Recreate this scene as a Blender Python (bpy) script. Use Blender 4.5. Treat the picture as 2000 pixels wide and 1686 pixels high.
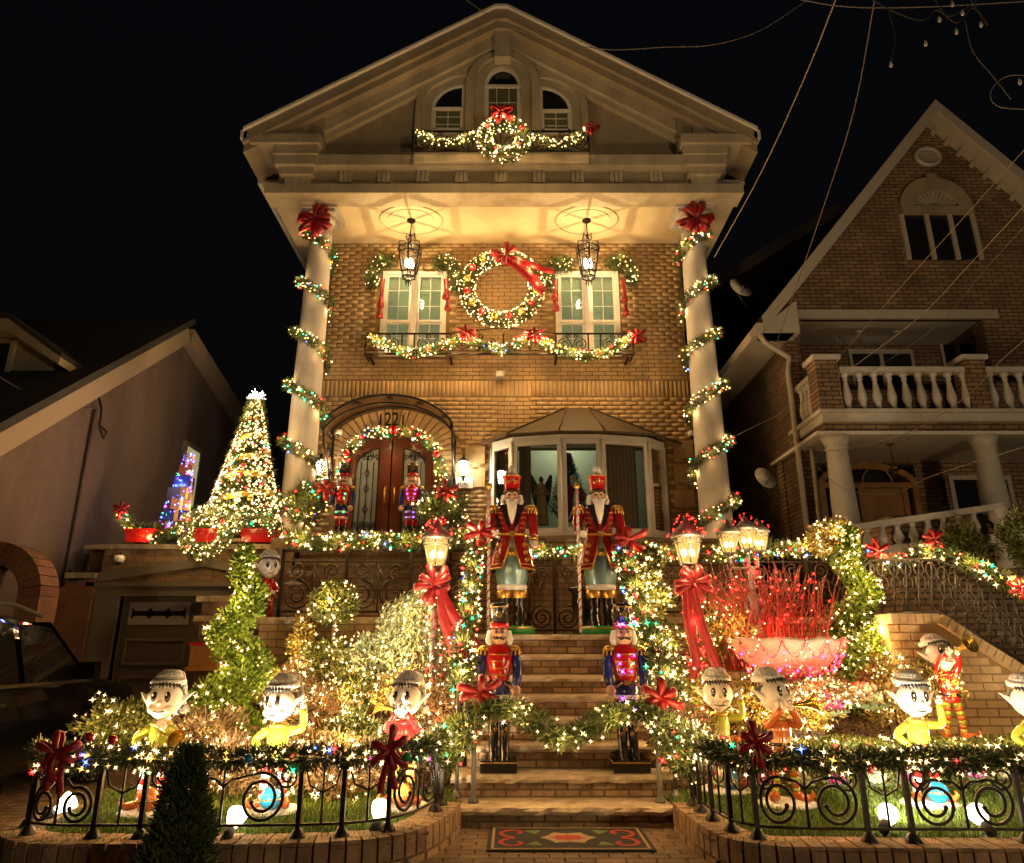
import bpy, math, random
import numpy as np
from math import sin, cos, pi, radians
from mathutils import Vector, Matrix
random.seed(7); RNG = np.random.default_rng(11)
for _o in list(bpy.data.objects): bpy.data.objects.remove(_o)
SC = bpy.context.scene
COL = SC.collection
# ------------------------------------------------------------------ camera
FPX, PITCH, CAMZ = 1370.0, radians(17.0), 1.4
cd = bpy.data.cameras.new('camera'); cam = bpy.data.objects.new('camera', cd); COL.objects.link(cam)
cd.sensor_width = 36.0; cd.lens = 36.0*FPX/2000.0; cd.clip_end = 800; cd.clip_start = .05
cam.location = (0, 0, CAMZ); cam.rotation_euler = (pi/2+PITCH, 0, 0)
SC.camera = cam
# ------------------------------------------------------------------ night sky
W = bpy.data.worlds.new('World'); SC.world = W; W.use_nodes = True
nt = W.node_tree; nt.nodes.clear()
wo = nt.nodes.new('ShaderNodeOutputWorld'); bg = nt.nodes.new('ShaderNodeBackground')
sk = nt.nodes.new('ShaderNodeTexSky'); sk.sky_type = 'NISHITA'; sk.sun_disc = False
sk.sun_elevation = radians(-4.0); sk.sun_rotation = radians(200); sk.altitude = 0; sk.air_density = 1.2
bg.inputs['Strength'].default_value = .10
nt.links.new(sk.outputs[0], bg.inputs['Color']); nt.links.new(bg.outputs[0], wo.inputs[0])
# ------------------------------------------------------------------ exposure, engine
vs = SC.view_settings; vs.view_transform = 'Standard'; vs.look = 'None'; vs.exposure = 0.5; vs.gamma = 1.0
vs.use_curve_mapping = False
SC.render.engine = 'CYCLES'
cy = SC.cycles
cy.use_denoising = True
try: cy.denoiser = 'OPENIMAGEDENOISE'
except Exception: pass
cy.max_bounces = 5; cy.diffuse_bounces = 2; cy.glossy_bounces = 3; cy.transmission_bounces = 4; cy.transparent_max_bounces = 8
cy.sample_clamp_indirect = 1.5; cy.sample_clamp_direct = 60; cy.use_light_tree = True; cy.caustics_reflective = False; cy.caustics_refractive = False
cy.use_adaptive_sampling = True; cy.adaptive_threshold = .03
# the lit street opposite: warm lamps of the houses across the road, behind the viewer
def lamp_point(name, loc, watts, col=(1, .72, .38), r=.05, parent=None):
    if name == 'string_glow': watts *= GLOW
    l = bpy.data.lights.new(name, 'POINT'); l.energy = watts; l.color = col; l.shadow_soft_size = r
    o = bpy.data.objects.new(name, l); COL.objects.link(o); o.location = loc
    if parent is not None: o.parent = parent; o.location = Vector(loc)-wloc(parent)
    return o
def lamp_spot(name, loc, target, watts, col=(1, .75, .42), r=.05, angle=60, parent=None, blend=.6):
    l = bpy.data.lights.new(name, 'SPOT'); l.energy = watts; l.color = col; l.shadow_soft_size = r
    l.spot_size = radians(angle); l.spot_blend = blend
    o = bpy.data.objects.new(name, l); COL.objects.link(o); o.location = loc
    d = Vector(target)-Vector(loc); o.rotation_euler = d.to_track_quat('-Z', 'Y').to_euler()
    if parent is not None: o.parent = parent; o.location = Vector(loc)-wloc(parent)
    return o
lamp_point('street_light', (8.0, -5.0, 1.9), 1000, (1, .74, .42), .35)
# ------------------------------------------------------------------ geometry of the view -> places
CP, SP = cos(PITCH), sin(PITCH)
def P(px, py, Y):
    "the point at depth Y that the photograph shows at pixel px,py"
    u = (843-py)/FPX; t = Y/(CP-u*SP)
    return Vector(((px-1000)/FPX*t, Y, CAMZ+(SP+u*CP)*t))
def PZ(px, py, Z):
    u = (843-py)/FPX; t = (Z-CAMZ)/(SP+u*CP)
    return Vector(((px-1000)/FPX*t, (CP-u*SP)*t, Z))
def MPP(py, Y):
    u = (843-py)/FPX; return Y/(CP-u*SP)/FPX
# ------------------------------------------------------------------ objects
def wloc(o):
    v = Vector((0, 0, 0))
    while o is not None: v += o.location; o = o.parent
    return v
def tag(o, label=None, cat=None, group=None, kind=None):
    if label: o['label'] = label
    if cat: o['category'] = cat
    if group: o['group'] = group
    if kind: o['kind'] = kind
    return o
def thing(name, label, cat, loc=(0, 0, 0), rz=0, s=1, group=None):
    o = bpy.data.objects.new(name, None); COL.objects.link(o); o.empty_display_size = .1
    o.location = loc; o.rotation_euler = (0, 0, rz); o.scale = (s, s, s)
    return tag(o, label, cat, group)
def place(name, me, parent=None, local=False):
    o = bpy.data.objects.new(name, me); COL.objects.link(o)
    if parent is not None:
        o.parent = parent
        if not local: o.location = -wloc(parent)
    return o
def copy_tree(o, parent=None):
    c = o.copy(); COL.objects.link(c); c.parent = parent
    for ch in list(o.children): copy_tree(ch, c)
    return c
def np_mesh(name, V, F, mat=None, smooth=False, attr=None):
    V = np.asarray(V, np.float32).reshape(-1, 3); F = np.asarray(F, np.int32)
    k = F.shape[1]
    me = bpy.data.meshes.new(name); me.vertices.add(len(V)); me.vertices.foreach_set('co', V.ravel())
    me.loops.add(F.size); me.loops.foreach_set('vertex_index', F.ravel())
    me.polygons.add(len(F)); me.polygons.foreach_set('loop_start', np.arange(0, F.size, k, dtype=np.int32))
    if smooth: me.polygons.foreach_set('use_smooth', np.ones(len(F), bool))
    if attr is not None:
        a = me.color_attributes.new('col', 'FLOAT_COLOR', 'POINT')
        c = np.ones((len(V), 4), np.float32); c[:, :3] = attr; a.data.foreach_set('color', c.ravel())
    me.update(calc_edges=True); me.validate()
    if mat: me.materials.append(mat)
    return me
class MB:
    "collects shapes; build() links them as one mesh object"
    def __init__(s): s.v = []; s.f = []; s.sm = []
    def add(s, vs, fs, smooth=False):
        b = len(s.v); s.v += [tuple(v) for v in vs]
        s.f += [tuple(i+b for i in f) for f in fs]; s.sm += [smooth]*len(fs); return s
    def bx(s, x0, x1, y0, y1, z0, z1):
        return s.add([(x0,y0,z0),(x1,y0,z0),(x1,y1,z0),(x0,y1,z0),(x0,y0,z1),(x1,y0,z1),(x1,y1,z1),(x0,y1,z1)],
                     [(0,3,2,1),(4,5,6,7),(0,1,5,4),(1,2,6,5),(2,3,7,6),(3,0,4,7)])
    def box(s, c, size, M=None):
        h = Vector(size)/2; c = Vector(c); vs = []
        for z in (-1, 1):
            for x, y in ((-1,-1),(1,-1),(1,1),(-1,1)):
                p = Vector((x*h.x, y*h.y, z*h.z)); vs.append(c+(M @ p if M else p))
        return s.add(vs, [(0,3,2,1),(4,5,6,7),(0,1,5,4),(1,2,6,5),(2,3,7,6),(3,0,4,7)])
    def bar(s, a, b, w, h=None, up=(0, 0, 1)):
        a, b = Vector(a), Vector(b); d = (b-a); L = d.length
        if L < 1e-6: return s
        d /= L; up = Vector(up)
        if abs(d.dot(up)) > .99: up = Vector((0, 1, 0))
        x = d.cross(up).normalized(); y = x.cross(d)
        M = Matrix((x, d, y)).transposed()
        return s.box((a+b)/2, (w, L, h or w), M)
    def tube(s, pts, r, n=6, closed=False, smooth=True, caps=True):
        pts = [Vector(p) for p in pts]; m = len(pts)
        rs = r if hasattr(r, '__len__') else [r]*m
        vs = []; prev = None
        for i in range(m):
            a = pts[(i-1) % m] if (i > 0 or closed) else pts[i]
            b = pts[(i+1) % m] if (i < m-1 or closed) else pts[i]
            d = (b-a)
            d = d.normalized() if d.length > 1e-9 else Vector((0, 0, 1))
            if prev is None:
                u = Vector((0, 0, 1)) if abs(d.z) < .9 else Vector((0, 1, 0))
                x = d.cross(u).normalized()
            else:
                x = prev-d*prev.dot(d)
                x = x.normalized() if x.length > 1e-6 else d.orthogonal().normalized()
            prev = x; y = d.cross(x)
            for k in range(n):
                t = 2*pi*k/n; vs.append(pts[i]+(x*cos(t)+y*sin(t))*rs[i])
        fs = []
        for i in range(m if closed else m-1):
            j = (i+1) % m
            for k in range(n):
                l = (k+1) % n; fs.append((i*n+k, i*n+l, j*n+l, j*n+k))
        if caps and not closed:
            fs.append(tuple(range(n-1, -1, -1))); fs.append(tuple((m-1)*n+k for k in range(n)))
        return s.add(vs, fs, smooth)
    def lathe(s, prof, n=16, c=(0, 0, 0), smooth=True, sx=1, sy=1, a0=0, a1=2*pi):
        c = Vector(c); vs = []; m = len(prof); full = abs(a1-a0-2*pi) < 1e-6; nn = n if full else n+1
        for r, z in prof:
            for k in range(nn):
                t = a0+(a1-a0)*k/n; vs.append((c.x+r*cos(t)*sx, c.y+r*sin(t)*sy, c.z+z))
        fs = []
        for i in range(m-1):
            for k in range(n):
                l = (k+1) % nn; fs.append((i*nn+k, i*nn+l, (i+1)*nn+l, (i+1)*nn+k))
        if full:
            if prof[0][0] > 1e-5: fs.append(tuple(range(nn-1, -1, -1)))
            if prof[-1][0] > 1e-5: fs.append(tuple((m-1)*nn+k for k in range(nn)))
        return s.add(vs, fs, smooth)
    def ball(s, c, r, n=12, m=8, M=None):
        c = Vector(c); r = Vector(r) if hasattr(r, '__len__') else Vector((r, r, r)); vs = []; fs = []
        for i in range(m+1):
            a = pi*i/m
            for k in range(n):
                t = 2*pi*k/n; p = Vector((r.x*sin(a)*cos(t), r.y*sin(a)*sin(t), -r.z*cos(a)))
                vs.append(c+(M @ p if M else p))
        for i in range(m):
            for k in range(n):
                l = (k+1) % n; fs.append((i*n+k, i*n+l, (i+1)*n+l, (i+1)*n+k))
        return s.add(vs, fs, True)
    def prism(s, poly, y0, y1):
        "polygon in XZ pushed from y0 to y1"
        n = len(poly)
        vs = [(x, y0, z) for x, z in poly]+[(x, y1, z) for x, z in poly]
        fs = [tuple(range(n)), tuple(range(2*n-1, n-1, -1))]
        for i in range(n):
            j = (i+1) % n; fs.append((j, i, n+i, n+j))
        return s.add(vs, fs)
    def plan(s, poly, z0, z1):
        n = len(poly)
        vs = [(x, y, z0) for x, y in poly]+[(x, y, z1) for x, y in poly]
        fs = [tuple(range(n-1, -1, -1)), tuple(range(n, 2*n))]
        for i in range(n):
            j = (i+1) % n; fs.append((i, j, n+j, n+i))
        return s.add(vs, fs)
    def band(s, inner, outer, y0, y1):
        "strip between two polylines in XZ, pushed from y0 to y1"
        n = len(inner)
        vs = [(x, y0, z) for x, z in inner]+[(x, y0, z) for x, z in outer]+[(x, y1, z) for x, z in inner]+[(x, y1, z) for x, z in outer]
        fs = []
        for i in range(n-1):
            fs += [(i, i+1, n+i+1, n+i), (2*n+i, 3*n+i, 3*n+i+1, 2*n+i+1), (i, 2*n+i, 2*n+i+1, i+1), (n+i, n+i+1, 3*n+i+1, 3*n+i)]
        fs += [(0, n, 3*n, 2*n), (n-1, 3*n-1, 4*n-1, 2*n-1)]
        return s.add(vs, fs)
    def sheet(s, rows, smooth=True, closed=False):
        m = len(rows); n = len(rows[0]); fs = []
        for i in range(m-1):
            for k in range(n if closed else n-1):
                l = (k+1) % n; fs.append((i*n+k, i*n+l, (i+1)*n+l, (i+1)*n+k))
        return s.add([p for r in rows for p in r], fs, smooth)
    def mesh(s, name, mat=None):
        me = bpy.data.meshes.new(name); me.from_pydata(s.v, [], s.f)
        me.polygons.foreach_set('use_smooth', s.sm)
        if mat: me.materials.append(mat)
        import bmesh
        b = bmesh.new(); b.from_mesh(me); bmesh.ops.recalc_face_normals(b, faces=b.faces); b.to_mesh(me); b.free()
        return me
    def build(s, name, mat, parent=None, local=False):
        return place(name, s.mesh(name, mat), parent, local)
def ribbon_sheet(mb, pts, wv, th=.004, wave=0):
    "a strip of cloth along pts, wv = half width vector(s)"
    pts = [Vector(p) for p in pts]; n = len(pts)
    w = [Vector(x) for x in wv] if hasattr(wv[0], '__len__') else [Vector(wv)]*n
    a = []; b = []
    for i, p in enumerate(pts):
        t = (pts[min(i+1, n-1)]-pts[max(i-1, 0)]).normalized(); nn = t.cross(w[i]).normalized()*th
        mid = nn*wave
        a.append([p-w[i]+nn, p+nn+mid, p+w[i]+nn]); b.append([p-w[i]-nn, p-nn+mid, p+w[i]-nn])
    rows = [[x[0], x[1], x[2], y[2], y[1], y[0]] for x, y in zip(a, b)]
    mb.sheet(rows, True, True)
def arc(cx, cz, r, a0, a1, n, rz=None):
    return [(cx+r*cos(a0+(a1-a0)*i/n), cz+(rz or r)*sin(a0+(a1-a0)*i/n)) for i in range(n+1)]
def scroll2(cx, cz, r0, r1, a0, turns, n=22):
    "a spiral in 2-D"
    o = []
    for i in range(n+1):
        t = i/n; a = a0+turns*2*pi*t; r = r0+(r1-r0)*t; o.append((cx+r*cos(a), cz+r*sin(a)))
    return o
# ------------------------------------------------------------------ materials
def mat(name, base, rough=.6, metal=0., var=.0, bump=0., scale=30., spec=.5, coat=0., emit=None, estr=0., trans=0., alpha=1., noise_col=None, nscale=4., isl=0., stain=0.):
    m = bpy.data.materials.new(name); m.use_nodes = True; nt = m.node_tree; b = nt.nodes['Principled BSDF']
    b.inputs['Base Color'].default_value = (*base, 1); b.inputs['Roughness'].default_value = rough; b.inputs['Metallic'].default_value = metal
    b.inputs['Specular IOR Level'].default_value = spec
    if coat: b.inputs['Coat Weight'].default_value = coat; b.inputs['Coat Roughness'].default_value = .08
    if trans: b.inputs['Transmission Weight'].default_value = trans
    if alpha < 1: b.inputs['Alpha'].default_value = alpha
    if emit: b.inputs['Emission Color'].default_value = (*emit, 1); b.inputs['Emission Strength'].default_value = estr
    src = None
    if noise_col or var:
        tc = nt.nodes.new('ShaderNodeNewGeometry'); n1 = nt.nodes.new('ShaderNodeTexNoise'); n1.inputs['Scale'].default_value = nscale; n1.inputs['Detail'].default_value = 6
        n1.inputs['Roughness'].default_value = .65
        nt.links.new(tc.outputs['Position'], n1.inputs['Vector'])
        mx = nt.nodes.new('ShaderNodeMix'); mx.data_type = 'RGBA'
        c2 = noise_col or tuple(c*(1-var) for c in base)
        mx.inputs['A'].default_value = (*base, 1); mx.inputs['B'].default_value = (*c2, 1)
        rp = nt.nodes.new('ShaderNodeMapRange'); rp.inputs['From Min'].default_value = .35; rp.inputs['From Max'].default_value = .68
        nt.links.new(n1.outputs['Fac'], rp.inputs['Value']); nt.links.new(rp.outputs[0], mx.inputs['Factor'])
        src = mx.outputs['Result']
    if isl:
        g = nt.nodes.new('ShaderNodeNewGeometry'); oi = nt.nodes.new('ShaderNodeObjectInfo')
        ad = nt.nodes.new('ShaderNodeMath'); ad.operation = 'ADD'; fr = nt.nodes.new('ShaderNodeMath'); fr.operation = 'FRACT'
        nt.links.new(g.outputs['Random Per Island'], ad.inputs[0]); nt.links.new(oi.outputs['Random'], ad.inputs[1]); nt.links.new(ad.outputs[0], fr.inputs[0])
        hs = nt.nodes.new('ShaderNodeHueSaturation')
        mr = nt.nodes.new('ShaderNodeMapRange'); mr.inputs['To Min'].default_value = 1-isl; mr.inputs['To Max'].default_value = 1+isl*.8
        nt.links.new(fr.outputs[0], mr.inputs['Value']); nt.links.new(mr.outputs[0], hs.inputs['Value'])
        m2 = nt.nodes.new('ShaderNodeMapRange'); m2.inputs['To Min'].default_value = .5-.025*isl*2; m2.inputs['To Max'].default_value = .5+.02*isl*2
        mu = nt.nodes.new('ShaderNodeMath'); mu.operation = 'MULTIPLY'; mu.inputs[1].default_value = 7.3; f2 = nt.nodes.new('ShaderNodeMath'); f2.operation = 'FRACT'
        nt.links.new(fr.outputs[0], mu.inputs[0]); nt.links.new(mu.outputs[0], f2.inputs[0]); nt.links.new(f2.outputs[0], m2.inputs['Value']); nt.links.new(m2.outputs[0], hs.inputs['Hue'])
        if src: nt.links.new(src, hs.inputs['Color'])
        else: hs.inputs['Color'].default_value = (*base, 1)
        src = hs.outputs['Color']
    if stain:
        g3 = nt.nodes.new('ShaderNodeNewGeometry'); n3 = nt.nodes.new('ShaderNodeTexNoise'); n3.inputs['Scale'].default_value = 1.1; n3.inputs['Detail'].default_value = 9; n3.inputs['Roughness'].default_value = .7
        mp3 = nt.nodes.new('ShaderNodeMapping'); mp3.inputs['Scale'].default_value = (1.6, 1.6, .55); nt.links.new(g3.outputs['Position'], mp3.inputs['Vector']); nt.links.new(mp3.outputs[0], n3.inputs['Vector'])
        m3 = nt.nodes.new('ShaderNodeMapRange'); m3.inputs['From Min'].default_value = .38; m3.inputs['From Max'].default_value = .62; m3.inputs['To Min'].default_value = 1-stain; m3.inputs['To Max'].default_value = 1.04
        h3 = nt.nodes.new('ShaderNodeHueSaturation'); nt.links.new(n3.outputs['Fac'], m3.inputs['Value']); nt.links.new(m3.outputs[0], h3.inputs['Value'])
        if src: nt.links.new(src, h3.inputs['Color'])
        else: h3.inputs['Color'].default_value = (*base, 1)
        src = h3.outputs['Color']
    if src: nt.links.new(src, b.inputs['Base Color'])
    if bump:
        tc = nt.nodes.new('ShaderNodeNewGeometry'); n2 = nt.nodes.new('ShaderNodeTexNoise'); n2.inputs['Scale'].default_value = scale; n2.inputs['Detail'].default_value = 8
        nt.links.new(tc.outputs['Position'], n2.inputs['Vector'])
        bp = nt.nodes.new('ShaderNodeBump'); bp.inputs['Strength'].default_value = bump; bp.inputs['Distance'].default_value = .02
        nt.links.new(n2.outputs['Fac'], bp.inputs['Height']); nt.links.new(bp.outputs[0], b.inputs['Normal'])
    return m
def brick_mat(name, c1, c2, mortar, bw, bh, rot=None, ms=.012):
    m = bpy.data.materials.new(name); m.use_nodes = True; nt = m.node_tree; b = nt.nodes['Principled BSDF']; b.inputs['Roughness'].default_value = .85
    tc = nt.nodes.new('ShaderNodeTexCoord'); mp = nt.nodes.new('ShaderNodeMapping'); mp.inputs['Rotation'].default_value = rot or (radians(90), 0, 0)
    nt.links.new(tc.outputs['Object'], mp.inputs['Vector'])
    br = nt.nodes.new('ShaderNodeTexBrick'); br.inputs['Scale'].default_value = 1; br.inputs['Brick Width'].default_value = bw; br.inputs['Row Height'].default_value = bh
    br.inputs['Mortar Size'].default_value = ms; br.inputs['Color1'].default_value = (*c1, 1); br.inputs['Color2'].default_value = (*c2, 1); br.inputs['Mortar'].default_value = (*mortar, 1)
    br.inputs['Mortar Smooth'].default_value = .2; br.inputs['Bias'].default_value = -.1
    nt.links.new(mp.outputs[0], br.inputs['Vector'])
    n1 = nt.nodes.new('ShaderNodeTexNoise'); n1.inputs['Scale'].default_value = 1.7; n1.inputs['Detail'].default_value = 7; nt.links.new(tc.outputs['Object'], n1.inputs['Vector'])
    mr = nt.nodes.new('ShaderNodeMapRange'); mr.inputs['From Min'].default_value = .3; mr.inputs['From Max'].default_value = .7; mr.inputs['To Min'].default_value = .6; mr.inputs['To Max'].default_value = 1.15
    nt.links.new(n1.outputs['Fac'], mr.inputs['Value'])
    hs = nt.nodes.new('ShaderNodeHueSaturation'); nt.links.new(br.outputs['Color'], hs.inputs['Color']); nt.links.new(mr.outputs[0], hs.inputs['Value'])
    nt.links.new(hs.outputs[0], b.inputs['Base Color'])
    bp = nt.nodes.new('ShaderNodeBump'); bp.invert = True; bp.inputs['Strength'].default_value = .6; bp.inputs['Distance'].default_value = .01
    nt.links.new(br.outputs['Fac'], bp.inputs['Height']); nt.links.new(bp.outputs[0], b.inputs['Normal'])
    return m
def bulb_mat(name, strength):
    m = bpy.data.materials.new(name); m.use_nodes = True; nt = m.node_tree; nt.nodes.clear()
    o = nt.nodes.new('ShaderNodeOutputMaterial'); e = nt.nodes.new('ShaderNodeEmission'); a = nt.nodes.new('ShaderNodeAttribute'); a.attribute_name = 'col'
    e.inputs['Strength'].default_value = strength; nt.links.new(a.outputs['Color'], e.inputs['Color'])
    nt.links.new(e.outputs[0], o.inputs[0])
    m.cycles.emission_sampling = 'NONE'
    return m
def glow_mat(name, col, strength):
    m = bpy.data.materials.new(name); m.use_nodes = True; nt = m.node_tree; nt.nodes.clear()
    o = nt.nodes.new('ShaderNodeOutputMaterial'); e = nt.nodes.new('ShaderNodeEmission'); e.inputs['Color'].default_value = (*col, 1)
    e.inputs['Strength'].default_value = strength; nt.links.new(e.outputs[0], o.inputs[0]); m.cycles.emission_sampling = 'NONE'
    return m
def glass_mat(name, tint=(.8, .85, .8), refl=.25, rough=.02):
    m = bpy.data.materials.new(name); m.use_nodes = True; nt = m.node_tree; nt.nodes.clear()
    o = nt.nodes.new('ShaderNodeOutputMaterial'); t = nt.nodes.new('ShaderNodeBsdfTransparent'); t.inputs[0].default_value = (*tint, 1)
    g = nt.nodes.new('ShaderNodeBsdfGlossy'); g.inputs['Roughness'].default_value = rough; g.inputs['Color'].default_value = (.9, .9, .9, 1)
    f = nt.nodes.new('ShaderNodeFresnel'); f.inputs[0].default_value = 1.45
    mr = nt.nodes.new('ShaderNodeMath'); mr.operation = 'MULTIPLY_ADD'; mr.inputs[1].default_value = 1.; mr.inputs[2].default_value = refl*.3
    nt.links.new(f.outputs[0], mr.inputs[0])
    mx = nt.nodes.new('ShaderNodeMixShader'); nt.links.new(mr.outputs[0], mx.inputs[0]); nt.links.new(t.outputs[0], mx.inputs[1]); nt.links.new(g.outputs[0], mx.inputs[2])
    nt.links.new(mx.outputs[0], o.inputs[0]); return m
def leaf_mat(name, dark, light, rough=.55, trans=.15):
    m = bpy.data.materials.new(name); m.use_nodes = True; nt = m.node_tree; b = nt.nodes['Principled BSDF']; b.inputs['Roughness'].default_value = rough
    b.inputs['Specular IOR Level'].default_value = .35
    g = nt.nodes.new('ShaderNodeNewGeometry'); mx = nt.nodes.new('ShaderNodeMix'); mx.data_type = 'RGBA'
    mx.inputs['A'].default_value = (*dark, 1); mx.inputs['B'].default_value = (*light, 1)
    nt.links.new(g.outputs['Random Per Island'], mx.inputs['Factor']); nt.links.new(mx.outputs['Result'], b.inputs['Base Color'])
    return m
M = {}
M['brick'] = mat('facade_brick', (.56, .38, .19), .85, var=.18, bump=.5, scale=45, nscale=9, isl=.085, stain=.32)
M['mortar'] = mat('mortar', (.26, .16, .07), .95, var=.3, bump=.3)
M['brickdark'] = mat('weathered_brick', (.38, .24, .13), .88, var=.5, bump=.6, scale=50, nscale=7, isl=.3, stain=.35)
M['brickred'] = mat('red_brick', (.19, .085, .045), .88, var=.4, bump=.5, isl=.25)
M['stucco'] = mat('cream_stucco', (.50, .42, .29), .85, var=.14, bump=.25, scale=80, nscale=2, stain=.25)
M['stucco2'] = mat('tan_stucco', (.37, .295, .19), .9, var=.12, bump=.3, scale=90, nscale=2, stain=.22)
M['ceiling'] = mat('porch_ceiling', (.62, .50, .31), .8, var=.1, bump=.05, nscale=1.2, stain=.12)
M['white'] = mat('white_paint', (.74, .70, .62), .45, var=.1, nscale=5)
M['column'] = mat('column_plaster', (.54, .50, .45), .7, var=.12, bump=.1, nscale=2.5, stain=.25)
M['limestone'] = mat('limestone_tread', (.46, .37, .25), .8, bump=.7, scale=22, noise_col=(.24, .18, .11), nscale=7, isl=.08)
M['iron'] = mat('black_iron', (.022, .017, .013), .42, .55, bump=.1)
M['irongrey'] = mat('grey_iron', (.10, .095, .085), .45, .4, bump=.1)
M['bronze'] = mat('bronze_metal', (.13, .075, .035), .35, .7, var=.4)
M['wood'] = mat('red_door_wood', (.15, .036, .013), .35, var=.35, nscale=6, coat=.3)
M['oak'] = mat('oak_door', (.36, .17, .05), .4, var=.4, nscale=5)
M['glass'] = glass_mat('window_glass')
M['doorglass'] = mat('door_glass', (.22, .24, .22), .18, spec=.6)
M['darkglass'] = mat('dark_glass', (.012, .012, .014), .05, spec=.6)
M['blind'] = mat('blind', (.58, .62, .46), .8, var=.08, emit=(.78, .72, .36), estr=.26)  # weak emission put into the blind, standing in for faint room light
M['dimblind'] = mat('dim_blind', (.12, .135, .075), .8, var=.2)
M['roofbay'] = mat('bay_roof', (.085, .055, .03), .6, var=.2, bump=.15)
M['shingle'] = mat('roof_shingle', (.03, .027, .027), .9, bump=.4)
M['pave'] = mat('paver', (.20, .125, .07), .85, var=.4, bump=.5, scale=60, isl=.25)
M['soil'] = mat('soil', (.06, .035, .018), .95, bump=1, scale=30, var=.4)
M['asphalt'] = mat('asphalt', (.05, .045, .04), .9, bump=.4)
M['grass'] = leaf_mat('grass_blade', (.05, .11, .015), (.20, .26, .05))
M['lawnbase'] = mat('lawn_ground', (.05, .07, .015), .95, bump=1)
M['fir'] = leaf_mat('fir_needle', (.016, .035, .010), (.10, .13, .035), .45)
M['firgrey'] = leaf_mat('pale_needle', (.10, .14, .08), (.30, .34, .20))
M['thuja'] = leaf_mat('thuja_leaf', (.05, .10, .008), (.20, .28, .03))
M['box'] = leaf_mat('boxwood_leaf', (.04, .06, .012), (.16, .17, .04))
M['gold_leaf'] = leaf_mat('golden_leaf', (.11, .085, .015), (.31, .24, .06))
M['brown_leaf'] = leaf_mat('russet_twig', (.085, .055, .025), (.25, .16, .07))
M['redtwig'] = mat('red_twig', (.26, .025, .015), .5)
M['bark'] = mat('bark', (.11, .07, .04), .9, var=.4, bump=.8)
M['redvelvet'] = mat('red_ribbon', (.32, .006, .010), .45, var=.4, nscale=14, spec=.6)
M['redgloss'] = mat('red_gloss', (.46, .012, .012), .18, coat=.6)
M['gold'] = mat('gold_paint', (.62, .36, .08), .3, .75)
M['goldribbon'] = mat('gold_ribbon', (.55, .36, .06), .4, .3, var=.3, nscale=10)
M['skin'] = mat('painted_skin', (.70, .42, .28), .4, coat=.25)
M['face'] = mat('painted_face', (.75, .66, .58), .42, coat=.25, var=.06)
M['beard'] = mat('white_beard', (.72, .70, .66), .8, bump=.6, scale=40)
M['blackgloss'] = mat('black_gloss', (.012, .011, .011), .15, coat=.6)
M['bluepaint'] = mat('blue_paint', (.02, .03, .16), .25, coat=.4)
M['teal'] = mat('teal_satin', (.22, .36, .36), .28, .35)
M['green'] = mat('green_paint', (.02, .28, .06), .35)
M['limegreen'] = mat('lime_jacket', (.40, .42, .04), .28, coat=.5)
M['orange'] = mat('orange_gloss', (.50, .12, .02), .2, coat=.5)
M['blueball'] = mat('blue_ball', (.02, .25, .50), .15, coat=.7, metal=.3)
M['snow'] = mat('snow_base', (.80, .78, .72), .8, bump=.8, scale=35)
M['fur'] = mat('grey_fur', (.62, .60, .56), .9, bump=1, scale=60, noise_col=(.12, .11, .10), nscale=26)
M['hair'] = mat('black_hair', (.03, .027, .025), .55, bump=.7, scale=50)
M['stone'] = mat('fountain_stone', (.38, .30, .24), .8, var=.25, bump=.3)
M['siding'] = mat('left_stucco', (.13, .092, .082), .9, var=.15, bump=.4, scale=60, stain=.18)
M['trimtan'] = mat('tan_trim', (.27, .21, .155), .7)
M['garage'] = mat('garage_door', (.17, .14, .10), .6, var=.15)
M['carpaint'] = mat('car_paint', (.004, .004, .005), .07, spec=.45); M['carglass'] = mat('car_glass', (.004, .004, .004), .04, spec=.4)
M['maroon'] = mat('maroon_lacquer', (.27, .010, .010), .22, coat=.5, noise_col=(.16, .006, .006), nscale=22)
M['rubber'] = mat('rubber', (.012, .012, .012), .8)
M['chrome'] = mat('chrome', (.6, .6, .6), .2, 1)
M['vinyl'] = mat('soffit_vinyl', (.44, .39, .32), .6)
M['balust'] = mat('cast_stone', (.58, .54, .48), .75, var=.2, bump=.2)
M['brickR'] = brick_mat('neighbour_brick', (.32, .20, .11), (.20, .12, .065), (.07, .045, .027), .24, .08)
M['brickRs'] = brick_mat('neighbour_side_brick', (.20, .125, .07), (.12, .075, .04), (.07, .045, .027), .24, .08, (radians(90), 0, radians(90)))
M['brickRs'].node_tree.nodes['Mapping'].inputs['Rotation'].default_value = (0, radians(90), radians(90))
M['curtain'] = mat('curtain', (.30, .20, .11), .8)
M['silver'] = mat('grey_plastic', (.45, .44, .42), .5)
M['kaleg'] = leaf_mat('cabbage_leaf', (.10, .17, .09), (.25, .32, .17))
M['kalew'] = leaf_mat('cabbage_white', (.5, .5, .32), (.75, .72, .5))
M['kalep'] = leaf_mat('cabbage_purple', (.35, .04, .22), (.6, .12, .42))
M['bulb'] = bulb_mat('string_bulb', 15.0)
M['lampglass'] = glow_mat('frosted_lamp_glass', (1, .48, .12), 1.5)
_n = M['lampglass'].node_tree; _t = _n.nodes.new('ShaderNodeBsdfTransparent'); _t.inputs[0].default_value = (1, .8, .5, 1); _m = _n.nodes.new('ShaderNodeMixShader'); _m.inputs[0].default_value = .5
_n.links.new(_n.nodes['Emission'].outputs[0], _m.inputs[2]); _n.links.new(_t.outputs[0], _m.inputs[1]); _n.links.new(_m.outputs[0], _n.nodes['Material Output'].inputs[0])
M['hot'] = glow_mat('hot_bulb', (1, .78, .42), 40)
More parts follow.
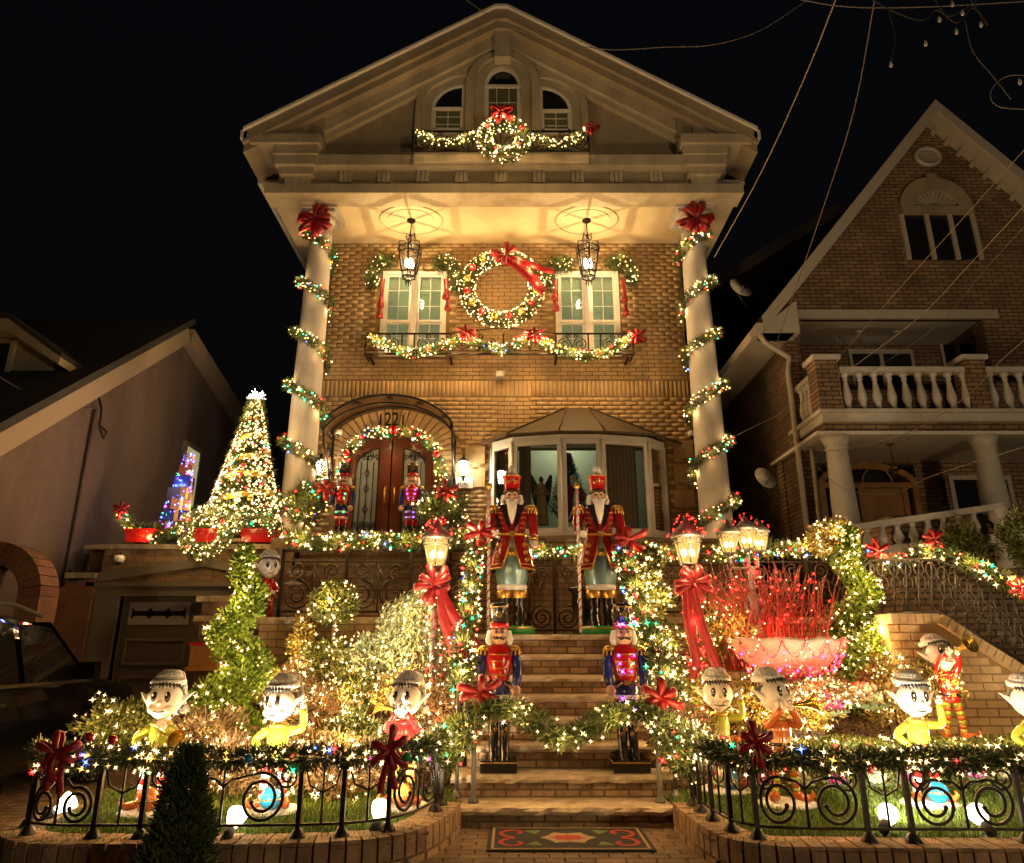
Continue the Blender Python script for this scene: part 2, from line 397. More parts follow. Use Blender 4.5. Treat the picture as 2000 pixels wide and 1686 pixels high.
M['parlamp'] = glow_mat('lit_reflector_lamp', (1, .80, .5), 7); M['parlamp'].cycles.emission_sampling = 'AUTO'
M['greystone'] = mat('grey_statue', (.24, .20, .17), .85, var=.3, bump=.4)
M['greyhat'] = mat('grey_hat', (.62, .60, .56), .9, bump=1, scale=60, noise_col=(.24, .23, .22), nscale=36)
M['hotwhite'] = glow_mat('hot_white_bulb', (1, .88, .66), 30)
M['roomwall'] = mat('room_wall', (.62, .66, .52), .9)
WARM = (1, .59, .22); GLOW = 1.6
CB = {'w': (1, .60, .22), 'r': (1, .022, .018), 'g': (.02, .75, .25), 'b': (.08, .16, 1), 'a': (1, .42, .04), 'p': (.45, .08, 1), 'm': (1, .05, .5)}
# ------------------------------------------------------------------ foliage and bulbs in bulk
def _unit(v): return v/np.maximum(np.linalg.norm(v, axis=1, keepdims=True), 1e-9)
def needles(pts, dirs, L, w, jit=.35):
    n = len(pts); d = _unit(dirs+RNG.normal(0, jit, (n, 3))); s = _unit(np.cross(d, RNG.normal(0, 1, (n, 3))))*w*.5
    l = L*RNG.uniform(.6, 1.2, (n, 1)); V = np.stack([pts-s, pts+s, pts+d*l+s*.35, pts+d*l-s*.35], 1).reshape(-1, 3)
    F = np.arange(4*n).reshape(n, 4); return V, F
def leaves(pts, dirs, L, w, jit=.6):
    n = len(pts); d = _unit(dirs+RNG.normal(0, jit, (n, 3))); s = _unit(np.cross(d, RNG.normal(0, 1, (n, 3))))*w*.5
    l = L*RNG.uniform(.6, 1.3, (n, 1)); V = np.stack([pts, pts+d*l*.5+s, pts+d*l, pts+d*l*.5-s], 1).reshape(-1, 3)
    return V, np.arange(4*n).reshape(n, 4)
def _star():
    "a small faceted bulb core with thin glowing spikes added to imitate starburst glare"
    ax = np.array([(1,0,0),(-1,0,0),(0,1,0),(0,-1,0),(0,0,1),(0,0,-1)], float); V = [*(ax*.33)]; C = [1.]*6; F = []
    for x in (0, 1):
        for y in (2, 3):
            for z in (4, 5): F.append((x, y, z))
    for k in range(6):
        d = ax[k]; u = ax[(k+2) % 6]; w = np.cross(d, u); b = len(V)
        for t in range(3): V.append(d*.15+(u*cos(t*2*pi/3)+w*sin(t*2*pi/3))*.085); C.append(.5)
        V.append(d*1.25); C.append(0.); F += [(b, b+1, b+3), (b+1, b+2, b+3), (b+2, b, b+3)]  # added glare spikes, no part of the bulb; emission fades towards each tip
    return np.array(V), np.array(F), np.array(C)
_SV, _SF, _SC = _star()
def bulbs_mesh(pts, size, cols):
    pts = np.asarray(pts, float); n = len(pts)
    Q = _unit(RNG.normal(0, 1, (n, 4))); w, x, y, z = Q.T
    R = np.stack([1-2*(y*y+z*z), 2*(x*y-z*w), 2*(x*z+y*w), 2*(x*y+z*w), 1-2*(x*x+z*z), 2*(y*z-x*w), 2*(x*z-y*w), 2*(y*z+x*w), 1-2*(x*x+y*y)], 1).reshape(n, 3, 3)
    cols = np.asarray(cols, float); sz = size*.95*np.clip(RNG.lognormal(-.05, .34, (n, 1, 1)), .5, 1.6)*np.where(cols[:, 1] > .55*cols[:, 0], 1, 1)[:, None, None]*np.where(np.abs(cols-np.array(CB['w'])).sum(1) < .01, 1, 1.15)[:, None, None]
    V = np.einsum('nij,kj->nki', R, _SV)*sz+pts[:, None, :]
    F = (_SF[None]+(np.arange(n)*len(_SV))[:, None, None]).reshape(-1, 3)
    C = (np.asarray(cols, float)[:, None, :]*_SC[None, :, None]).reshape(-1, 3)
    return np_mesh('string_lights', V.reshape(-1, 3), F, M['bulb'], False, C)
def pick_cols(n, mix):
    ks = list(mix); p = np.array([mix[k] for k in ks], float); p /= p.sum()
    return np.array([CB[ks[i]] for i in RNG.choice(len(ks), n, p=p)])
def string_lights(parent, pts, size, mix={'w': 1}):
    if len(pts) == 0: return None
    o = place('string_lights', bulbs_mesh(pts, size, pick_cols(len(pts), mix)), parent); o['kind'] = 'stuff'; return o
def poly_len(p): return sum((Vector(p[i+1])-Vector(p[i])).length for i in range(len(p)-1))
def resample(p, n):
    p = np.array([tuple(v) for v in p], float); seg = np.linalg.norm(np.diff(p, axis=0), axis=1); c = np.concatenate([[0], np.cumsum(seg)])
    t = np.linspace(0, c[-1], n); return np.stack([np.interp(t, c, p[:, i]) for i in range(3)], 1)
def smooth_path(p, n=24):
    "Catmull-Rom through the points"
    p = [Vector(v) for v in p]; q = [p[0]*2-p[1]]+p+[p[-1]*2-p[-2]]; out = []
    for i in range(1, len(q)-2):
        for k in range(n):
            t = k/n; a, b, c, d = q[i-1], q[i], q[i+1], q[i+2]
            out.append(.5*((2*b)+(c-a)*t+(2*a-5*b+4*c-d)*t*t+(3*b-a-3*c+d)*t**3))
    out.append(p[-1]); return out
def sag(a, b, drop, n=14):
    a, b = Vector(a), Vector(b); return [a.lerp(b, i/n)-Vector((0, 0, drop*4*(i/n)*(1-i/n))) for i in range(n+1)]
FULL = {'w': 8, 'r': 1.5, 'g': 1.1, 'a': .9, 'b': .3}
def garland(path, r=.09, per_m=330, bulbs=30, bsize=.028, mix=FULL, name='garland', label='', cat='garland', group=None, fol='fir', needle=.085, watts=5., step=.5, orn=(), bow=None, thick=1., lightoff=.08, lightup=0., core=True):
    Lp = poly_len(path); n = max(8, int(Lp*per_m*4.2)); c = resample(path, n)
    t = np.gradient(c, axis=0); t = _unit(t)
    a = _unit(np.cross(t, RNG.normal(0, 1, (n, 3)))); rad = r*np.sqrt(RNG.uniform(.02, .8, (n, 1)))*(1+.25*np.sin(np.linspace(0, Lp*9, n))[:, None])
    base = c+a*rad*.75
    root = thing(name, label, cat, tuple(path[0]), group=group)
    V, F = needles(base, a*1.0+t*.7*RNG.choice([-1, 1], (n, 1)), needle, .0115*thick, .5)
    place('foliage', np_mesh('foliage', V, F, M[fol]), root)['kind'] = 'stuff'
    nb = int(Lp*bulbs)
    if nb:
        i = RNG.integers(0, n, nb); q = c[i]; o = _unit(np.cross(t[i], RNG.normal(0, 1, (nb, 3)))); o[:, 1] = -np.abs(o[:, 1])*1.2
        string_lights(root, q+_unit(o)*r*RNG.uniform(.8, 1.25, (nb, 1)), bsize, mix)
    if watts:
        k = max(1, int(round(Lp/step)))
        for q in resample(path, 2*k+1)[1::2]:
            lamp_point('string_glow', (q[0], q[1]-r-lightoff, q[2]+lightup), watts*Lp/k, WARM, .05, root)
    for (fr, mt, rr) in orn:
        q = resample(path, 101)[int(fr*100)]; mb = MB(); mb.ball((q[0], q[1]-r*.9, q[2]-.01), rr, 10, 8); mb.build('ornament', M[mt], root)
    return root
def bow(parent, c, s, tails=2, tail_len=1.0, mt='redvelvet', facing=(0, -1, 0), loops=6, seed=0):
    "a ribbon bow as a part: loops, knot and tails"
    rnd = random.Random(seed+int(abs(c[0])*1000)); c = Vector(c); mb = MB(); fx = Vector((1, 0, 0)); fz = Vector((0, 0, 1)); fy = Vector(facing)
    for i in range(loops):
        a = 2*pi*(i+.5)/loops+rnd.uniform(-.25, .25); d = fx*cos(a)+fz*sin(a); k = s*rnd.uniform(.75, 1.2); fo = rnd.uniform(-.05, .22); tw = rnd.uniform(-.5, .5)
        side = (fy.cross(d)).normalized(); side = (side*cos(tw)+fy*sin(tw)).normalized()
        pts = []; wv = []
        for j in range(11):
            t = j/10; b = 2*pi*t; cr = 1+.10*sin(j*2.1+i)
            pts.append(c+d*(k*.5*(1-cos(b)))+fy*(s*.06+s*fo+s*.24*sin(b))+side*s*.03*sin(j*1.7)); wv.append(side*s*.21*(.30+.70*sin(pi*t))*cr)
        ribbon_sheet(mb, pts, wv, .004, 3.5)
    mb.ball(c+fy*s*.15, (s*.11, s*.12, s*.11), 8, 6)
    for i in range(tails):
        x = (i-(tails-1)/2)*.5; L = s*2.2*tail_len*rnd.uniform(.85, 1.1); pts = []; 
        for j in range(8):
            t = j/7; pts.append(c+fx*(x*s*(.3+1.1*t)+s*.08*sin(6*t+i))+fz*(-L*t)+fy*(s*.08+s*.10*sin(5*t+i*2)))
        ribbon_sheet(mb, pts, fx*s*.17, .004, 1.2)
    return mb.build('bow', M[mt], parent)
def shell_pts(n, c, r, inner=.55, lump=.18, zmin=-1):
    d = _unit(RNG.normal(0, 1, (n, 3))); ph = RNG.uniform(0, 6, 6)
    k = 1+lump*(np.sin(d[:, 0]*5+ph[0])*np.sin(d[:, 2]*6+ph[1])+np.sin(d[:, 1]*7+ph[2]+d[:, 2]*4)*.7)
    rad = (inner+(1-inner)*np.sqrt(RNG.uniform(0, 1, n)))*k; p = d*rad[:, None]
    keep = d[:, 2] > zmin; p, d = p[keep], d[keep]
    return p*np.array(r)+np.array(c), d
M['soilmortar'] = mat('dark_mortar', (.13, .08, .04), .95, var=.3, bump=.3)
# ================================================================== ground
M['mulch'] = leaf_mat('bark_mulch', (.03, .016, .008), (.14, .075, .035), .9)
def F(px, py, Y):
    v = P(px, py, Y); return (v.x, v.z)
mb = MB(); mb.bx(-60, 60, -40, 120, -.6, -.012); tag(mb.build('ground', M['asphalt']), kind='structure')
mb = MB(); mb.bx(-4.0, 6.5, 1.2, 11, -.011, -.006); mb.bx(-9.5, -4.0, 1.2, 11, -.011, -.006)
pav = tag(mb.build('pavement', M['mortar']), kind='structure')
_bv = np.array([(-.5,.5,-.5),(.5,.5,-.5),(.5,.5,.5),(-.5,.5,.5),(-.475,-.5,-.44),(.475,-.5,-.44),(.475,-.5,.44),(-.475,-.5,.44)])
_bf = np.array([(0,1,5,4),(1,2,6,5),(2,3,7,6),(3,0,4,7),(4,5,6,7)])
def unit_box(name, mt, bev=.06):
    "a unit brick whose front edges are eased"
    mb = MB(); mb.add([tuple(v) for v in _bv], [tuple(f) for f in _bf]+[(3, 2, 1, 0)]); return mb.mesh(name, mt)
UB = {k: unit_box('brick', M[k], .05) for k in ('brick', 'brickdark', 'brickred', 'limestone', 'pave')}
def bricks(parent, items, key, name='brick', limit=300, prefer=None):
    "items: (centre, size, rz); the first ones as parts, the rest joined as one part"
    items = list(items)
    if prefer: items.sort(key=prefer)
    for c, s, rz in items[:limit]:
        o = bpy.data.objects.new(name, UB[key]); COL.objects.link(o); o.parent = parent
        o.location = Vector(c)-wloc(parent); o.scale = s; o.rotation_euler = (0, 0, rz)
    rest = items[limit:]
    if rest:
        V = []; 
        for c, s, rz in rest:
            q = _bv*np.array(s); ca, sa = cos(rz), sin(rz)
            V.append(np.stack([q[:, 0]*ca-q[:, 1]*sa, q[:, 0]*sa+q[:, 1]*ca, q[:, 2]], 1)+np.array(c))
        n = len(rest); Fc = (_bf[None]+(np.arange(n)*8)[:, None, None]).reshape(-1, 4)
        place(name+'_courses', np_mesh('courses', np.concatenate(V), Fc, M[key]), parent)['kind'] = 'stuff'
def courses(x0, x1, z0, z1, y, bw=.25, bh=.088, joint=.009, skip=None, depth=.03, off=0., soldier=False):
    out = []
    if soldier: bw, bh = .085, (z1-z0)
    nz = max(1, int(round((z1-z0)/bh))); bh = (z1-z0)/nz
    for k in range(nz):
        zc = z0+(k+.5)*bh; x = x0-(bw*.5 if (k % 2 and not soldier) else 0)+off
        while x < x1-.01:
            a, b = max(x, x0), min(x+bw, x1); x += bw
            if b-a < .05: continue
            if skip and skip((a+b)/2, zc, (b-a)/2, bh/2): continue
            j = random.uniform(-.003, .003)
            out.append((((a+b)/2, y+depth/2-.0045+j*.4, zc), (b-a-joint, depth, bh-joint), 0))
    return out
def holed(mb, x0, x1, z0, z1, holes, y0, y1):
    xs = sorted({x0, x1, *[min(max(h[0], x0), x1) for h in holes], *[min(max(h[1], x0), x1) for h in holes]})
    for i in range(len(xs)-1):
        a, b = xs[i], xs[i+1]; m = (a+b)/2; cuts = sorted([(h[2], h[3]) for h in holes if h[0] < m < h[1]]); z = z0
        for c, d in cuts:
            if c > z: mb.bx(a, b, y0, y1, z, c)
            z = max(z, d)
        if z < z1: mb.bx(a, b, y0, y1, z, z1)
# front path and driveway pavers
it = []
for r in range(17):
    yy = 4.55+r*.105; x = -1.2+(.105 if r % 2 else 0)
    while x < 2.1:
        if x > -.62-(6.2-yy)*.12 and x < 1.5+(6.2-yy)*.12: it.append(((x, yy, -.022+random.uniform(-.002, .002)), (.2, .06, .098), 0))
        x += .208
# pavers lie flat: swap axes by using their own mesh
def flat_pavers(items, parent, limit=300):
    me = MB(); a = .5; b = .45
    me.add([(-a,-a,-.5),(a,-a,-.5),(a,a,-.5),(-a,a,-.5),(-a,-a,.3),(a,-a,.3),(a,a,.3),(-a,a,.3),(-b*1.04,-b,.5),(b*1.04,-b,.5),(b*1.04,b,.5),(-b*1.04,b,.5)],
           [(0,1,5,4),(1,2,6,5),(2,3,7,6),(3,0,4,7),(4,5,9,8),(5,6,10,9),(6,7,11,10),(7,4,8,11),(8,9,10,11)])
    me = me.mesh('paver', M['pave'])
    for c, s, rz in items[:limit]:
        o = bpy.data.objects.new('paver', me); COL.objects.link(o); o.parent = parent; o.location = Vector(c)-wloc(parent); o.scale = s; o.rotation_euler = (0, 0, rz)
flat_pavers([((c[0], c[1], .0), (.2, .098, .02), 0) for c, s, r in it], pav)
mb = MB(); mb.bx(-9.4, -3.9, 3.0, 10.9, -.005, -.001); drv = tag(mb.build('driveway', M['mortar']), kind='structure')
it = []
for r in range(34):
    yy = 4.5+r*.12; x = -6.6+(.12 if r % 2 else 0)
    while x < -3.1:
        e = (x+yy*.55)
        if -yy*.80 < x < -yy*.60 and len(it) < 300: it.append(((x, yy, .004), (.23, .112, .02), 0))
        x += .24
flat_pavers(it, drv)

# ================================================================== main house
YF = 13.0; YP = 11.2; XL, XR = -3.78, 3.5; ZPORCH = 3.0
H = thing('brick_house', 'tall tan brick house with white pediment and two columns, hung with lights', 'house', (0, YF, 0))
dL, dR = F(668, 900, YF)[0], F(858, 900, YF)[0]; dT = F(760, 842, YF)[1]; dC = (dL+dR)/2; dRad = (dR-dL)/2; dSp = dT-dRad*.62
wins = []
for a, b in ((745, 872), (1085, 1210)):
    wins.append((F(a, 600, YF)[0], F(b, 600, YF)[0], F(800, 697, YF)[1], F(800, 531, YF)[1]))
bayL, bayR = F(960, 950, YF)[0], F(1302, 950, YF)[0]; bayB, bayT = F(1100, 1046, YF)[1], F(1100, 868, YF)[1]
ZC = F(985, 476, YF)[1]
holes = [(w[0], w[1], w[2], w[3]) for w in wins]+[(dL, dR, ZPORCH-.2, dT), (bayL+.12, bayR-.12, bayB+.1, bayT-.05)]
mb = MB(); holed(mb, XL, XR, 0.2, ZC+.3, holes, YF+.002, YF+.28)
# spandrels of the door arch
ar = arc(dC, dSp, dRad, 0, pi, 16, dT-dSp)
for i in range(16):
    (xa, za), (xb, zb) = ar[i], ar[i+1]; mb.prism([(xb, zb), (xa, za), (xa, dT+.01), (xb, dT+.01)], YF+.01, YF+.25)
mb.build('wall', M['mortar'], H)
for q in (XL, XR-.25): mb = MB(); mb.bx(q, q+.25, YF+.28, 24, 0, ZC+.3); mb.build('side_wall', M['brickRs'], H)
def skipF(x, z, hw, hh):
    for a, b, c, d in wins:
        if a-hw < x < b+hw and c-hh < z < d+hh: return True
    if abs(x-dC) < dRad+.40+hw*.6 and z < dSp: return abs(x-dC) < dRad+.06+hw
    if z >= dSp-hh and ((x-dC)/(dRad+.45))**2+((z-dSp)/(dT-dSp+.45))**2 < 1.0: return True
    if bayL-.05 < x < bayR+.05 and bayB-.25 < z < bayT: return True
    return False
zb0, zb1 = F(985, 776, YF)[1], F(985, 742, YF)[1]
it = courses(XL, XR, ZPORCH-.1, zb0, YF, skip=skipF)+courses(XL, XR, zb1, ZC, YF, skip=skipF)
it += courses(XL, XR, zb0, zb1, YF, soldier=True)
for i in range(25):   # voussoirs over the door
    pass
bricks(H, it, 'brick', prefer=lambda b: (0 if zb1-.02 < b[0][2] < zb1+.6 else 1, abs(b[0][0]), b[0][2]))
vo = MB(); 
for i in range(26):
    a0, a1 = pi*i/26+.012, pi*(i+1)/26-.012
    q = [(dC+(dRad+k)*cos(t), dSp+(dT-dSp+k)*sin(t)) for k, t in ((.02, a0), (.44, a0), (.44, a1), (.02, a1))]
    m2 = MB(); m2.prism([q[3], q[2], q[1], q[0]], YF-.03, YF+.03); m2.build('voussoir', M['brick'], H)
# quoin outlines each side of the bay
for (px, py) in ((1340, 880), (1342, 925), (1343, 975), (935, 890), (935, 935)):
    x, z = F(px, py, YF); m2 = MB(); m2.bx(x-.25, x+.12, YF-.045, YF+.01, z-.17, z+.17); m2.build('quoin', M['brick'], H)
# ---- portico: ceiling, columns, entablature
mb = MB(); mb.bx(-4.55, 4.25, YP+.42, YF+.0, ZC+.002, ZC+.16); ceil = mb.build('porch_ceiling', M['ceiling'], H)
LANT = []
for px in (803, 1146):
    v = P(px, 424, 12.1); LANT.append(v.x)
    ring = MB(); c = Vector((v.x, 12.15, ZC)); ro = .62
    ring.tube([(c.x+ro*cos(t*2*pi/48), c.y+ro*sin(t*2*pi/48)*.8, c.z-.008) for t in range(48)], .015, 6, True)
    ring.tube([(c.x+.46*cos(t*2*pi/40), c.y+.46*sin(t*2*pi/40)*.8, c.z-.004) for t in range(22, 39)], .008, 5)
    ring.build('ceiling_medallion', M['stucco'], H)
COLX = (-3.70, 3.49); YCOL = 11.9
for cx in COLX:
    mb = MB(); z0, z1 = ZPORCH, ZC-.28
    prof = [(.36, 0), (.36, .09), (.33, .10), (.335, .17), (.29, .20), (.275, .26)]
    prof += [(.272-.068*(k/12)**1.6, .26+(z1-z0-.26)*k/12) for k in range(1, 13)]
    mb.lathe([(r, z0+z) for r, z in prof], 24, (cx, YCOL, 0)); col = mb.build('column', M['column'], H)
    mb = MB(); mb.lathe([(.21, z1), (.24, z1+.02), (.24, z1+.06), (.29, z1+.10)], 24, (cx, YCOL, 0)); mb.bx(cx-.31, cx+.31, YCOL-.31, YCOL+.31, z1+.10, z1+.17)
    mb.bx(cx-.36, cx+.36, YCOL-.36, YCOL+.36, z1+.17, z1+.285); mb.build('capital', M['column'], col)
def rect(mb, x0, x1, ya, yb, Yf, Yb, xpy=None):
    "box whose front face covers photo columns x0..x1 and rows ya..yb at depth Yf"
    a = F(x0, (ya+yb)/2, Yf); b = F(x1, (ya+yb)/2, Yf); zt = F(985, ya, Yf)[1]; zb = F(985, yb, Yf)[1]; mb.bx(a[0], b[0], Yf, Yb, zb, zt)
zA = F(985, 372, YP)[1]
mb = MB(); mb.bx(-4.62, 4.32, YP-.02, YP+.42, ZC-.06, F(985, 360, YP)[1]); mb.bx(-4.55, -4.02, YP+.42, YF+.02, ZC-.06, ZC+.16); mb.bx(3.78, 4.25, YP+.42, YF+.02, ZC-.06, ZC+.16)
mb.build('architrave', M['stucco'], H)
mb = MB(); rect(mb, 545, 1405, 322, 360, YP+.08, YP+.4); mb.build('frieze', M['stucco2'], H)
for i, px in enumerate((675, 750, 826, 901, 978, 1053, 1128, 1204, 1281)):
    mb = MB(); 
    for k in (-8.5, 0, 8.5): rect(mb, px+k-3.6, px+k+3.6, 326, 356, YP+.03, YP+.1)
    mb.build('triglyph', M['stucco'], H)
mb = MB(); rect(mb, 560, 1390, 302, 322, YP-.12, YP+.4); rect(mb, 575, 1375, 311, 326, YP-.04, YP+.41); rect(mb, 808, 1150, 297, 316, YP-.26, YP-.11); rect(mb, 814, 1144, 315, 323, YP-.19, YP-.05)
mb.build('cornice', M['stucco'], H)
apx, apz = F(985, 18, 10.95); eL = F(478, 256, 10.95); eR = F(1478, 263, 10.95); hw = (eR[0]-eL[0])/2; ez = (eL[1]+eR[1])/2; apx = (eL[0]+eR[0])/2
def rake(off, cut=0.): return [(apx-hw+cut, ez-off+cut*(apz-ez)/hw), (apx-.12, apz-.03-off), (apx+.12, apz-.03-off), (apx+hw-cut, ez-off+cut*(apz-ez)/hw)]
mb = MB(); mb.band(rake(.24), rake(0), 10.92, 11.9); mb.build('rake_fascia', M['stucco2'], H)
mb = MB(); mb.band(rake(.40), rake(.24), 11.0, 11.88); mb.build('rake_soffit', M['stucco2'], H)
mb = MB(); mb.band(rake(.66, 1.25), rake(.40, 1.25), 11.17, 11.86); mb.build('rake_moulding', M['stucco'], H)
mb = MB(); mb.band(rake(.80, 1.3), rake(.66, 1.3), 11.25, 11.84); mb.build('rake_moulding', M['stucco'], H)
mb = MB(); mb.band([(x, z+.01) for x, z in rake(0)], [(x, z+.07) for x, z in rake(0)], 10.86, 24); mb.build('roof', M['white'], H)
zt = F(985, 302, YP)[1]
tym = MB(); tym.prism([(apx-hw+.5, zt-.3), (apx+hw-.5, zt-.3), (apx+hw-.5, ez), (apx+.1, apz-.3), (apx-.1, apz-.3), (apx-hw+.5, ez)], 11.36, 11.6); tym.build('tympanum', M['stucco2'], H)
for s in (-1, 1):
    mb = MB(); X = lambda px: F(px, 275, 11.0)[0] if s < 0 else 2*apx-F(px, 275, 11.0)[0]
    def sb(a, b, ya, yb, Yf):
        x0, x1 = sorted((X(a), X(b))); mb.bx(x0, x1, Yf, 11.75, F(985, yb, 11.0)[1], F(985, ya, 11.0)[1])
    sb(490, 626, 266, 283, 10.93); sb(536, 622, 283, 300, 10.99); sb(539, 618, 300, 318, 11.03); sb(548, 612, 318, 332, 11.11); sb(556, 606, 332, 346, 11.19)
    mb.build('cornice_return', M['stucco'], H)
    x0, x1 = sorted((X(500), X(626))); sl = (apz-ez)/hw
    zl = lambda x: ez+sl*(hw-abs(x-apx))-.38
    mb = MB(); z0 = F(985, 266, 10.99)[1]
    xi, xo = (x1, x0) if s < 0 else (x0, x1)
    mb.prism([(xo, z0), (xi, z0), (xi, zl(xi)), (xo, max(zl(xo), z0+.01))], 11.1, 11.6); mb.build('gable_panel', M['stucco2'], H)
    mb = MB(); a, b = sorted((X(548), X(598))); zz = F(985, 262, 11.05)[1]; xm = b if s < 0 else a; xn = a if s < 0 else b
    mb.prism([(xn, zz), (xm, zz), (xm, zz+.33)], 11.06, 11.12); mb.build('panel_relief', M['stucco'], H)
    # side eaves running back
    xe = apx+s*hw; xw = XL if s < 0 else XR
    mb = MB(); x0, x1 = sorted((xe-s*.06, xw-s*.2)); mb.bx(x0, x1, 11.85, 24, ez-.42, ez-.36); mb.build('eave_soffit', M['vinyl'], H)
    mb = MB(); x0, x1 = sorted((xe-s*.06, xe+s*.06)); mb.bx(x0, x1, 10.92, 24, ez-.14, ez+.04); mb.bx(x0+.02, x1-.02, 11.9, 24, ez-.42, ez-.14); mb.build('gutter', M['white'], H)
    mb = MB(); x0, x1 = sorted((xe-s*.7, xw-s*.01)); mb.bx(x0, x1, 11.6, 24, ZC-.0, ez-.42); mb.build('eave_wall', M['stucco'], H)
    for k in range(7):
        yb = 12.1+k*.8; x0, x1 = sorted((xe-s*.16, xe-s*.72)); mb = MB(); mb.bx(x0, x1, yb, yb+.32, ez-.62, ez-.42); mb.build('bracket', M['stucco'], H)
# keystone
mb = MB(); rect(mb, 966, 997, 56, 110, 11.06, 11.6); mb.build('keystone', M['stucco'], H)
# ---- gable windows
YT = 11.33
def arch_poly(x0, x1, zb, zs, zt, n=14): 
    c = (x0+x1)/2; r = (x1-x0)/2
    return [(x1, zb)]+[(c+r*cos(pi*i/n), zs+(zt-zs)*sin(pi*i/n)) for i in range(n+1)]+[(x0, zb)]
def quarter_poly(xi, xo, zb, zs, zt, n=10):
    return [(xo, zb)]+[(xi+(xo-xi)*cos(pi/2*i/n), zs+(zt-zs)*sin(pi/2*i/n)) for i in range(n+1)]+[(xi, zb)]
def gw(px): return F(px, 200, YT)[0]
def gz(py): return F(985, py, YT)[1]
for kind, a, b, zs, ztop, zb in (('c', 946, 1018, 172, 134, 262), ('l', 908, 844, 214, 166, 258), ('r', 1054, 1116, 218, 170, 260)):
    fn = arch_poly if kind == 'c' else quarter_poly
    wr = bpy.data.objects.new('arched_window', None); COL.objects.link(wr); wr.parent = H; wr.location = Vector((gw((a+b)/2), YT, gz(zb)))-wloc(H)
    g = (b-a)/abs(b-a)*.12
    outer = fn(gw(a)-.36*(1 if kind == 'c' else 0)*1-(0 if kind == 'c' else g*.5), gw(b)+(.36 if kind == 'c' else g*2.6), gz(zb+32), gz(zs), gz(ztop)+.34)
    mid = fn(gw(a)-(.2 if kind == 'c' else g*.3), gw(b)+(.2 if kind == 'c' else g*1.5), gz(zb+32), gz(zs), gz(ztop)+.19)
    inn = fn(gw(a), gw(b), gz(zb+32), gz(zs), gz(ztop)); inn2 = fn(gw(a)+(.06 if kind == 'c' else g*.5), gw(b)-(.06 if kind == 'c' else g*.5), gz(zb)+.05, gz(zs), gz(ztop)-.06)
    d0 = 0 if kind == 'c' else .05
    mb = MB(); mb.band(mid, outer, YT-.12+d0, YT+.05); mb.build('arch_surround', M['stucco'], wr)
    mb = MB(); mb.band(inn, mid, YT-.06+d0, YT+.05); mb.build('arch_moulding', M['stucco'], wr)
    mb = MB(); mb.band(inn2, [(x, z) for x, z in inn], YT-.02, YT+.05)
    x0, x1 = sorted((gw(a), gw(b))); zm = gz(zs-2) if kind == 'c' else gz(zs)
    mb.bx(x0, x1, YT-.035, YT+.05, zm-.03, zm+.03); zl = gz(zb-3); mb.bx(x0+.02, x1-.02, YT-.03, YT+.05, zl-.04, zl+.04)
    for t in (x0+.062, x1-.062): mb.bx(t-.022, t+.022, YT-.03, YT+.045, zl, zm)
    mb.build('frame', M['white'], wr)
    mb = MB(); mb.prism(inn2, YT+.015, YT+.02); mb.build('pane', M['darkglass'], wr)
    mb = MB(); mb.bx(x0+.085, x1-.085, YT+.003, YT+.013, gz(zb-2), zm-.06); mb.build('blind', M['dimblind'], wr)
    mb = MB(); xm = (x0+x1)/2
    for t in ((0,) if kind != 'c' else (-.12, .12)): mb.bx(xm+t-.008, xm+t+.008, YT-.006, YT+.01, gz(zb), zm)
    for t in (.33, .66): z = gz(zb)+(zm-gz(zb))*t; mb.bx(x0+.1, x1-.1, YT-.005, YT+.009, z-.008, z+.008)
    mb.build('muntin', M['white'], wr)
# ---- iron balconies (drawn flat, at a depth)
def iron_panel(mb, x0, x1, z0, z1, y, r=.014, kind='lyre'):
    w = x1-x0; c = (x0+x1)/2; h = z1-z0
    for s in (-1, 1):
        R = min(w*.23, h*.36)
        cx = c+s*w*.25
        mb.tube([(x, y, z) for x, z in scroll2(cx, z0+R, R, R*.22, pi/2 if s < 0 else pi/2, s*-1.6, 30)], r*.8, 5)
        R2 = h*.16; mb.tube([(x, y, z) for x, z in scroll2(c+s*R2*1.3, z1-R2*1.1, R2, R2*.25, -pi/2 if s > 0 else -pi/2, s*1.4, 20)], r*.7, 5)
        mb.tube([(c+s*(R2*1.3)+0*s, y, z1-2.1*R2), (c+s*w*.03, y, z0+h*.35), (c, y, z0)], r*.7, 5)
def rail_bars(mb, pts_x, y, z0, z1, r): 
    for x in pts_x: mb.bar((x, y, z0), (x, y, z1), r*2)
def F2(px, py, Y): return F(px, py, Y)
# gable juliet balcony
yb = YP-.30; g0, g1 = F(806, 275, yb)[0], F(1150, 275, yb)[0]; zb, zt2 = F(985, 297, yb)[1], F(985, 257, yb)[1]
J = thing('gable_balcony_railing', 'small black iron railing below the three arched gable windows', 'railing', ((g0+g1)/2, yb, zb))
mb = MB(); mb.bar((g0, yb, zt2), (g1, yb, zt2), .03); mb.bar((g0, yb, zb+.03), (g1, yb, zb+.03), .03); rail_bars(mb, [g0, g0+(g1-g0)*.32, (g0+g1)/2, g0+(g1-g0)*.68, g1], yb, zb, zt2, .014)
for x in (g0, g1): mb.bar((x, yb, zt2), (x, YT-.06, zt2), .025)
mb.build('rail', M['iron'], J)
for i in range(4):
    m2 = MB(); a = g0+(g1-g0)*i/4; iron_panel(m2, a, a+(g1-g0)/4, zb+.04, zt2, yb, .014); m2.build('scroll_panel', M['iron'], J)
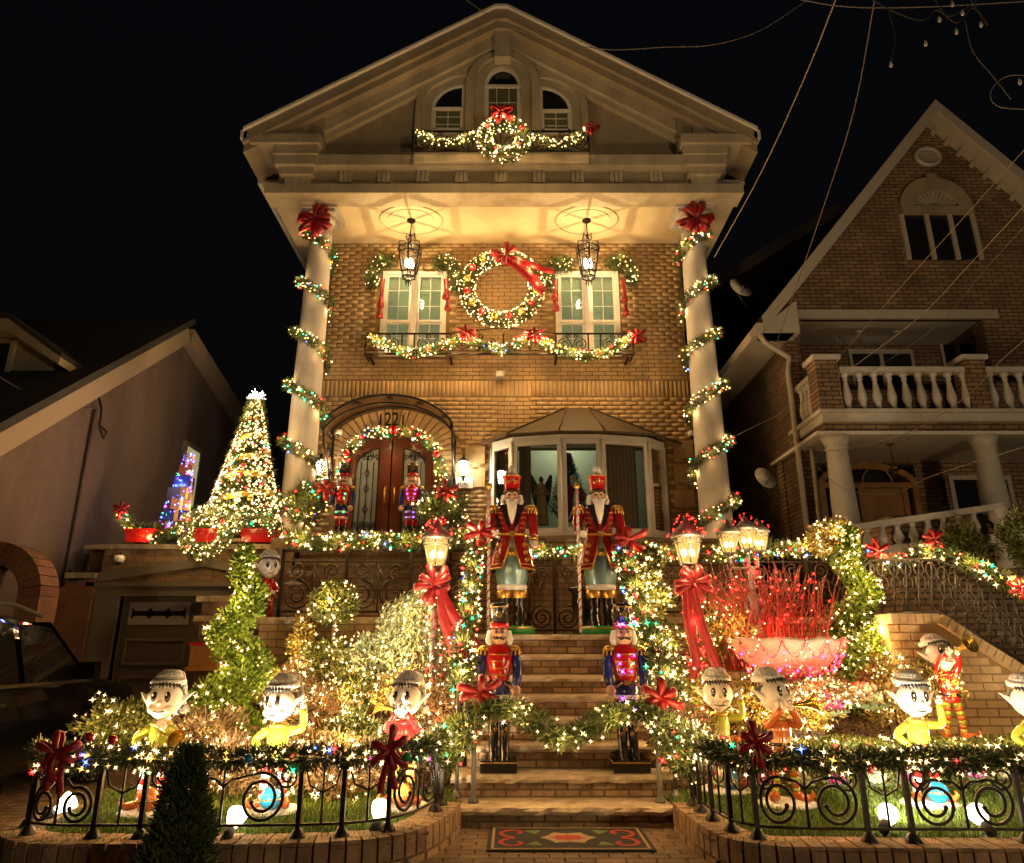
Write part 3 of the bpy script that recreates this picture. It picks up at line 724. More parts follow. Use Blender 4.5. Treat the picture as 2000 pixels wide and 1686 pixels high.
# second floor balcony
yb = YF-.42; b0, b1 = F(714, 670, yb)[0], F(1236, 670, yb)[0]; zb, zt2 = F(985, 694, yb)[1], F(985, 652, yb)[1]
B2 = thing('window_balcony_railing', 'long black iron balcony railing under the two second-floor windows', 'railing', ((b0+b1)/2, yb, zb))
mb = MB(); xs = [F(p, 670, yb)[0] for p in (714, 880, 1086, 1236)]
mb.bar((b0, yb, zb+.03), (b1, yb, zb+.03), .035); mb.bar((b0, yb, zb+.10), (b1, yb, zb+.10), .02); mb.bar((xs[0], yb, zt2), (xs[1], yb, zt2), .03); mb.bar((xs[2], yb, zt2), (xs[3], yb, zt2), .03)
hm = [(xs[1]+(xs[2]-xs[1])*t/12, yb, zt2+.11*sin(pi*t/12)) for t in range(13)]; mb.tube(hm, .016, 5)
rail_bars(mb, xs+[(xs[0]+xs[1])/2-.12, (xs[0]+xs[1])/2+.12, (xs[2]+xs[3])/2-.12, (xs[2]+xs[3])/2+.12, (xs[1]+xs[2])/2], yb, zb, zt2, .014)
for x in (b0, b1): mb.bar((x, yb, zt2), (x, YF, zt2), .028); mb.bar((x, yb, zb+.05), (x, YF, zb+.05), .028)
for x in (b0+.1, xs[1], xs[2], b1-.1): mb.bar((x, yb, zb-.02), (x, YF, zb-.02), .05, .03)
mb.build('rail', M['iron'], B2)
for a, b in ((xs[0], (xs[0]+xs[1])/2-.12), ((xs[0]+xs[1])/2+.12, xs[1]), (xs[1], (xs[1]+xs[2])/2), ((xs[1]+xs[2])/2, xs[2]), (xs[2], (xs[2]+xs[3])/2-.12), ((xs[2]+xs[3])/2+.12, xs[3])):
    m2 = MB(); iron_panel(m2, a, b, zb+.1, zt2, yb, .015); m2.build('scroll_panel', M['iron'], B2)
# ---- second floor windows
for wi, (a, b, c, d) in enumerate(wins):
    wr = bpy.data.objects.new('double_window', None); COL.objects.link(wr); wr.parent = H; wr.location = Vector(((a+b)/2, YF, c))-wloc(H)
    y = YF-.03; mid = (a+b)/2; mb = MB()
    mb.bx(a, a+.08, y, y+.12, c, d); mb.bx(b-.08, b, y, y+.12, c, d); mb.bx(a+.08, b-.08, y, y+.12, d-.08, d); mb.bx(a+.08, b-.08, y, y+.12, c, c+.07); mb.bx(mid-.065, mid+.065, y-.005, y+.12, c+.07, d-.08); mb.build('frame', M['white'], wr)
    zm = c+(d-c)*.40
    for s0, s1 in ((a+.08, mid-.065), (mid+.065, b-.08)):
        for lo, hi, yy in ((c+.07, zm, y+.045), (zm, d-.08, y+.02)):
            mb = MB(); f = .045; mb.bx(s0, s1, yy, yy+.03, hi-f, hi-.001); mb.bx(s0, s1, yy, yy+.03, lo+.001, lo+f); mb.bx(s0+.001, s0+f, yy+.001, yy+.03, lo+f, hi-f); mb.bx(s1-f, s1-.001, yy+.001, yy+.03, lo+f, hi-f)
            sash = mb.build('sash', M['white'], wr)
            mb = MB(); mx = (s0+s1)/2; mb.bx(mx-.006, mx+.006, yy+.012, yy+.02, lo+f, hi-f)
            nr = 3 if hi == d-.08 else 2
            for k in range(1, nr): z = lo+(hi-lo)*k/nr; mb.bx(s0+f, s1-f, yy+.011, yy+.021, z-.006, z+.006)
            mb.build('muntin', M['white'], sash)
            mb = MB(); mb.bx(s0+f, s1-f, yy+.022, yy+.026, lo+f, hi-f); mb.build('pane', M['glass'], sash)
    mb = MB(); n = 46
    for k in range(n): z = c+(d-c)*(k+.5)/n; mb.bx(a+.05, b-.05, YF+.135, YF+.139, z-(d-c)/n*.46, z+(d-c)/n*.46)
    mb.build('blind', M['blind'], wr)
    mb = MB(); mb.bx(a, b, YF+.2, YF+.22, c, d); mb.build('room_dark', M['curtain'], wr)
# ---- door
DR = bpy.data.objects.new('front_door', None); COL.objects.link(DR); DR.parent = H; DR.location = Vector((dC, YF, ZPORCH))-wloc(H)
jamb = arch_poly(dL, dR, ZPORCH, dSp, dT); jin = arch_poly(dL+.1, dR-.1, ZPORCH, dSp, dT-.1)
mb = MB(); mb.band(jin, jamb, YF+.04, YF+.2); mb.build('door_frame', M['wood'], DR)
for s in (-1, 1):
    n = 10; e0, e1 = (0, pi/2) if s > 0 else (pi, pi/2); R = dRad-.1; RZ = dT-.1-dSp
    leaf = [(dC+s*.012, ZPORCH), (dC+s*R, ZPORCH)]+[(dC+R*cos(e0+(e1-e0)*i/n)+(0 if i < n else s*.012), dSp+RZ*sin(e0+(e1-e0)*i/n)) for i in range(n+1)]
    mb = MB(); mb.prism(leaf if s > 0 else leaf[::-1], YF+.10, YF+.16); lf = mb.build('door_leaf', M['wood'], DR)
    xi, xo = dC+s*.24, dC+s*(R-.16)
    gl = [(xi, ZPORCH+.28), (xo, ZPORCH+.28)]+[(dC+(R-.16)*cos(e0+(e1-e0)*i/n*.84), dSp-.12+(RZ-.08)*sin(e0+(e1-e0)*i/n*.84)) for i in range(n+1)]
    gl = [p for p in gl if abs(p[0]-dC) >= .235]; gl.append((xi, max(p[1] for p in gl)))
    mb = MB(); mb.prism(gl if s > 0 else gl[::-1], YF+.088, YF+.10); mb.build('door_glass', M['doorglass'], lf)
    mb = MB(); z0, z1 = ZPORCH+.28, dSp+RZ*.55; y = YF+.075; w = abs(xo-xi); cx = (xi+xo)/2
    mb.tube([(x, y, z) for x, z in gl]+[(gl[0][0], y, gl[0][1])], .012, 4)
    for t in (-.28, 0, .28):
        mb.tube([(cx+t*w, y, z0+.05), (cx+t*w, y, z1-.15-abs(t)*.5)], .009, 4)
        for s2 in (-1, 1):
            mb.tube([(x, y, z) for x, z in scroll2(cx+t*w+s2*.06, z0+.22+abs(t)*.3, .06, .015, 0 if s2 < 0 else pi, s2*1.3, 14)], .008, 4)
            mb.tube([(x, y, z) for x, z in scroll2(cx+t*w+s2*.065, z1-.25+.1*(1-abs(t)*2), .065, .015, 0 if s2 < 0 else pi, -s2*1.3, 14)], .008, 4)
    for zz in (.33, .55, .72): z = z0+(z1-z0)*zz; mb.tube([(cx, y, z-.09), (cx+.05, y, z), (cx, y, z+.09), (cx-.05, y, z), (cx, y, z-.09)], .008, 4)
    mb.build('iron_grille', M['iron'], lf)
    mb = MB(); mb.lathe([(.0, 0), (.035, 0), (.035, .015), (.018, .02), (.018, .05)], 10, (0, 0, 0)); mb.bar((dC+s*.09, YF+.05, ZPORCH+1.0), (dC+s*.09, YF+.05, ZPORCH+1.3), .03); mb.v = [v for v in mb.v]; 
    mb = MB(); mb.tube([(dC+s*.09, YF+.10, ZPORCH+.95), (dC+s*.09, YF+.04, ZPORCH+1.0), (dC+s*.09, YF+.04, ZPORCH+1.25), (dC+s*.09, YF+.10, ZPORCH+1.3)], .016, 6); mb.build('handle', M['gold'], lf)
# house number
def text_mesh(txt, size, ext=.008):
    cu = bpy.data.curves.new('txt', 'FONT'); cu.body = txt; cu.size = size; cu.extrude = ext; cu.align_x = 'CENTER'; cu.align_y = 'CENTER'
    o = bpy.data.objects.new('txt', cu); COL.objects.link(o); dg = bpy.context.evaluated_depsgraph_get(); me = bpy.data.meshes.new_from_object(o.evaluated_get(dg)); bpy.data.objects.remove(o); return me
for i, ch in enumerate('1221'):
    me = text_mesh(ch, .34); me.materials.append(M['iron']); o = bpy.data.objects.new('house_number', me); COL.objects.link(o); o.parent = H
    x, z = F(744+i*14.6, 826-(0 if i in (0, 3) else 4)*1.0, YF); o.location = Vector((x, YF-.05, z))-wloc(H); o.rotation_euler = (pi/2, 0, 0); o.scale = (.85, 1.12, 1)
# ---- entry canopy
CN = bpy.data.objects.new('door_canopy', None); COL.objects.link(CN); CN.parent = H; CN.location = Vector((dC, YF, dT))-wloc(H)
cyf = YF-.85; cl, cr = F(630, 830, cyf)[0], F(882, 838, cyf)[0]; cc = (cl+cr)/2; cw = (cr-cl)/2; ct = F(755, 772, cyf)[1]; cs = F(755, 826, cyf)[1]
A = lambda k, R=1.0: (cc+cw*R*sin(k), cs+(ct-cs)*((cos(k)-cos(1.15))/(1-cos(1.15)))*1.0)
ks = [-1.15+2.3*i/20 for i in range(21)]; sc = 1/sin(1.15)
top = [(cc+cw*sc*sin(k), cs+(ct-cs)*(cos(k)-cos(1.15))/(1-cos(1.15))) for k in ks]
mb = MB(); mb.sheet([[(x, cyf, z) for x, z in top], [(x, YF-.02, z+.02) for x, z in top]], True); mb.sheet([[(x, cyf, z-.02) for x, z in top], [(x, YF-.02, z) for x, z in top]], True); mb.build('canopy_roof', M['bronze'], CN)
mb = MB(); mb.tube([(x, cyf-.005, z+.01) for x, z in top], .024, 6); mb.tube([(x, cyf-.005, z-.15) for x, z in top], .018, 6); mb.tube([(x, cyf+.6, z-.03) for x, z in top], .018, 6)
for i in (0, 20): mb.bar((top[i][0], cyf, top[i][1]-.1), (top[i][0], cyf, top[i][1]+.01), .045)
mb.build('canopy_frame', M['iron'], CN)
for i in (2, 6, 10, 14, 18):
    x, z = top[i]; m2 = MB(); 
    for s in (-1, 1): m2.tube([(q, cyf-.005, w) for q, w in scroll2(x+s*.045, z-.07, .045, .012, pi/2, s*1.4, 12)], .009, 4)
    m2.build('canopy_scroll', M['iron'], CN)
for s, xx in ((-1, top[0][0]), (1, top[20][0])):
    z0 = top[0][1]-.1; m2 = MB(); m2.bar((xx, YF-.03, z0-.95), (xx, YF-.03, z0+.1), .04); m2.bar((xx, cyf, z0), (xx, YF-.03, z0), .035)
    m2.tube([(xx, cyf+.06, z0-.02), (xx, cyf+.25, z0-.3), (xx, YF-.3, z0-.55), (xx, YF-.05, z0-.85)], .018, 6)
    m2.tube([(xx, YF-.22+a, z0-.25+b) for a, b in scroll2(0, 0, .16, .03, 0, 1.7, 20)], .012, 5); m2.tube([(xx, YF-.15+a, z0-.68+b) for a, b in scroll2(0, 0, .1, .02, 0, 1.7, 20)], .012, 5); m2.build('canopy_bracket', M['iron'], CN)
# ---- bay window
BW = bpy.data.objects.new('bay_window', None); COL.objects.link(BW); BW.parent = H; BW.location = Vector(((bayL+bayR)/2, YF, bayB))-wloc(H)
n = 5; proj = .62; bc = (bayL+bayR)/2; bwid = (bayR-bayL)/2
ang = [pi-pi*i/n for i in range(n+1)]; bx = [bc+bwid*(-1+2*i/n)*(1.0) for i in range(n+1)]
by = [YF-.02, YF-.40, YF-.60, YF-.60, YF-.40, YF-.02]
bx = [bayL, bayL+.40, bc-.36, bc+.36, bayR-.40, bayR]
zB, zT = P(1100, 1040, YF-.6).z, P(1100, 858, YF-.6).z
mb = MB(); mb.plan([(x, y) for x, y in zip(bx, by)][::-1], zB-.05, zB); mb.build('bay_sill', M['white'], BW)
mb = MB(); mb.plan([(bc+(x-bc)*.93, YF-.02+(y-YF+.02)*.9) for x, y in zip(bx, by)][::-1], zB-.42, zB-.05); mb.build('bay_apron', M['brick'], BW)
mb = MB(); mb.plan([(x, y) for x, y in zip(bx, by)][::-1], zT, zT+.10); mb.build('bay_head', M['white'], BW)
for i in range(n):
    a, b = Vector((bx[i], by[i], 0)), Vector((bx[i+1], by[i+1], 0)); d = (b-a).normalized(); nn = Vector((d.y, -d.x, 0)); f = .085
    L = (b-a).length
    def q(t, z, o=0): return a+d*t+nn*o+Vector((0, 0, z))
    mb = MB()
    for t0, t1, z0, z1 in ((.008, f, zB, zT), (L-f, L-.008, zB, zT), (f, L-f, zB, zB+f), (f, L-f, zT-f, zT)):
        mb.add([q(t0, z0, .02), q(t1, z0, .02), q(t1, z1, .02), q(t0, z1, .02), q(t0, z0, -.05), q(t1, z0, -.05), q(t1, z1, -.05), q(t0, z1, -.05)], [(0,1,2,3),(7,6,5,4),(0,4,5,1),(1,5,6,2),(2,6,7,3),(3,7,4,0)])
    sash = mb.build('sash', M['white'], BW)
    mb = MB(); mb.add([q(f, zB+f, -.02), q(L-f, zB+f, -.02), q(L-f, zT-f, -.02), q(f, zT-f, -.02)], [(0,1,2,3)]); mb.build('pane', M['glass'], sash)
    mb = MB(); mb.tube([q(0, zB, 0), q(0, zT, 0)], .035, 6); mb.build('mullion', M['white'], BW)
rt = [F(1105, 798, YF), F(1150, 798, YF)]; zr = max(rt[0][1], rt[1][1]); ex = [P(935, 866, YF).x, bayL+.28, bc-.42, bc+.42, bayR-.28, P(1332, 866, YF).x]; ey = [YF-.03, YF-.62, YF-.82, YF-.82, YF-.62, YF-.03]
ze = zT+.10; 
for i in range(5):
    t0 = rt[0][0] if i < 3 else rt[1][0]; t1 = rt[0][0] if i < 2 else rt[1][0]
    mb = MB(); vs = [(ex[i], ey[i], ze), (ex[i+1], ey[i+1], ze), (t1, YF-.03, zr), (t0, YF-.03, zr)]
    if abs(t1-t0) < 1e-6: mb.add(vs[:3]+[(x, y+.001, z-.05) for x, y, z in vs[:3]], [(0,1,2),(5,4,3),(0,3,4,1),(1,4,5,2),(2,5,3,0)])
    else: mb.add(vs+[(x, y+.001, z-.05) for x, y, z in vs], [(0,1,2,3),(7,6,5,4),(0,4,5,1),(1,5,6,2),(2,6,7,3),(3,7,4,0)])
    mb.build('bay_roof_panel', M['roofbay'], BW)
    if i: m2 = MB(); m2.tube([Vector(vs[0])+Vector((0, -.01, .01)), Vector(vs[3])+Vector((0, -.01, .01))], .014, 5); m2.build('roof_seam', M['roofbay'], BW)
# the room seen through the bay
mb = MB(); mb.bx(bayL-.4, bayR+.4, YF+2.6, YF+2.65, 3, 6.2); mb.bx(bayL-.45, bayL-.4, YF+.3, YF+2.6, 3, 6.2); mb.bx(bayR+.4, bayR+.45, YF+.3, YF+2.6, 3, 6.2); mb.bx(bayL-.4, bayR+.4, YF+.3, YF+2.6, 6.15, 6.2); mb.bx(bayL-.4, bayR+.4, YF+.3, YF+2.6, 2.9, 3); mb.build('living_room', M['roomwall'], BW)
lamp_point('room_lamp', (bc-.1, YF+1.9, 5.9), 15, (1, .98, .72), .15, BW)
for xa, xb in ((bayL+.02, bayL+.36), (bayL+.52, bayL+.74), (bc+.36, bayR-.62), (bayR-.42, bayR-.03)):
    m2 = MB(); k = 28; ya = YF-.05 if (xa < bayL+.3 or xb > bayR-.3) else YF-.3
    rows = [[(xa+(xb-xa)*i/k, ya+.025*sin(i*2.2)+(.10 if ya > YF-.1 else 0), z) for i in range(k+1)] for z in (zB+.02, zT)]
    m2.sheet(rows); m2.build('curtain', M['curtain'], BW)
# ================================================================== porch, stairs, terraces
ZL = 1.53; YW = 8.9
stx = .45
ST = thing('front_steps', 'brick steps with worn stone treads climbing to the landing', 'steps', (stx, 6.3, 0))
zs = [.165, .345, .54, .73, .92, 1.10, 1.31, ZL]; ys = [6.28+.32*i for i in range(8)]
for i in range(8):
    hwid = .92 if i < 2 else .86
    mb = MB(); z0 = zs[i-1] if i else -.01; z1 = zs[i]
    mb.bx(stx-hwid, stx+hwid, ys[i]+.03, (ys[i+1]+.10 if i < 7 else 9.0), z0-.02, z1-.06); rr = mb.build('step_core', M['soilmortar'], ST)
    bricks(ST, courses(stx-hwid, stx+hwid, z0+.004, z1-.062, ys[i]+.03, .21, (z1-z0-.06)/2, .010, depth=.03), 'brickdark', 'riser_brick', 300)
    # rough-edged tread slab
    k = 26; rows = []
    y1 = ys[i]+.42 if i < 7 else ys[i]+.5
    for (yy, z) in ((ys[i]+.02, z1-.062), (ys[i]-.03, z1-.058), (ys[i]-.045, z1-.03), (ys[i]-.035, z1-.004), (ys[i]-.01, z1), (y1, z1), (y1, z1-.06)):
        rows.append([(stx-hwid-.05+(2*hwid+.1)*j/k, yy+(random.uniform(-.012, .012) if yy < ys[i]+.01 else 0), z+(random.uniform(-.004, .004) if yy < ys[i] else 0)) for j in range(k+1)])
    mb = MB(); mb.sheet(rows, False); mb.build('tread', M['limestone'], ST)
LD = tag(thing('landing', None, None, (0, YW, 0)), kind='structure')
mb = MB(); mb.bx(-3.4, 4.6, 8.95, 11.0, 0, ZL-.004); mb.build('landing_slab', M['limestone'], LD)
PW = thing('porch_wall', 'brick porch wall behind the landing railing, under the bay window', 'wall', (1.4, 11, ZL))
mb = MB(); mb.bx(-.95, XR+.1, 11.0, YF, ZL, ZPORCH-.05); mb.build('core', M['mortar'], PW)
bricks(PW, courses(-.95, XR+.1, ZL, ZPORCH-.06, 11.0, .235, .09), 'brick', 'brick', 300)
mb = MB(); mb.bx(-5.2, XR+.25, 10.92, YF+.0, ZPORCH-.05, ZPORCH); mb.build('coping', M['limestone'], PW)
PS = thing('porch_steps', 'brick steps behind the iron railing rising to the red front door', 'steps', (-2.2, 9.4, ZL))
for i in range(8):
    z0 = ZL+i*.183; z1 = z0+.183; y = 9.45+i*.2
    mb = MB(); mb.bx(-3.2, -.96, y, 11.0, z0, z1-.045); mb.build('step_core', M['mortar'], PS)
    bricks(PS, courses(-3.2, -.96, z0, z1-.047, y, .22, .068, .01), 'brick', 'riser_brick', 36)
    mb = MB(); mb.bx(-3.25, -.955, y-.035, y+.24, z1-.045, z1); mb.build('tread', M['limestone'], PS)
mb = MB(); mb.bx(-3.6, -3.26, 10.5, 11.0, ZL, ZPORCH-.05); mb.build('side_wall', M['brickdark'], PS)
# retaining walls either side of the steps
RW = []
for nm, x0, x1, lab in (('l', -3.1, -.43, 'tan brick retaining wall left of the steps behind the garden bushes'), ('r', 1.33, 4.5, 'tan brick retaining wall right of the steps behind the fountain')):
    r = thing('retaining_wall', lab, 'wall', ((x0+x1)/2, YW, 0)); RW.append(r)
    mb = MB(); mb.bx(x0, x1, YW+.01, YW+.25, .1, 1.66); mb.build('core', M['mortar'], r)
    bricks(r, courses(x0, x1, .1, 1.66, YW+.01, .235, .09), 'brick', 'brick', 300)
    mb = MB(); mb.bx(x0-.04, x1+.04, YW-.06, YW+.3, 1.66, 1.735); mb.build('coping', M['limestone'], r)
# garage block at the left
YG = 10.8; gx0, gx1 = P(197, 1120, YG).x, -3.3; gz = P(205, 1066, YG).z
G = thing('garage_block', 'brick garage with panelled door under the terrace, beside the driveway', 'garage', ((gx0+gx1)/2, YG, 0))
dz = P(205, 1165, YG).z; ox0, ox1 = P(215, 1200, YG).x+.12, gx1-.35
mb = MB(); holed(mb, gx0, gx1, 0, gz-.06, [(ox0, ox1, -.1, dz)], YG, YG+.3); mb.bx(gx0, gx1, YG+.3, 12.98, ZPORCH-.3, ZPORCH-.06); mb.bx(gx0, gx0+.2, YG+.3, 13, 0, ZPORCH-.3); mb.build('core', M['mortar'], G)
bricks(G, courses(gx0, gx1, dz+.12, gz-.06, YG, .26, .105), 'brickdark', 'brick', 300)
mb = MB(); mb.bx(gx0-.12, gx1, YG-.1, YG+.4, gz-.06, gz+.01); mb.build('coping', M['limestone'], G)
mb = MB(); mb.bx(gx0, ox0, YG-.05, YG+.1, 0, dz); mb.bx(ox1, gx1, YG-.05, YG+.1, 0, dz); mb.bx(gx0-.1, gx1, YG-.06, YG+.1, dz, dz+.14); mb.bx(gx0-.14, gx1, YG-.10, YG+.1, dz+.14, dz+.2)
mb.build('door_surround', M['garage'], G)
am = (gx0+gx1)/2-.0; apk = P(400, 1100, YG)
mb = MB(); mb.prism([(gx0, dz+.21), (apk.x, apk.z-.06), (apk.x, apk.z+.07), (gx0, dz+.35)][::-1], YG-.07, YG); mb.prism([(apk.x, apk.z-.06), (gx1, dz+.21), (gx1, dz+.35), (apk.x, apk.z+.07)][::-1], YG-.07, YG); mb.build('gable_trim', M['garage'], G)
gd = MB(); gd.bx(ox0, ox1, YG+.12, YG+.16, 0, dz); GD = gd.build('garage_door', M['garage'], G)
gw_ = ox1-ox0
for r in range(4):
    z0 = dz*(3-r)/4+.04; z1 = dz*(4-r)/4-.04
    for c in range(2):
        xa = ox0+gw_*c/2+.1; xb = ox0+gw_*(c+1)/2-.1
        mb = MB()
        if r == 0: mb.bx(xa, xb, YG+.105, YG+.118, z0+.08, z1-.04); mb.build('door_window', M['silver'], GD)
        else:
            mb.bx(xa, xb, YG+.10, YG+.118, z0+.04, z0+.07); mb.bx(xa, xb, YG+.10, YG+.118, z1-.07, z1-.04); mb.bx(xa, xa+.03, YG+.10, YG+.118, z0+.07, z1-.07); mb.bx(xb-.03, xb, YG+.10, YG+.118, z0+.07, z1-.07); mb.build('door_panel', M['trimtan'], GD)
        if r == 0:
            mb = MB(); zc = (z0+z1)/2+.02; k = 24
            top_ = [(xa+.05+(xb-xa-.1)*i/k, zc+.035+.05*max(0, cos(i*2*pi/k*3/1.0))**6) for i in range(k+1)]; bot = [(x, 2*zc-z) for x, z in top_]
            mb.band(bot, top_, YG+.098, YG+.104); mb.build('window_fret', M['iron'], GD)
# stair to the neighbour's yard beside the garage
S2 = thing('side_stair_wall', 'dark brick stair wall with handrail between the garage and the neighbour', 'wall', (gx0-.5, YG, 0))
mb = MB(); e = [P(80, 1215, YG-.6), P(185, 1105, YG-.2)]
mb.prism([(gx0-1.9, 0), (gx0-.02, 0), (gx0-.02, gz-.5), (gx0-.4, gz-.55), (gx0-1.9, 1.0)], YG-.1, YG+.1); mb.build('wall', M['brickred'], S2)
mb = MB(); mb.bx(gx0-.45, gx0-.0, YG-.15, YG+.2, gz-.5, gz-.42); mb.build('coping', M['limestone'], S2)
mb = MB(); mb.bx(gx0-.5, gx0-.12, YG+.5, YG+.9, 0, gz+.0); mb.build('pier', M['brickred'], S2)
mb = MB(); mb.bx(gx0-.6, gx0-.05, YG+.45, YG+.95, gz+.0, gz+.07); mb.build('pier_cap', M['limestone'], S2)
mb = MB(); mb.tube([(gx0-1.9, YG-.02, 1.15), (gx0-.45, YG-.02, gz-.38)], .03, 6); mb.build('handrail', M['iron'], S2)
# ================================================================== garden ground, lawns and curved kerb walls
def wall_path(side):
    if side == 'l': return smooth_path([(-.43, 6.2, 0), (-.50, 5.75, 0), (-.68, 5.32, 0), (-1.02, 5.08, 0), (-1.6, 5.0, 0), (-2.5, 5.0, 0), (-3.05, 5.02, 0), (-3.35, 5.2, 0), (-3.5, 5.6, 0), (-3.55, 6.3, 0)], 12)
    return smooth_path([(1.3, 6.2, 0), (1.31, 5.75, 0), (1.37, 5.25, 0), (1.55, 5.0, 0), (1.95, 4.92, 0), (2.8, 4.9, 0), (3.6, 4.9, 0), (4.6, 4.9, 0), (5.4, 4.9, 0)], 12)
GW = {}
for side, lab in (('l', 'low curved brick wall carrying the fence left of the steps'), ('r', 'low curved brick wall carrying the fence right of the steps')):
    path = wall_path(side); g = thing('garden_wall', lab, 'wall', tuple(path[0])); GW[side] = path
    Lw = poly_len(path); n = int(Lw/.098); c = resample(path, n+1); core = []
    items = []; top = []
    sgn = 1 if side == 'l' else -1
    for i in range(n):
        a, b = c[i], c[i+1]; d = b-a; rz = math.atan2(d[1], d[0]); m = (a+b)/2; nrm = np.array([-d[1], d[0], 0])/np.linalg.norm(d)*sgn   # outward normal
        ro = rz if (np.array([sin(rz), -cos(rz)]) @ nrm[:2]) > 0 else rz+pi
        items.append((m+nrm*.0+np.array([0, 0, .125]), (.089, .05, .135), ro))       # upright course under the top
        top.append((m-nrm*.10+np.array([0, 0, .1985+random.uniform(-.003, .003)]), (.088, .245, .026), ro))
        if i % 2 == 0 and i+2 <= n:
            m2 = c[i+1]
            for k, z in enumerate((.022, -.06)): items.append((m2+nrm*.002+np.array([0, 0, z]), (.185, .05, .068), ro))
    bricks(g, top, 'brickdark', 'cap_brick', 150); bricks(g, items, 'brickdark', 'brick', 150)
    mb = MB(); rows = []
    for off in (.0, ):
        pass
    inner = []
    for i in range(len(c)):
        d = c[min(i+1, n)]-c[max(i-1, 0)]; nrm = np.array([-d[1], d[0], 0])/np.linalg.norm(d)*sgn
        inner.append([tuple(c[i]-nrm*.0+np.array([0, 0, -.1])), tuple(c[i]+np.array([0, 0, .178])), tuple(c[i]-nrm*.2+np.array([0, 0, .178])), tuple(c[i]-nrm*.2+np.array([0, 0, -.1]))])
    mb.sheet(inner, False, True); mb.build('mortar_core', M['mortar'], g)
def inside(poly, x, y):
    r = False; n = len(poly); j = n-1
    for i in range(n):
        if (poly[i][1] > y) != (poly[j][1] > y) and x < (poly[j][0]-poly[i][0])*(y-poly[i][1])/(poly[j][1]-poly[i][1])+poly[i][0]: r = not r
        j = i
    return r
def ground_z(x, y):
    t = min(max((y-6.5)/2.3, 0), 1); b = .17+.55*t*t*(3-2*t)
    return b+.02*sin(x*3.1+y*2)*t
for side, x0, x1, back in (('l', -3.5, -.47, 8.88), ('r', 1.3, 5.4, 8.88)):
    pl = [(p.x, p.y) for p in GW[side]]
    poly = pl+([(-3.55, back), (-.47, back)] if side == 'l' else [(5.4, back), (1.3, back)])
    mb = MB(); nx, ny = 30, 34; rows = []
    for j in range(ny+1):
        y = 5.02+(back-5.02)*j/ny; row = []
        for i in range(nx+1):
            x = x0+(x1-x0)*i/nx
            row.append((x, y, ground_z(x, y)))
        rows.append(row)
    # clip to the wall line
    vs = [p for r in rows for p in r]; fs = []
    for j in range(ny):
        for i in range(nx):
            q = (j*(nx+1)+i, j*(nx+1)+i+1, (j+1)*(nx+1)+i+1, (j+1)*(nx+1)+i); cx = sum(vs[k][0] for k in q)/4; cyy = sum(vs[k][1] for k in q)/4
            if inside(poly, cx, cyy): fs.append(q)
    mb.add(vs, fs, True); tag(mb.build('garden_soil', M['soil']), kind='structure')
    n = 26000; xs_ = RNG.uniform(x0, x1, n); ys_ = RNG.uniform(5.02, 6.75, n)
    keep = np.array([inside(poly, a, b) for a, b in zip(xs_, ys_)]); xs_, ys_ = xs_[keep], ys_[keep]
    zs_ = np.array([ground_z(a, b) for a, b in zip(xs_, ys_)]); p = np.stack([xs_, ys_, zs_], 1)
    V, Fc = needles(p, np.tile([0, 0, 1.], (len(p), 1)), .05, .008, .35)
    tag(place('lawn_grass', np_mesh('grass', V, Fc, M['grass'])), 'short green lawn grass behind the low curved wall '+('left' if side == 'l' else 'right')+' of the steps', 'grass', kind='stuff')
for side, x0, x1 in (('l', -3.4, -.5), ('r', 1.35, 5.2)):
    n = 9000; p = np.stack([RNG.uniform(x0, x1, n), RNG.uniform(6.6, 8.85, n), np.zeros(n)], 1); p[:, 2] = [ground_z(a, b)+.004 for a, b in p[:, :2]]
    V, Fc = leaves(p, RNG.normal(0, 1, (n, 3))*np.array([1, 1, .25])+np.array([0, 0, .15]), .05, .02, .2); tag(place('mulch', np_mesh('mulch', V, Fc, M['mulch'])), 'dark bark mulch covering the bed '+('left' if side == 'l' else 'right')+' of the steps', 'mulch', kind='stuff')
# doormat
DM = thing('doormat', 'black doormat with red scrolls and cream centre at the foot of the steps', 'doormat', (.42, 5.92, .012))
mb = MB(); mb.bx(-.60, .60, -.33, .33, 0, .012); mb.build('mat', M['blackgloss'] if False else mat('mat_black', (.015, .012, .012), .95, bump=.6), DM, True)
mcream = mat('mat_cream', (.26, .18, .09), .95, bump=.5); mred = mat('mat_red', (.28, .03, .02), .95, bump=.5); mgreen = mat('mat_green', (.10, .14, .03), .95, bump=.5)
mb = MB()
for x0, x1, y0, y1 in ((-.57, .57, -.305, -.285), (-.57, .57, .285, .305), (-.57, -.55, -.285, .285), (.55, .57, -.285, .285)): mb.bx(x0, x1, y0, y1, .0125, .0145)
mb.build('mat_border', mcream, DM, True)
mb = MB(); pts = [(cos(t*pi/6)*(.17 if t % 2 else .21), sin(t*pi/6)*(.12 if t % 2 else .17)) for t in range(12)]; mb.plan(pts, .0125, .0150); mb.build('mat_medallion', mcream, DM, True)
mb = MB(); pts = [(cos(t*pi/8)*(.10 if t % 2 else .13), sin(t*pi/8)*(.06 if t % 2 else .09)) for t in range(16)]; mb.plan(pts, .0151, .0160); mb.build('mat_flower', mred, DM, True)
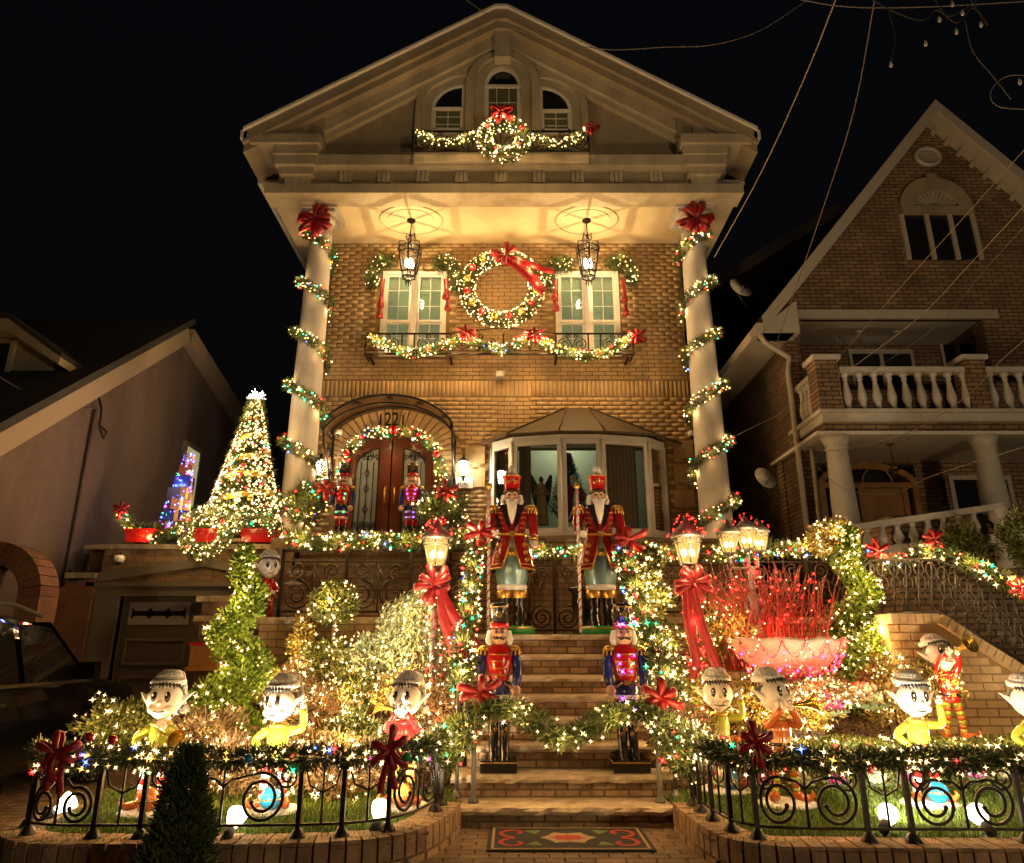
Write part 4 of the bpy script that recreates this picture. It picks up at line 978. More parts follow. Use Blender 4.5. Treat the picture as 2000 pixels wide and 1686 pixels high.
for sx in (-1, 1):
    for sy in (-1, 1):
        mb = MB(); pp = scroll2(sx*.40, sy*.14, .13, .03, (pi/2)*sy*-1 if sx > 0 else (pi/2)*sy*-1, sx*sy*.9, 16); rows = []
        for i, (x, y) in enumerate(pp): w = .018; dx, dy = (x-sx*.40, y-sy*.14); L = math.hypot(dx, dy); rows.append([(x-dx/L*w, y-dy/L*w, .0152), (x+dx/L*w, y+dy/L*w, .0152)])
        mb.sheet(rows, False); mb.build('mat_scroll', mred, DM, True)
        mb = MB(); mb.plan([(sx*.24, sy*.10), (sx*.33, sy*.20), (sx*.20, sy*.22)], .0125, .0148); mb.build('mat_leaf', mgreen, DM, True)
# ================================================================== neighbour house on the right
def PX(px, py, X):
    u = (843-py)/FPX; t = X*FPX/(px-1000); return Vector((X, (CP-u*SP)*t, CAMZ+(SP+u*CP)*t))
YN = 12.2
R = thing('neighbour_house', 'dim brick gabled house with balcony on the right', 'house', (8.0, YN, 0))
xw = P(1540, 700, YN).x; xa = P(1806, 230, YN).x; za = P(1806, 232, YN).z; ze_ = P(1500, 575, YN).z; xr = 2*xa-xw
rc0, rc1 = P(1560, 660, YN).x, P(1925, 660, YN).x; rz0, rz1 = P(1700, 800, YN).z, P(1700, 622, YN).z
zsl = P(1700, 812, YN).z
mb = MB(); sl = (za-ze_)/(xa-xw)
# gable front above the recess, piers and lower storey
mb.prism([(xw, rz1), (xr, rz1), (xr, ze_), (xa, za), (xw, ze_)], YN, YN+.3)
mb.bx(xw, rc0, YN, YN+.3, 0, rz1); mb.bx(rc1, xr, YN, YN+.3, zsl, rz1); mb.build('front_wall', M['brickR'], R)
mb = MB(); mb.bx(rc0, xr, YN+1.2, YN+1.3, 0, rz1+.02); mb.bx(rc0, rc0+.02, YN+.3, YN+1.2, zsl, rz1); mb.build('recess_wall', M['brickR'], R)
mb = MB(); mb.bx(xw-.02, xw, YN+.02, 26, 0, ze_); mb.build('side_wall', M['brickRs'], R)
mb = MB(); mb.bx(rc0, rc1+.3, YN+.02, YN+1.2, rz1-.02, rz1+.03); rs = mb.build('recess_soffit', M['vinyl'], R)
mb = MB(); mb.bx(rc0-.03, rc1+.3, YN-.06, YN+.1, rz1-.02, rz1+.16); mb.build('lintel', M['vinyl'], R)
for px in (1670, 1745): 
    v = P(px, 632, YN+.6); m2 = MB(); m2.lathe([(.07, 0), (.055, -.02), (0, -.02)], 12, (v.x, YN+.55, rz1-.021)); m2.build('downlight', M['white'], rs)
def rk(o, c=0): return [(xw-.55-c, ze_-.55*sl-o), (xa, za-o+.12), (xr+.5, ze_-.5*sl-o)]
mb = MB(); mb.band(rk(.30), rk(0), YN-.42, YN-.36); mb.build('rake_fascia', M['vinyl'], R)
mb = MB(); mb.band(rk(.06), rk(-.02), YN-.36, 26); mb.build('roof', M['shingle'], R)
mb = MB(); mb.band(rk(.32), rk(.22), YN-.36, YN); mb.build('rake_soffit', M['vinyl'], R)
for i in range(16):
    t = (i+.5)/16; x = xa+(xr-xa)*t; z = za+.12-.36-(za+.12-ze_)*t*1.0
    m2 = MB(); m2.box((x, YN-.10, z), (.09, .2, .12), Matrix.Rotation(math.atan2(za-ze_, xa-xw), 3, 'Y')); m2.build('dentil', M['vinyl'], R)
ge = ze_-.55*sl
mb = MB(); mb.bx(xw-.6, xw, YN-.4, 24, ge-.36, ge-.30); mb.build('eave_soffit', M['vinyl'], R)
mb = MB(); mb.bx(xw-.72, xw-.6, YN-.5, 24, ge-.38, ge-.2); mb.build('gutter', M['vinyl'], R)
mb = MB(); mb.prism([(xw-.6, ge-.36), (xw+.1, ge-.36), (xw+.1, ge+.3), (xw-.6, ge-.25)], YN-.41, YN-.05); mb.build('eave_return', M['vinyl'], R)
# round louvre vent
v = P(1811, 308, YN); m2 = MB(); m2.tube([(v.x+.24*cos(t*pi/12), YN-.03, v.z+.2*sin(t*pi/12)) for t in range(24)], .045, 6, True); VT = m2.build('gable_vent', M['vinyl'], R)
m2 = MB(); 
for k in range(6): z = v.z-.15+k*.06; w = math.sqrt(max(.01, .2**2-((z-v.z)*1.15)**2)); m2.bar((v.x-w, YN-.03, z), (v.x+w, YN-.03, z), .02, .035)
m2.build('louvre', M['vinyl'], VT)
# fan window
a, b = P(1764, 450, YN).x, P(1903, 450, YN).x; zt0, zb0_ = P(1835, 416, YN).z, P(1835, 508, YN).z; c = (a+b)/2
FW = bpy.data.objects.new('fan_window', None); COL.objects.link(FW); FW.parent = R; FW.location = Vector((c, YN, zb0_))-wloc(R)
m2 = MB(); m2.band(arc(c, zt0+.05, (b-a)/2*.62, 0, pi, 16), arc(c, zt0+.05, (b-a)/2+.02, 0, pi, 16), YN-.10, YN+.02); m2.bx(a, b, YN-.12, YN+.02, zt0-.06, zt0+.08); zk = zt0+.05+(b-a)/2; m2.bx(c-.1, c+.1, YN-.13, YN-.0, zk-.1, zk+.08); m2.build('arch_surround', M['stucco2'], FW)
m2 = MB(); rr = (b-a)/2*.61; m2.prism(arc(c, zt0+.08, rr, 0, pi, 16), YN-.03, YN); fan = m2.build('fan_panel', M['stucco2'], FW)
for k in range(1, 12): t = pi*k/12; m3 = MB(); m3.bar((c+.12*cos(t), YN-.035, zt0+.1+.12*sin(t)), (c+rr*cos(t), YN-.035, zt0+.1+rr*sin(t)*.97), .035, .03); m3.build('fan_rib', M['vinyl'], fan)
m2 = MB(); 
for t in (0, .35, .68, 1): x = a+(b-a)*t; m2.bx(x-.04, x+.04, YN-.05, YN+.02, zb0_, zt0-.06)
m2.build('frame', M['vinyl'], FW); m2 = MB(); m2.bx(a+.04, b-.04, YN-.008, YN-.002, zb0_, zt0-.06); m2.build('pane', M['darkglass'], FW)
# recess windows
for p0, p1, q0, q1 in ((1655, 1780, 684, 712), (1835, 1905, 665, 720), (1975, 2040, 650, 730)):
    yw = YN+1.2; a, b = P(p0, 690, yw).x, P(p1, 690, yw).x; t, s = P(1700, q0, yw).z, P(1700, q1+45, yw).z
    m2 = MB(); m2.bx(a, b, yw-.06, yw+.01, t-.1, t); m2.bx(a, a+.06, yw-.06, yw+.01, s, t-.1); m2.bx(b-.06, b, yw-.06, yw+.01, s, t-.1); m2.bx((a+b)/2-.04, (a+b)/2+.04, yw-.055, yw+.01, s, t-.1); w_ = m2.build('recess_window', M['vinyl'], R)
    m2 = MB(); m2.bx(a+.06, b-.06, yw-.02, yw-.01, s, t-.1); m2.build('pane', M['darkglass'], w_)
# balcony slab, piers, balusters
YB = 11.15; bz = P(1700, 800, YB).z; bt = P(1700, 716, YB).z; bx0 = P(1600, 760, YB).x
mb = MB(); mb.bx(bx0-.06, xr+2, YB-.05, YN+.3, bz-.06, bz); mb.bx(bx0, xr+2, YB+.02, YN+.0, bz-.20, bz-.06); SLB = mb.build('balcony_slab', M['balust'], R)
mb = MB(); mb.bx(bx0+.05, xr+2, YB+.1, YN-.01, bz-.36, bz-.2); mb.build('porch_beam', M['brickR'], R)
mb = MB(); mb.bx(bx0-.12, xr+2, YB+.05, YN+1.19, bz-.42, bz-.36); mb.build('porch_ceiling', M['white'], R)
def baluster(h, r=.075):
    m = MB(); pr = [(.9, 0), (.9, .06), (.55, .07), (.7, .12), (.62, .16), (.98, .30), (1.0, .38), (.8, .52), (.5, .72), (.42, .80), (.7, .83), (.45, .86), (.6, .90), (.9, .94), (.9, 1)]
    m.lathe([(r*a, h*b) for a, b in pr], 12); return m.mesh('baluster', M['balust'])
bal = baluster(bt-bz-.09)
def put(me, name, loc, parent): o = place(name, me, parent, True); o.location = Vector(loc)-wloc(parent); return o
mb = MB(); mb.bx(P(1640, 720, YB).x, xr+2, YB, YB+.18, bt-.09, bt); mb.bx(bx0+.02, bx0+.2, YB+.3, YN, bt-.09, bt); RL = mb.build('balcony_rail', M['balust'], R)
for k in range(9): put(bal, 'baluster', (P(1658+k*29.2, 760, YB).x, YB+.09, bz), R)
for k in range(3): put(bal, 'baluster', (P(1945+k*29.2, 760, YB).x, YB+.09, bz), R)
for k in range(4): put(bal, 'baluster', (bx0+.1, YB+.42+k*.17, bz), R)
for p0, p1 in ((1596, 1640), (1890, 1930)):
    a, b = P(p0, 750, YB).x, P(p1, 750, YB).x; m2 = MB(); m2.bx(a, b, YB-.02, YB+.32, bz, bt+.12); pr = m2.build('balcony_pier', M['brickR'], R)
    m2 = MB(); m2.bx(a-.05, b+.05, YB-.07, YB+.37, bt+.12, bt+.2); m2.build('pier_cap', M['balust'], pr)
# porch columns, door, lower window, lantern
zp = P(1650, 1035, 11.3).z
for p0, w in ((1640, .2), (1932, .2)):
    x = P(p0, 900, 11.35).x; m2 = MB(); zt_ = bz-.42; m2.lathe([(.27, zp), (.27, zp+.10), (.21, zp+.12), (.20, zp+.5), (.165, zt_-.22), (.20, zt_-.2), (.165, zt_-.17), (.2, zt_-.1), (.24, zt_)], 20, (x, 11.4, 0)); m2.bx(x-.28, x+.28, 11.12, 11.68, zp-.3, zp); m2.build('porch_column', M['balust'], R)
yd = YN+.75; a, b = P(1603, 1000, yd).x, P(1800, 1000, yd).x; t = P(1700, 905, yd).z; zb_ = zp-.05; c = (a+b)/2; sp_ = t-.42
mb = MB(); holed(mb, rc0-.3, xr, zb_-.4, bz-.4, [(a, b, zb_, t-.02), (P(1862, 1000, yd).x, P(1985, 1000, yd).x, zb_+.1, P(1900, 930, yd).z)], yd, yd+.25); mb.build('porch_back_wall', M['brickR'], R)
AD = bpy.data.objects.new('arched_door', None); COL.objects.link(AD); AD.parent = R; AD.location = Vector((c, yd, zb_))-wloc(R)
ap = arch_poly(a, b, zb_, sp_, t); ai = arch_poly(a+.12, b-.12, zb_, sp_, t-.12)
m2 = MB(); m2.band(ai, ap, yd-.05, yd+.1)
m2.bx(a+.12, b-.12, yd-.02, yd+.1, sp_-.06, sp_+.04)
for tt in (.30, .42, .86): x = a+(b-a)*tt; m2.bx(x-.05, x+.05, yd-.03, yd+.1, zb_, sp_-.06)
m2.build('door_frame', M['oak'], AD)
m2 = MB(); m2.prism(ai, yd+.05, yd+.06); m2.build('fanlight', M['darkglass'], AD)
m2 = MB(); m2.bx(a+(b-a)*.44, a+(b-a)*.84, yd+.0, yd+.045, zb_, sp_-.07); lf = m2.build('door_leaf', M['oak'], AD)
m2 = MB(); m2.prism(arc(a+(b-a)*.64, zb_+.25, .3, 0, pi, 12), yd-.012, yd-.002); m2.build('door_light', M['darkglass'], lf)
m2 = MB(); m2.tube([(x, yd-.015, z) for x, z in arc(a+(b-a)*.64, zb_+.25, .32, 0, pi, 14)], .03, 5); m2.build('moulding', M['oak'], lf)
m2 = MB(); m2.tube([(x, yd-.0, z) for x, z in arc(c+.2, sp_+.05, .28, 0, pi, 14)], .02, 5); m2.build('fanlight_bar', M['oak'], AD)
a, b = P(1862, 1000, yd).x, P(1985, 1000, yd).x; t = P(1900, 930, yd).z
m2 = MB(); m2.bx(a, b, yd-.05, yd+.05, t-.08, t); m2.bx(a, a+.08, yd-.05, yd+.05, zb_+.1, t-.08); m2.bx(b-.08, b, yd-.05, yd+.05, zb_+.1, t-.08); m2.bx((a+b)/2-.05, (a+b)/2+.05, yd-.045, yd+.05, zb_+.1, t-.08); w_ = m2.build('porch_window', M['vinyl'], R); m2 = MB(); m2.bx(a+.08, b-.08, yd+.0, yd+.01, zb_+.1, t-.08); m2.build('pane', M['darkglass'], w_)
v = P(1737, 858, 11.8)
m2 = MB(); zt_ = bz-.42; m2.lathe([(.07, 0), (.02, -.03), (.012, -.05), (.012, -.34), (.03, -.36), (.10, -.46), (.02, -.47)], 12, (v.x, 11.8, zt_)); pl_ = m2.build('porch_pendant', M['bronze'], R); m2 = MB(); m2.ball((v.x, 11.8, zt_-.55), (.06, .06, .09), 10, 8); m2.build('globe', M['glass'], pl_)
v = P(1838, 945, yd-.12); m2 = MB(); m2.lathe([(.02, -.25), (.05, -.2), (.06, .0), (.08, .02), (.02, .12), (.01, .2)], 8, (v.x, yd-.14, v.z)); m2.tube([(v.x, yd-.14, v.z-.25), (v.x, yd-.1, v.z-.35), (v.x, yd, v.z-.3)], .018, 6); m2.build('wall_lantern', M['iron'], R)
# downpipes
m2 = MB(); xs_ = xw-.03; m2.tube([(xw-.66, YN-.4, ge-.36), (xw-.55, YN-.35, ge-.52), (xw-.12, YN-.3, ge-.8), (xw-.06, YN-.05, ge-1.0), (xw-.06, YN-.05, .6)], .05, 8); m2.build('downpipe', M['vinyl'], R)
m2 = MB(); m2.tube([(xw+.06, YN-.35, bz-.5), (xw+.1, YN-.1, 1.2)], .04, 8); m2.build('downpipe', M['vinyl'], R)
mb = MB(); mb.bx(xw-.0, xr+2, 9.6, YN+1.2, 0.0, zb_-.02); mb.build('porch_base', M['brickR'], R)
# rear roof of the neighbour
mb = MB(); pA, pB = P(1400, 555, 17), P(1640, 410, 17); mb.prism([(pA.x, pA.z), (pB.x+2.5, pA.z), (pB.x+2.5, pB.z+.6), (pB.x, pB.z)], 17, 24); mb.build('rear_roof', M['shingle'], R)
mb = MB(); mb.bar((pA.x, 16.9, pA.z), (pB.x, 16.9, pB.z), .2, .3); mb.build('rear_rake', M['trimtan'], R)
# stair balustrade of the neighbour
SB = thing('stair_balustrade', 'pale cast-stone stair balustrade of the right-hand house', 'balustrade', tuple(P(1690, 1085, 9.3)))
ps = [P(1668+30*k, 1078-3*k*1.4, 9.3) for k in range(10)]; tp = [P(1668+30*k, 1037-4.7*k, 9.3) for k in range(10)]
mb = MB(); mb.bar(tp[0]+Vector((-.05, 0, .03)), tp[-1]+Vector((.1, 0, .03)), .2, .08); mb.build('handrail', M['balust'], SB)
b2 = {}
for k in range(9):
    h = tp[k].z-ps[k].z; o = place('baluster', baluster(h, .065), SB); o.location = ps[k]-wloc(SB)
mb = MB(); v = P(1948, 1000, 9.3); mb.lathe([(.12, -.75), (.12, -.65), (.075, -.62), (.10, -.5), (.11, -.42), (.06, -.15), (.11, -.1), (.11, 0), (.14, .02), (.14, .06)], 14, tuple(v)); mb.build('newel', M['balust'], SB)
mb = MB(); mb.bar(ps[0]+Vector((-.1, 0, -.05)), ps[-1]+Vector((.4, 0, -.05)), .3, .12); mb.build('stringer', M['balust'], SB)
mb = MB(); mb.bar(v+Vector((.1, 0, 0)), P(2040, 1040, 9.0), .2, .08); mb.build('side_handrail', M['balust'], SB)
# sloping boundary wall with railing, far right
YS = 7.6
BS = thing('boundary_wall', 'tan brick boundary wall with sloping coping at the right edge', 'wall', tuple(P(1850, 1300, YS)))
p0, p1, p2, p3 = P(1735, 1212, YS), P(1830, 1200, YS), P(2060, 1345, YS), P(2060, 1500, YS)
def stepz(x):
    if x < p1.x: return p1.z
    return p1.z+(p2.z-p1.z)*(x-p1.x)/(p2.x-p1.x)
mb = MB(); mb.prism([(p0.x, .1), (p2.x, .1), (p2.x, p2.z-.1), (p1.x, p1.z-.1), (p0.x, p1.z-.1)], YS+.02, YS+.28); mb.build('core', M['mortar'], BS)
bricks(BS, courses(p0.x, p2.x, .3, p1.z-.1, YS+.02, .22, .08, skip=lambda x, z, hw_, hh: z+hh > stepz(x+hw_)-.1), 'brick', 'brick', 220)
it = []; 
L = (Vector((p2.x, 0, p2.z))-Vector((p1.x, 0, p1.z))).length; n = int(L/.085)
for k in range(int((p1.x-p0.x)/.085)): x = p0.x+.0425+k*.085; m2 = MB(); m2.box((x, YS+.12, p1.z-.045), (.076, .36, .1)); m2.build('coping_brick', M['brick'], BS)
ang_ = math.atan2(p1.z-p2.z, p2.x-p1.x)
for k in range(n):
    t = (k+.5)/n; m2 = MB(); m2.box((p1.x+(p2.x-p1.x)*t, YS+.12, p1.z+(p2.z-p1.z)*t-.045), (.076, .36, .1), Matrix.Rotation(ang_, 3, 'Y')); m2.build('coping_brick', M['brick'], BS)
# ================================================================== dishes, cameras
def dish(px, py, Y, r, lab, ya=0):
    v = P(px, py, Y); m2 = MB(); m2.lathe([(r, .08), (r*.8, .045), (r*.5, .015), (.0, .0)], 20); me = m2.mesh('reflector', M['silver'])
    T = thing('satellite_dish', lab, 'satellite dish', tuple(v)); o = place('reflector', me, T, True); o.rotation_euler = (radians(70), radians(8), ya)
    m3 = MB(); m3.tube([v+Vector((0, .02, 0)), v+Vector((.05, .12, -.1)), v+Vector((.25, .25, -.3))], .025, 6); m3.tube([v+Vector((0, .0, -r*.8)), v+Vector((0, -.3, -.05))], .012, 5); m3.build('mount', M['irongrey'], T)
dish(1443, 567, 13.2, .26, 'grey satellite dish high under the neighbour eave', .3)
dish(1490, 938, 12.6, .22, 'small round satellite dish low on the dark neighbour side wall', .3)
def dome_cam(px, py, Y, lab):
    v = P(px, py, Y); T = thing('security_camera', lab, 'camera', tuple(v)); m2 = MB(); m2.lathe([(.075, .05), (.08, .0), (.07, -.03), (.055, -.05)], 14, tuple(v)); m2.tube([v+Vector((0, 0, .02)), v+Vector((0, .2, .02))], .03, 6); m2.build('housing', M['white'], T); m2 = MB(); m2.ball(v+Vector((0, -.015, -.045)), .045, 10, 8); m2.build('lens', M['blackgloss'], T)
dome_cam(233, 1092, YG-.12, 'white dome camera on the garage brick wall')
dome_cam(1351, 848, YF-.25, 'white dome camera beside the right column at the bay roof')
dome_cam(661, 845, YF-.2, 'white round camera under the door canopy beside the number')
v = P(977, 733, YF-.12); m2 = MB(); m2.box(v, (.16, .14, .13)); m2.box(v+Vector((0, -.08, -.01)), (.11, .03, .08)); m2.tube([v+Vector((.05, 0, .06)), v+Vector((.12, .05, .1)), v+Vector((.06, .12, .05))], .01, 5); tag(m2.build('floodlight_box', M['silver']), 'small unlit floodlight fixed to brick below the balcony', 'floodlight')
# ================================================================== neighbour on the left
XN = -7.0
Lh = thing('stucco_house', 'dark stucco house with steep gable at the left edge', 'house', (XN, 11, 0))
g0 = PX(-60, 905, XN); ga = PX(352, 668, XN); gb = PX(440, 800, XN); gbb = PX(470, 1000, XN)
A0 = (g0.y, g0.z); AA = (ga.y, ga.z); AB = (gb.y+1.2, gb.z-.3)
mb = MB(); pts = [(A0[0], 0), (20, 0), (20, AB[1]-2), AB, AA, A0]
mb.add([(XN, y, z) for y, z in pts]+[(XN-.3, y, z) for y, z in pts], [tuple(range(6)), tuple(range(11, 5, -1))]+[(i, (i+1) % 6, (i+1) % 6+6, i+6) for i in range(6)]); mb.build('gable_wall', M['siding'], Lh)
def rakeL(a, b, th, x0, x1):
    d = Vector((0, b[0]-a[0], b[1]-a[1])).normalized(); nrm = Vector((0, -d.z, d.y))
    if nrm.z < 0: nrm = -nrm
    p = [Vector((0, *a)), Vector((0, *b)), Vector((0, *b))+nrm*th, Vector((0, *a))+nrm*th]; m = MB()
    m.add([(x0, q.y, q.z) for q in p]+[(x1, q.y, q.z) for q in p], [(0,1,2,3),(7,6,5,4),(0,4,5,1),(1,5,6,2),(2,6,7,3),(3,7,4,0)]); return m
rakeL((A0[0]-.4, A0[1]-.35), (AA[0], AA[1]), .40, XN-.1, XN+.22).build('rake_trim', M['trimtan'], Lh)
rakeL(AA, AB, .34, XN-.1, XN+.22).build('rake_trim', M['trimtan'], Lh)
rakeL((A0[0]-.6, A0[1]-.1), (AA[0], AA[1]+.42), .12, XN-8, XN+.28).build('roof_slope', M['shingle'], Lh)
# dormer
yd_ = 10.6; q = lambda px, py: (P(px, py, yd_).x, P(px, py, yd_).z)
mb = MB(); mb.prism([q(-90, 800), (q(105, 800)[0], q(105, 800)[1]), q(105, 705), q(40, 662), q(-90, 662)], yd_, 13.4); DMR = mb.build('dormer', M['stucco2'], Lh)
m2 = MB(); m2.band([q(-90, 662), q(40, 662), q(140, 728)], [q(-90, 640), q(44, 640), q(144, 714)], yd_-.35, 13.4); m2.build('dormer_trim', M['stucco2'], DMR)
m2 = MB(); m2.band([q(-90, 639), q(44, 639), q(146, 713)], [q(-90, 630), q(46, 630), q(150, 708)], yd_-.38, 13.8); m2.build('dormer_roof', M['shingle'], DMR)
m2 = MB(); x_, z_ = q(22, 690); m2.bx(q(-60, 700)[0], x_, yd_-.03, yd_, q(20, 775)[1], q(20, 672)[1]); m2.build('dormer_window', M['darkglass'], DMR)
m2 = MB(); m2.bx(x_, x_+.07, yd_-.06, yd_, q(20, 790)[1], q(20, 668)[1]); m2.build('window_trim', M['stucco'], DMR)
# window on the gable wall, pipe chase, arch
w0 = PX(362, 925, XN); m2 = MB(); m2.bx(XN-.02, XN+.07, w0.y-.3, w0.y+.5, w0.z-.75, w0.z+.65); wf = m2.build('window_frame', M['trimtan'], Lh); m2 = MB(); m2.bx(XN+.06, XN+.075, w0.y-.2, w0.y+.4, w0.z-.65, w0.z+.55); m2.build('pane', M['blind'], wf)
e0 = PX(187, 800, XN+.05); e1 = PX(140, 1100, XN+.05)
m2 = MB(); m2.tube([e0, (XN+.05, e0.y+.02, 1.2)], .03, 6); m2.build('service_pipe', M['siding'], Lh)
m2 = MB(); m2.tube([e0+Vector((.02, 0, .2)), e0+Vector((.1, 0, 0)), e0+Vector((.05, .1, -.25)), e0+Vector((.12, .15, -.45)), e0+Vector((.08, .28, -.3)), e0+Vector((.05, .1, -.25))], .02, 5); m2.build('cable_hook', M['iron'], Lh)
BA = thing('brick_arch', 'dark brick archway at the left edge behind the car', 'archway', (-7.0, 9.6, 0)); 
cA = P(-15, 1150, 9.6)
for i in range(16):
    a0, a1 = pi*i/16+.01, pi*(i+1)/16-.01
    q = [(cA.x+k*cos(t), cA.z-.1+k*sin(t)) for k, t in ((.42, a0), (.72, a0), (.72, a1), (.42, a1))]; m2 = MB(); m2.prism(q[::-1], 9.5, 9.9); m2.build('voussoir', M['brickred'], BA)
m2 = MB(); m2.bx(cA.x+.42, cA.x+.72, 9.5, 9.9, 0, cA.z-.1); m2.build('pier', M['brickred'], BA)
# ================================================================== the parked car (facing the garage)
CA = thing('parked_car', 'black sport utility car parked facing the garage at left', 'car', (-5.42, 6.95, 0))
st = [(-2.35,.62,.62,.95,.95),(-2.30,.86,.40,1.0,1.45),(-2.0,.92,.30,1.04,1.66),(-1.2,.94,.27,1.05,1.72),(-.3,.95,.26,1.05,1.72),(.25,.95,.26,1.05,1.66),(.62,.95,.26,1.05,1.40),(1.05,.94,.27,1.06,1.10),(1.6,.92,.30,1.0,1.03),(2.05,.86,.36,.92,.95),(2.28,.66,.45,.80,.84)]
rows = []
for y, w, zb, zm, zt_ in st:
    ins = .19*min(1, (zt_-zm)/.6) if zt_-zm > .12 else .02; half = [(w*.86, zb), (w*.98, zb+.14), (w, (zb+zm)/2), (w*.985, zm-.06), (w*.95, zm), (w*.95-ins*.55, zm+(zt_-zm)*.55), (w*.92-ins-.02, zt_-.05*min(1, (zt_-zm)*3)), (w*.55, zt_)]
    rows.append([(x, y, z) for x, z in half]+[(-x, y, z) for x, z in half[::-1]])
mb = MB(); mb.sheet(rows, True, True); mb.add(rows[0], [tuple(range(15, -1, -1))]); mb.add(rows[-1], [tuple(range(16))]); body = mb.build('body', M['carpaint'], CA, True)
def carwin(y0, y1, y0t, y1t, zt0=1.60, zt1=1.60):
    m = MB(); m.add([(.955, y0, 1.07), (.955, y1, 1.07), (.80, y1t, zt1), (.80, y0t, zt0), (.945, y0, 1.07), (.945, y1, 1.07), (.79, y1t, zt1), (.79, y0t, zt0)], [(0,1,2,3),(7,6,5,4),(0,4,5,1),(1,5,6,2),(2,6,7,3),(3,7,4,0)]); return m.build('side_window', M['carglass'], CA, True)
carwin(-1.95, -1.15, -1.75, -1.15); carwin(-1.08, -.20, -1.08, -.22); carwin(-.12, .85, -.14, .33, 1.60, 1.58)
m2 = MB(); m2.add([(-.78, .36, 1.63), (.78, .36, 1.63), (.84, 1.02, 1.13), (-.84, 1.02, 1.13)], [(0,1,2,3)]); m2.build('windscreen', M['carglass'], CA, True)
m2 = MB(); m2.bar((.962, -2.0, 1.055), (.962, .9, 1.055), .012, .03); m2.build('chrome_strip', M['chrome'], CA, True)
m2 = MB(); m2.tube([(.78, -1.9, 1.70), (.76, -1.2, 1.77), (.76, -.2, 1.77), (.78, .2, 1.68)], .02, 6); m2.build('roof_rail', M['rubber'], CA, True)
for y in (-1.45, 1.42):
    for s in (-1, 1):
        m2 = MB(); m2.lathe([(.20, -.11), (.33, -.11), (.36, -.07), (.36, .07), (.33, .11), (.20, .11)], 24); me = m2.mesh('tyre', M['rubber']); o = place('wheel', me, CA, True); o.location = (s*.86, y, .36); o.rotation_euler = (0, pi/2, 0)
        m2 = MB(); 
        for k in range(5): t = 2*pi*k/5; m2.bar((.03*cos(t), .03*sin(t), .1*s), (.21*cos(t), .21*sin(t), .1*s), .06, .03)
        m2.lathe([(.21, .085*s), (.225, .11*s)], 20); m2.build('rim', M['chrome'], o, True)
        m2 = MB(); m2.tube([(s*.955, y+.43*cos(t*pi/14), .36+.43*sin(t*pi/14)) for t in range(15)], .025, 5); m2.build('wheel_arch', M['rubber'], CA, True)
for s in (-1, 1):
    m2 = MB(); m2.box((s*1.06, .66, 1.15), (.2, .12, .19)); m2.bar((s*.93, .7, 1.06), (s*1.02, .68, 1.08), .05); m2.build('mirror', M['carpaint'], CA, True)
    m2 = MB(); m2.ball((s*.62, 2.12, .78), (.22, .12, .09), 12, 8); m2.build('headlight', M['chrome'], CA, True)
for y in (-.35, -1.3): m2 = MB(); m2.bar((.96, y, .9), (.96, y-.2, .9), .03, .03); m2.build('door_handle', M['chrome'], CA, True)
# ================================================================== wires overhead
def wire(pts, r, lab, nm='wire', mt='rubber', cat='wire'):
    q = smooth_path([P(*p) for p in pts], 8); m = MB(); m.tube(q, r*.62, 5); return tag(m.build(nm, M[mt]), lab, cat)
M['cable'] = mat('grey_cable', (.13, .11, .09), .6); M['cable2'] = mat('pale_cable', (.28, .22, .16), .6)
wire([(890, -15, 8.5), (985, 48, 8.5), (1100, 82, 8.5), (1190, 97, 8.4), (1300, 92, 8.3), (1390, 88, 8.2), (1480, 62, 8.1), (1560, 12, 8), (1600, -20, 8)], .011, 'black cable sagging across the top of the white gable', mt='cable')
wire([(1640, -20, 5.2), (1568, 160, 6.5), (1480, 350, 8.5), (1395, 503, 11.6)], .012, 'pale twisted cable running down to the right column', mt='cable2')
wire([(1712, -20, 5.2), (1668, 215, 6.5), (1610, 400, 8), (1545, 590, 11), (1510, 690, 12)], .010, 'dark cable dropping past the neighbour gable to its downpipe', mt='cable')
wire([(2030, 260, 6), (1905, 400, 8), (1760, 560, 10), (1600, 740, 12), (1515, 815, 12.1)], .008, 'thin wire crossing the neighbour fan window', mt='cable2')
wire([(2030, 370, 6), (1900, 510, 8), (1770, 640, 10), (1520, 820, 12.1)], .008, 'thin wire crossing the neighbour gable below the window', mt='cable2')
wire([(2030, 410, 6), (1930, 520, 8), (1800, 660, 10.5), (1530, 830, 12.0)], .007, 'lower thin wire running behind the balcony pier', mt='cable')
wire([(2030, 640, 7), (1960, 700, 8), (1880, 780, 9), (1760, 850, 10), (1600, 880, 11.2), (1520, 830, 12)], .008, 'loose wire looping below the neighbour balcony', mt='cable')
wire([(2010, 870, 8), (1820, 930, 9), (1740, 965, 10), (1640, 950, 11), (1560, 870, 11.8)], .007, 'thin wire hanging in front of the neighbour oak door', mt='cable')
wire([(1440, 850, 11.8), (1500, 820, 12), (1545, 800, 12.1)], .008, 'short wire between right column and neighbour wall', mt='cable2')
wire([(-15, 728, 9.5), (60, 772, 10), (120, 797, 10.3), (188, 798, PX(187, 800, XN+.05).y)], .014, 'service cable swooping to the hook on the stucco wall', mt='cable')
wire([(1500, -15, 4.5), (1640, 12, 4.5), (1800, 14, 4.5), (2020, 2, 4.5)], .007, 'thin cable along the top right of the sky', mt='cable')
wire([(2020, 148, 4.5), (1965, 150, 4.5), (1935, 180, 4.5), (1950, 208, 4.5), (2020, 215, 4.5)], .007, 'looped cable end at the right edge of the sky', mt='cable')
wire([(1885, 40, 4.5), (1900, 100, 4.5), (1940, 150, 4.5), (1975, 195, 4.5)], .004, 'thin drooping cable below the unlit bulb string', mt='cable')
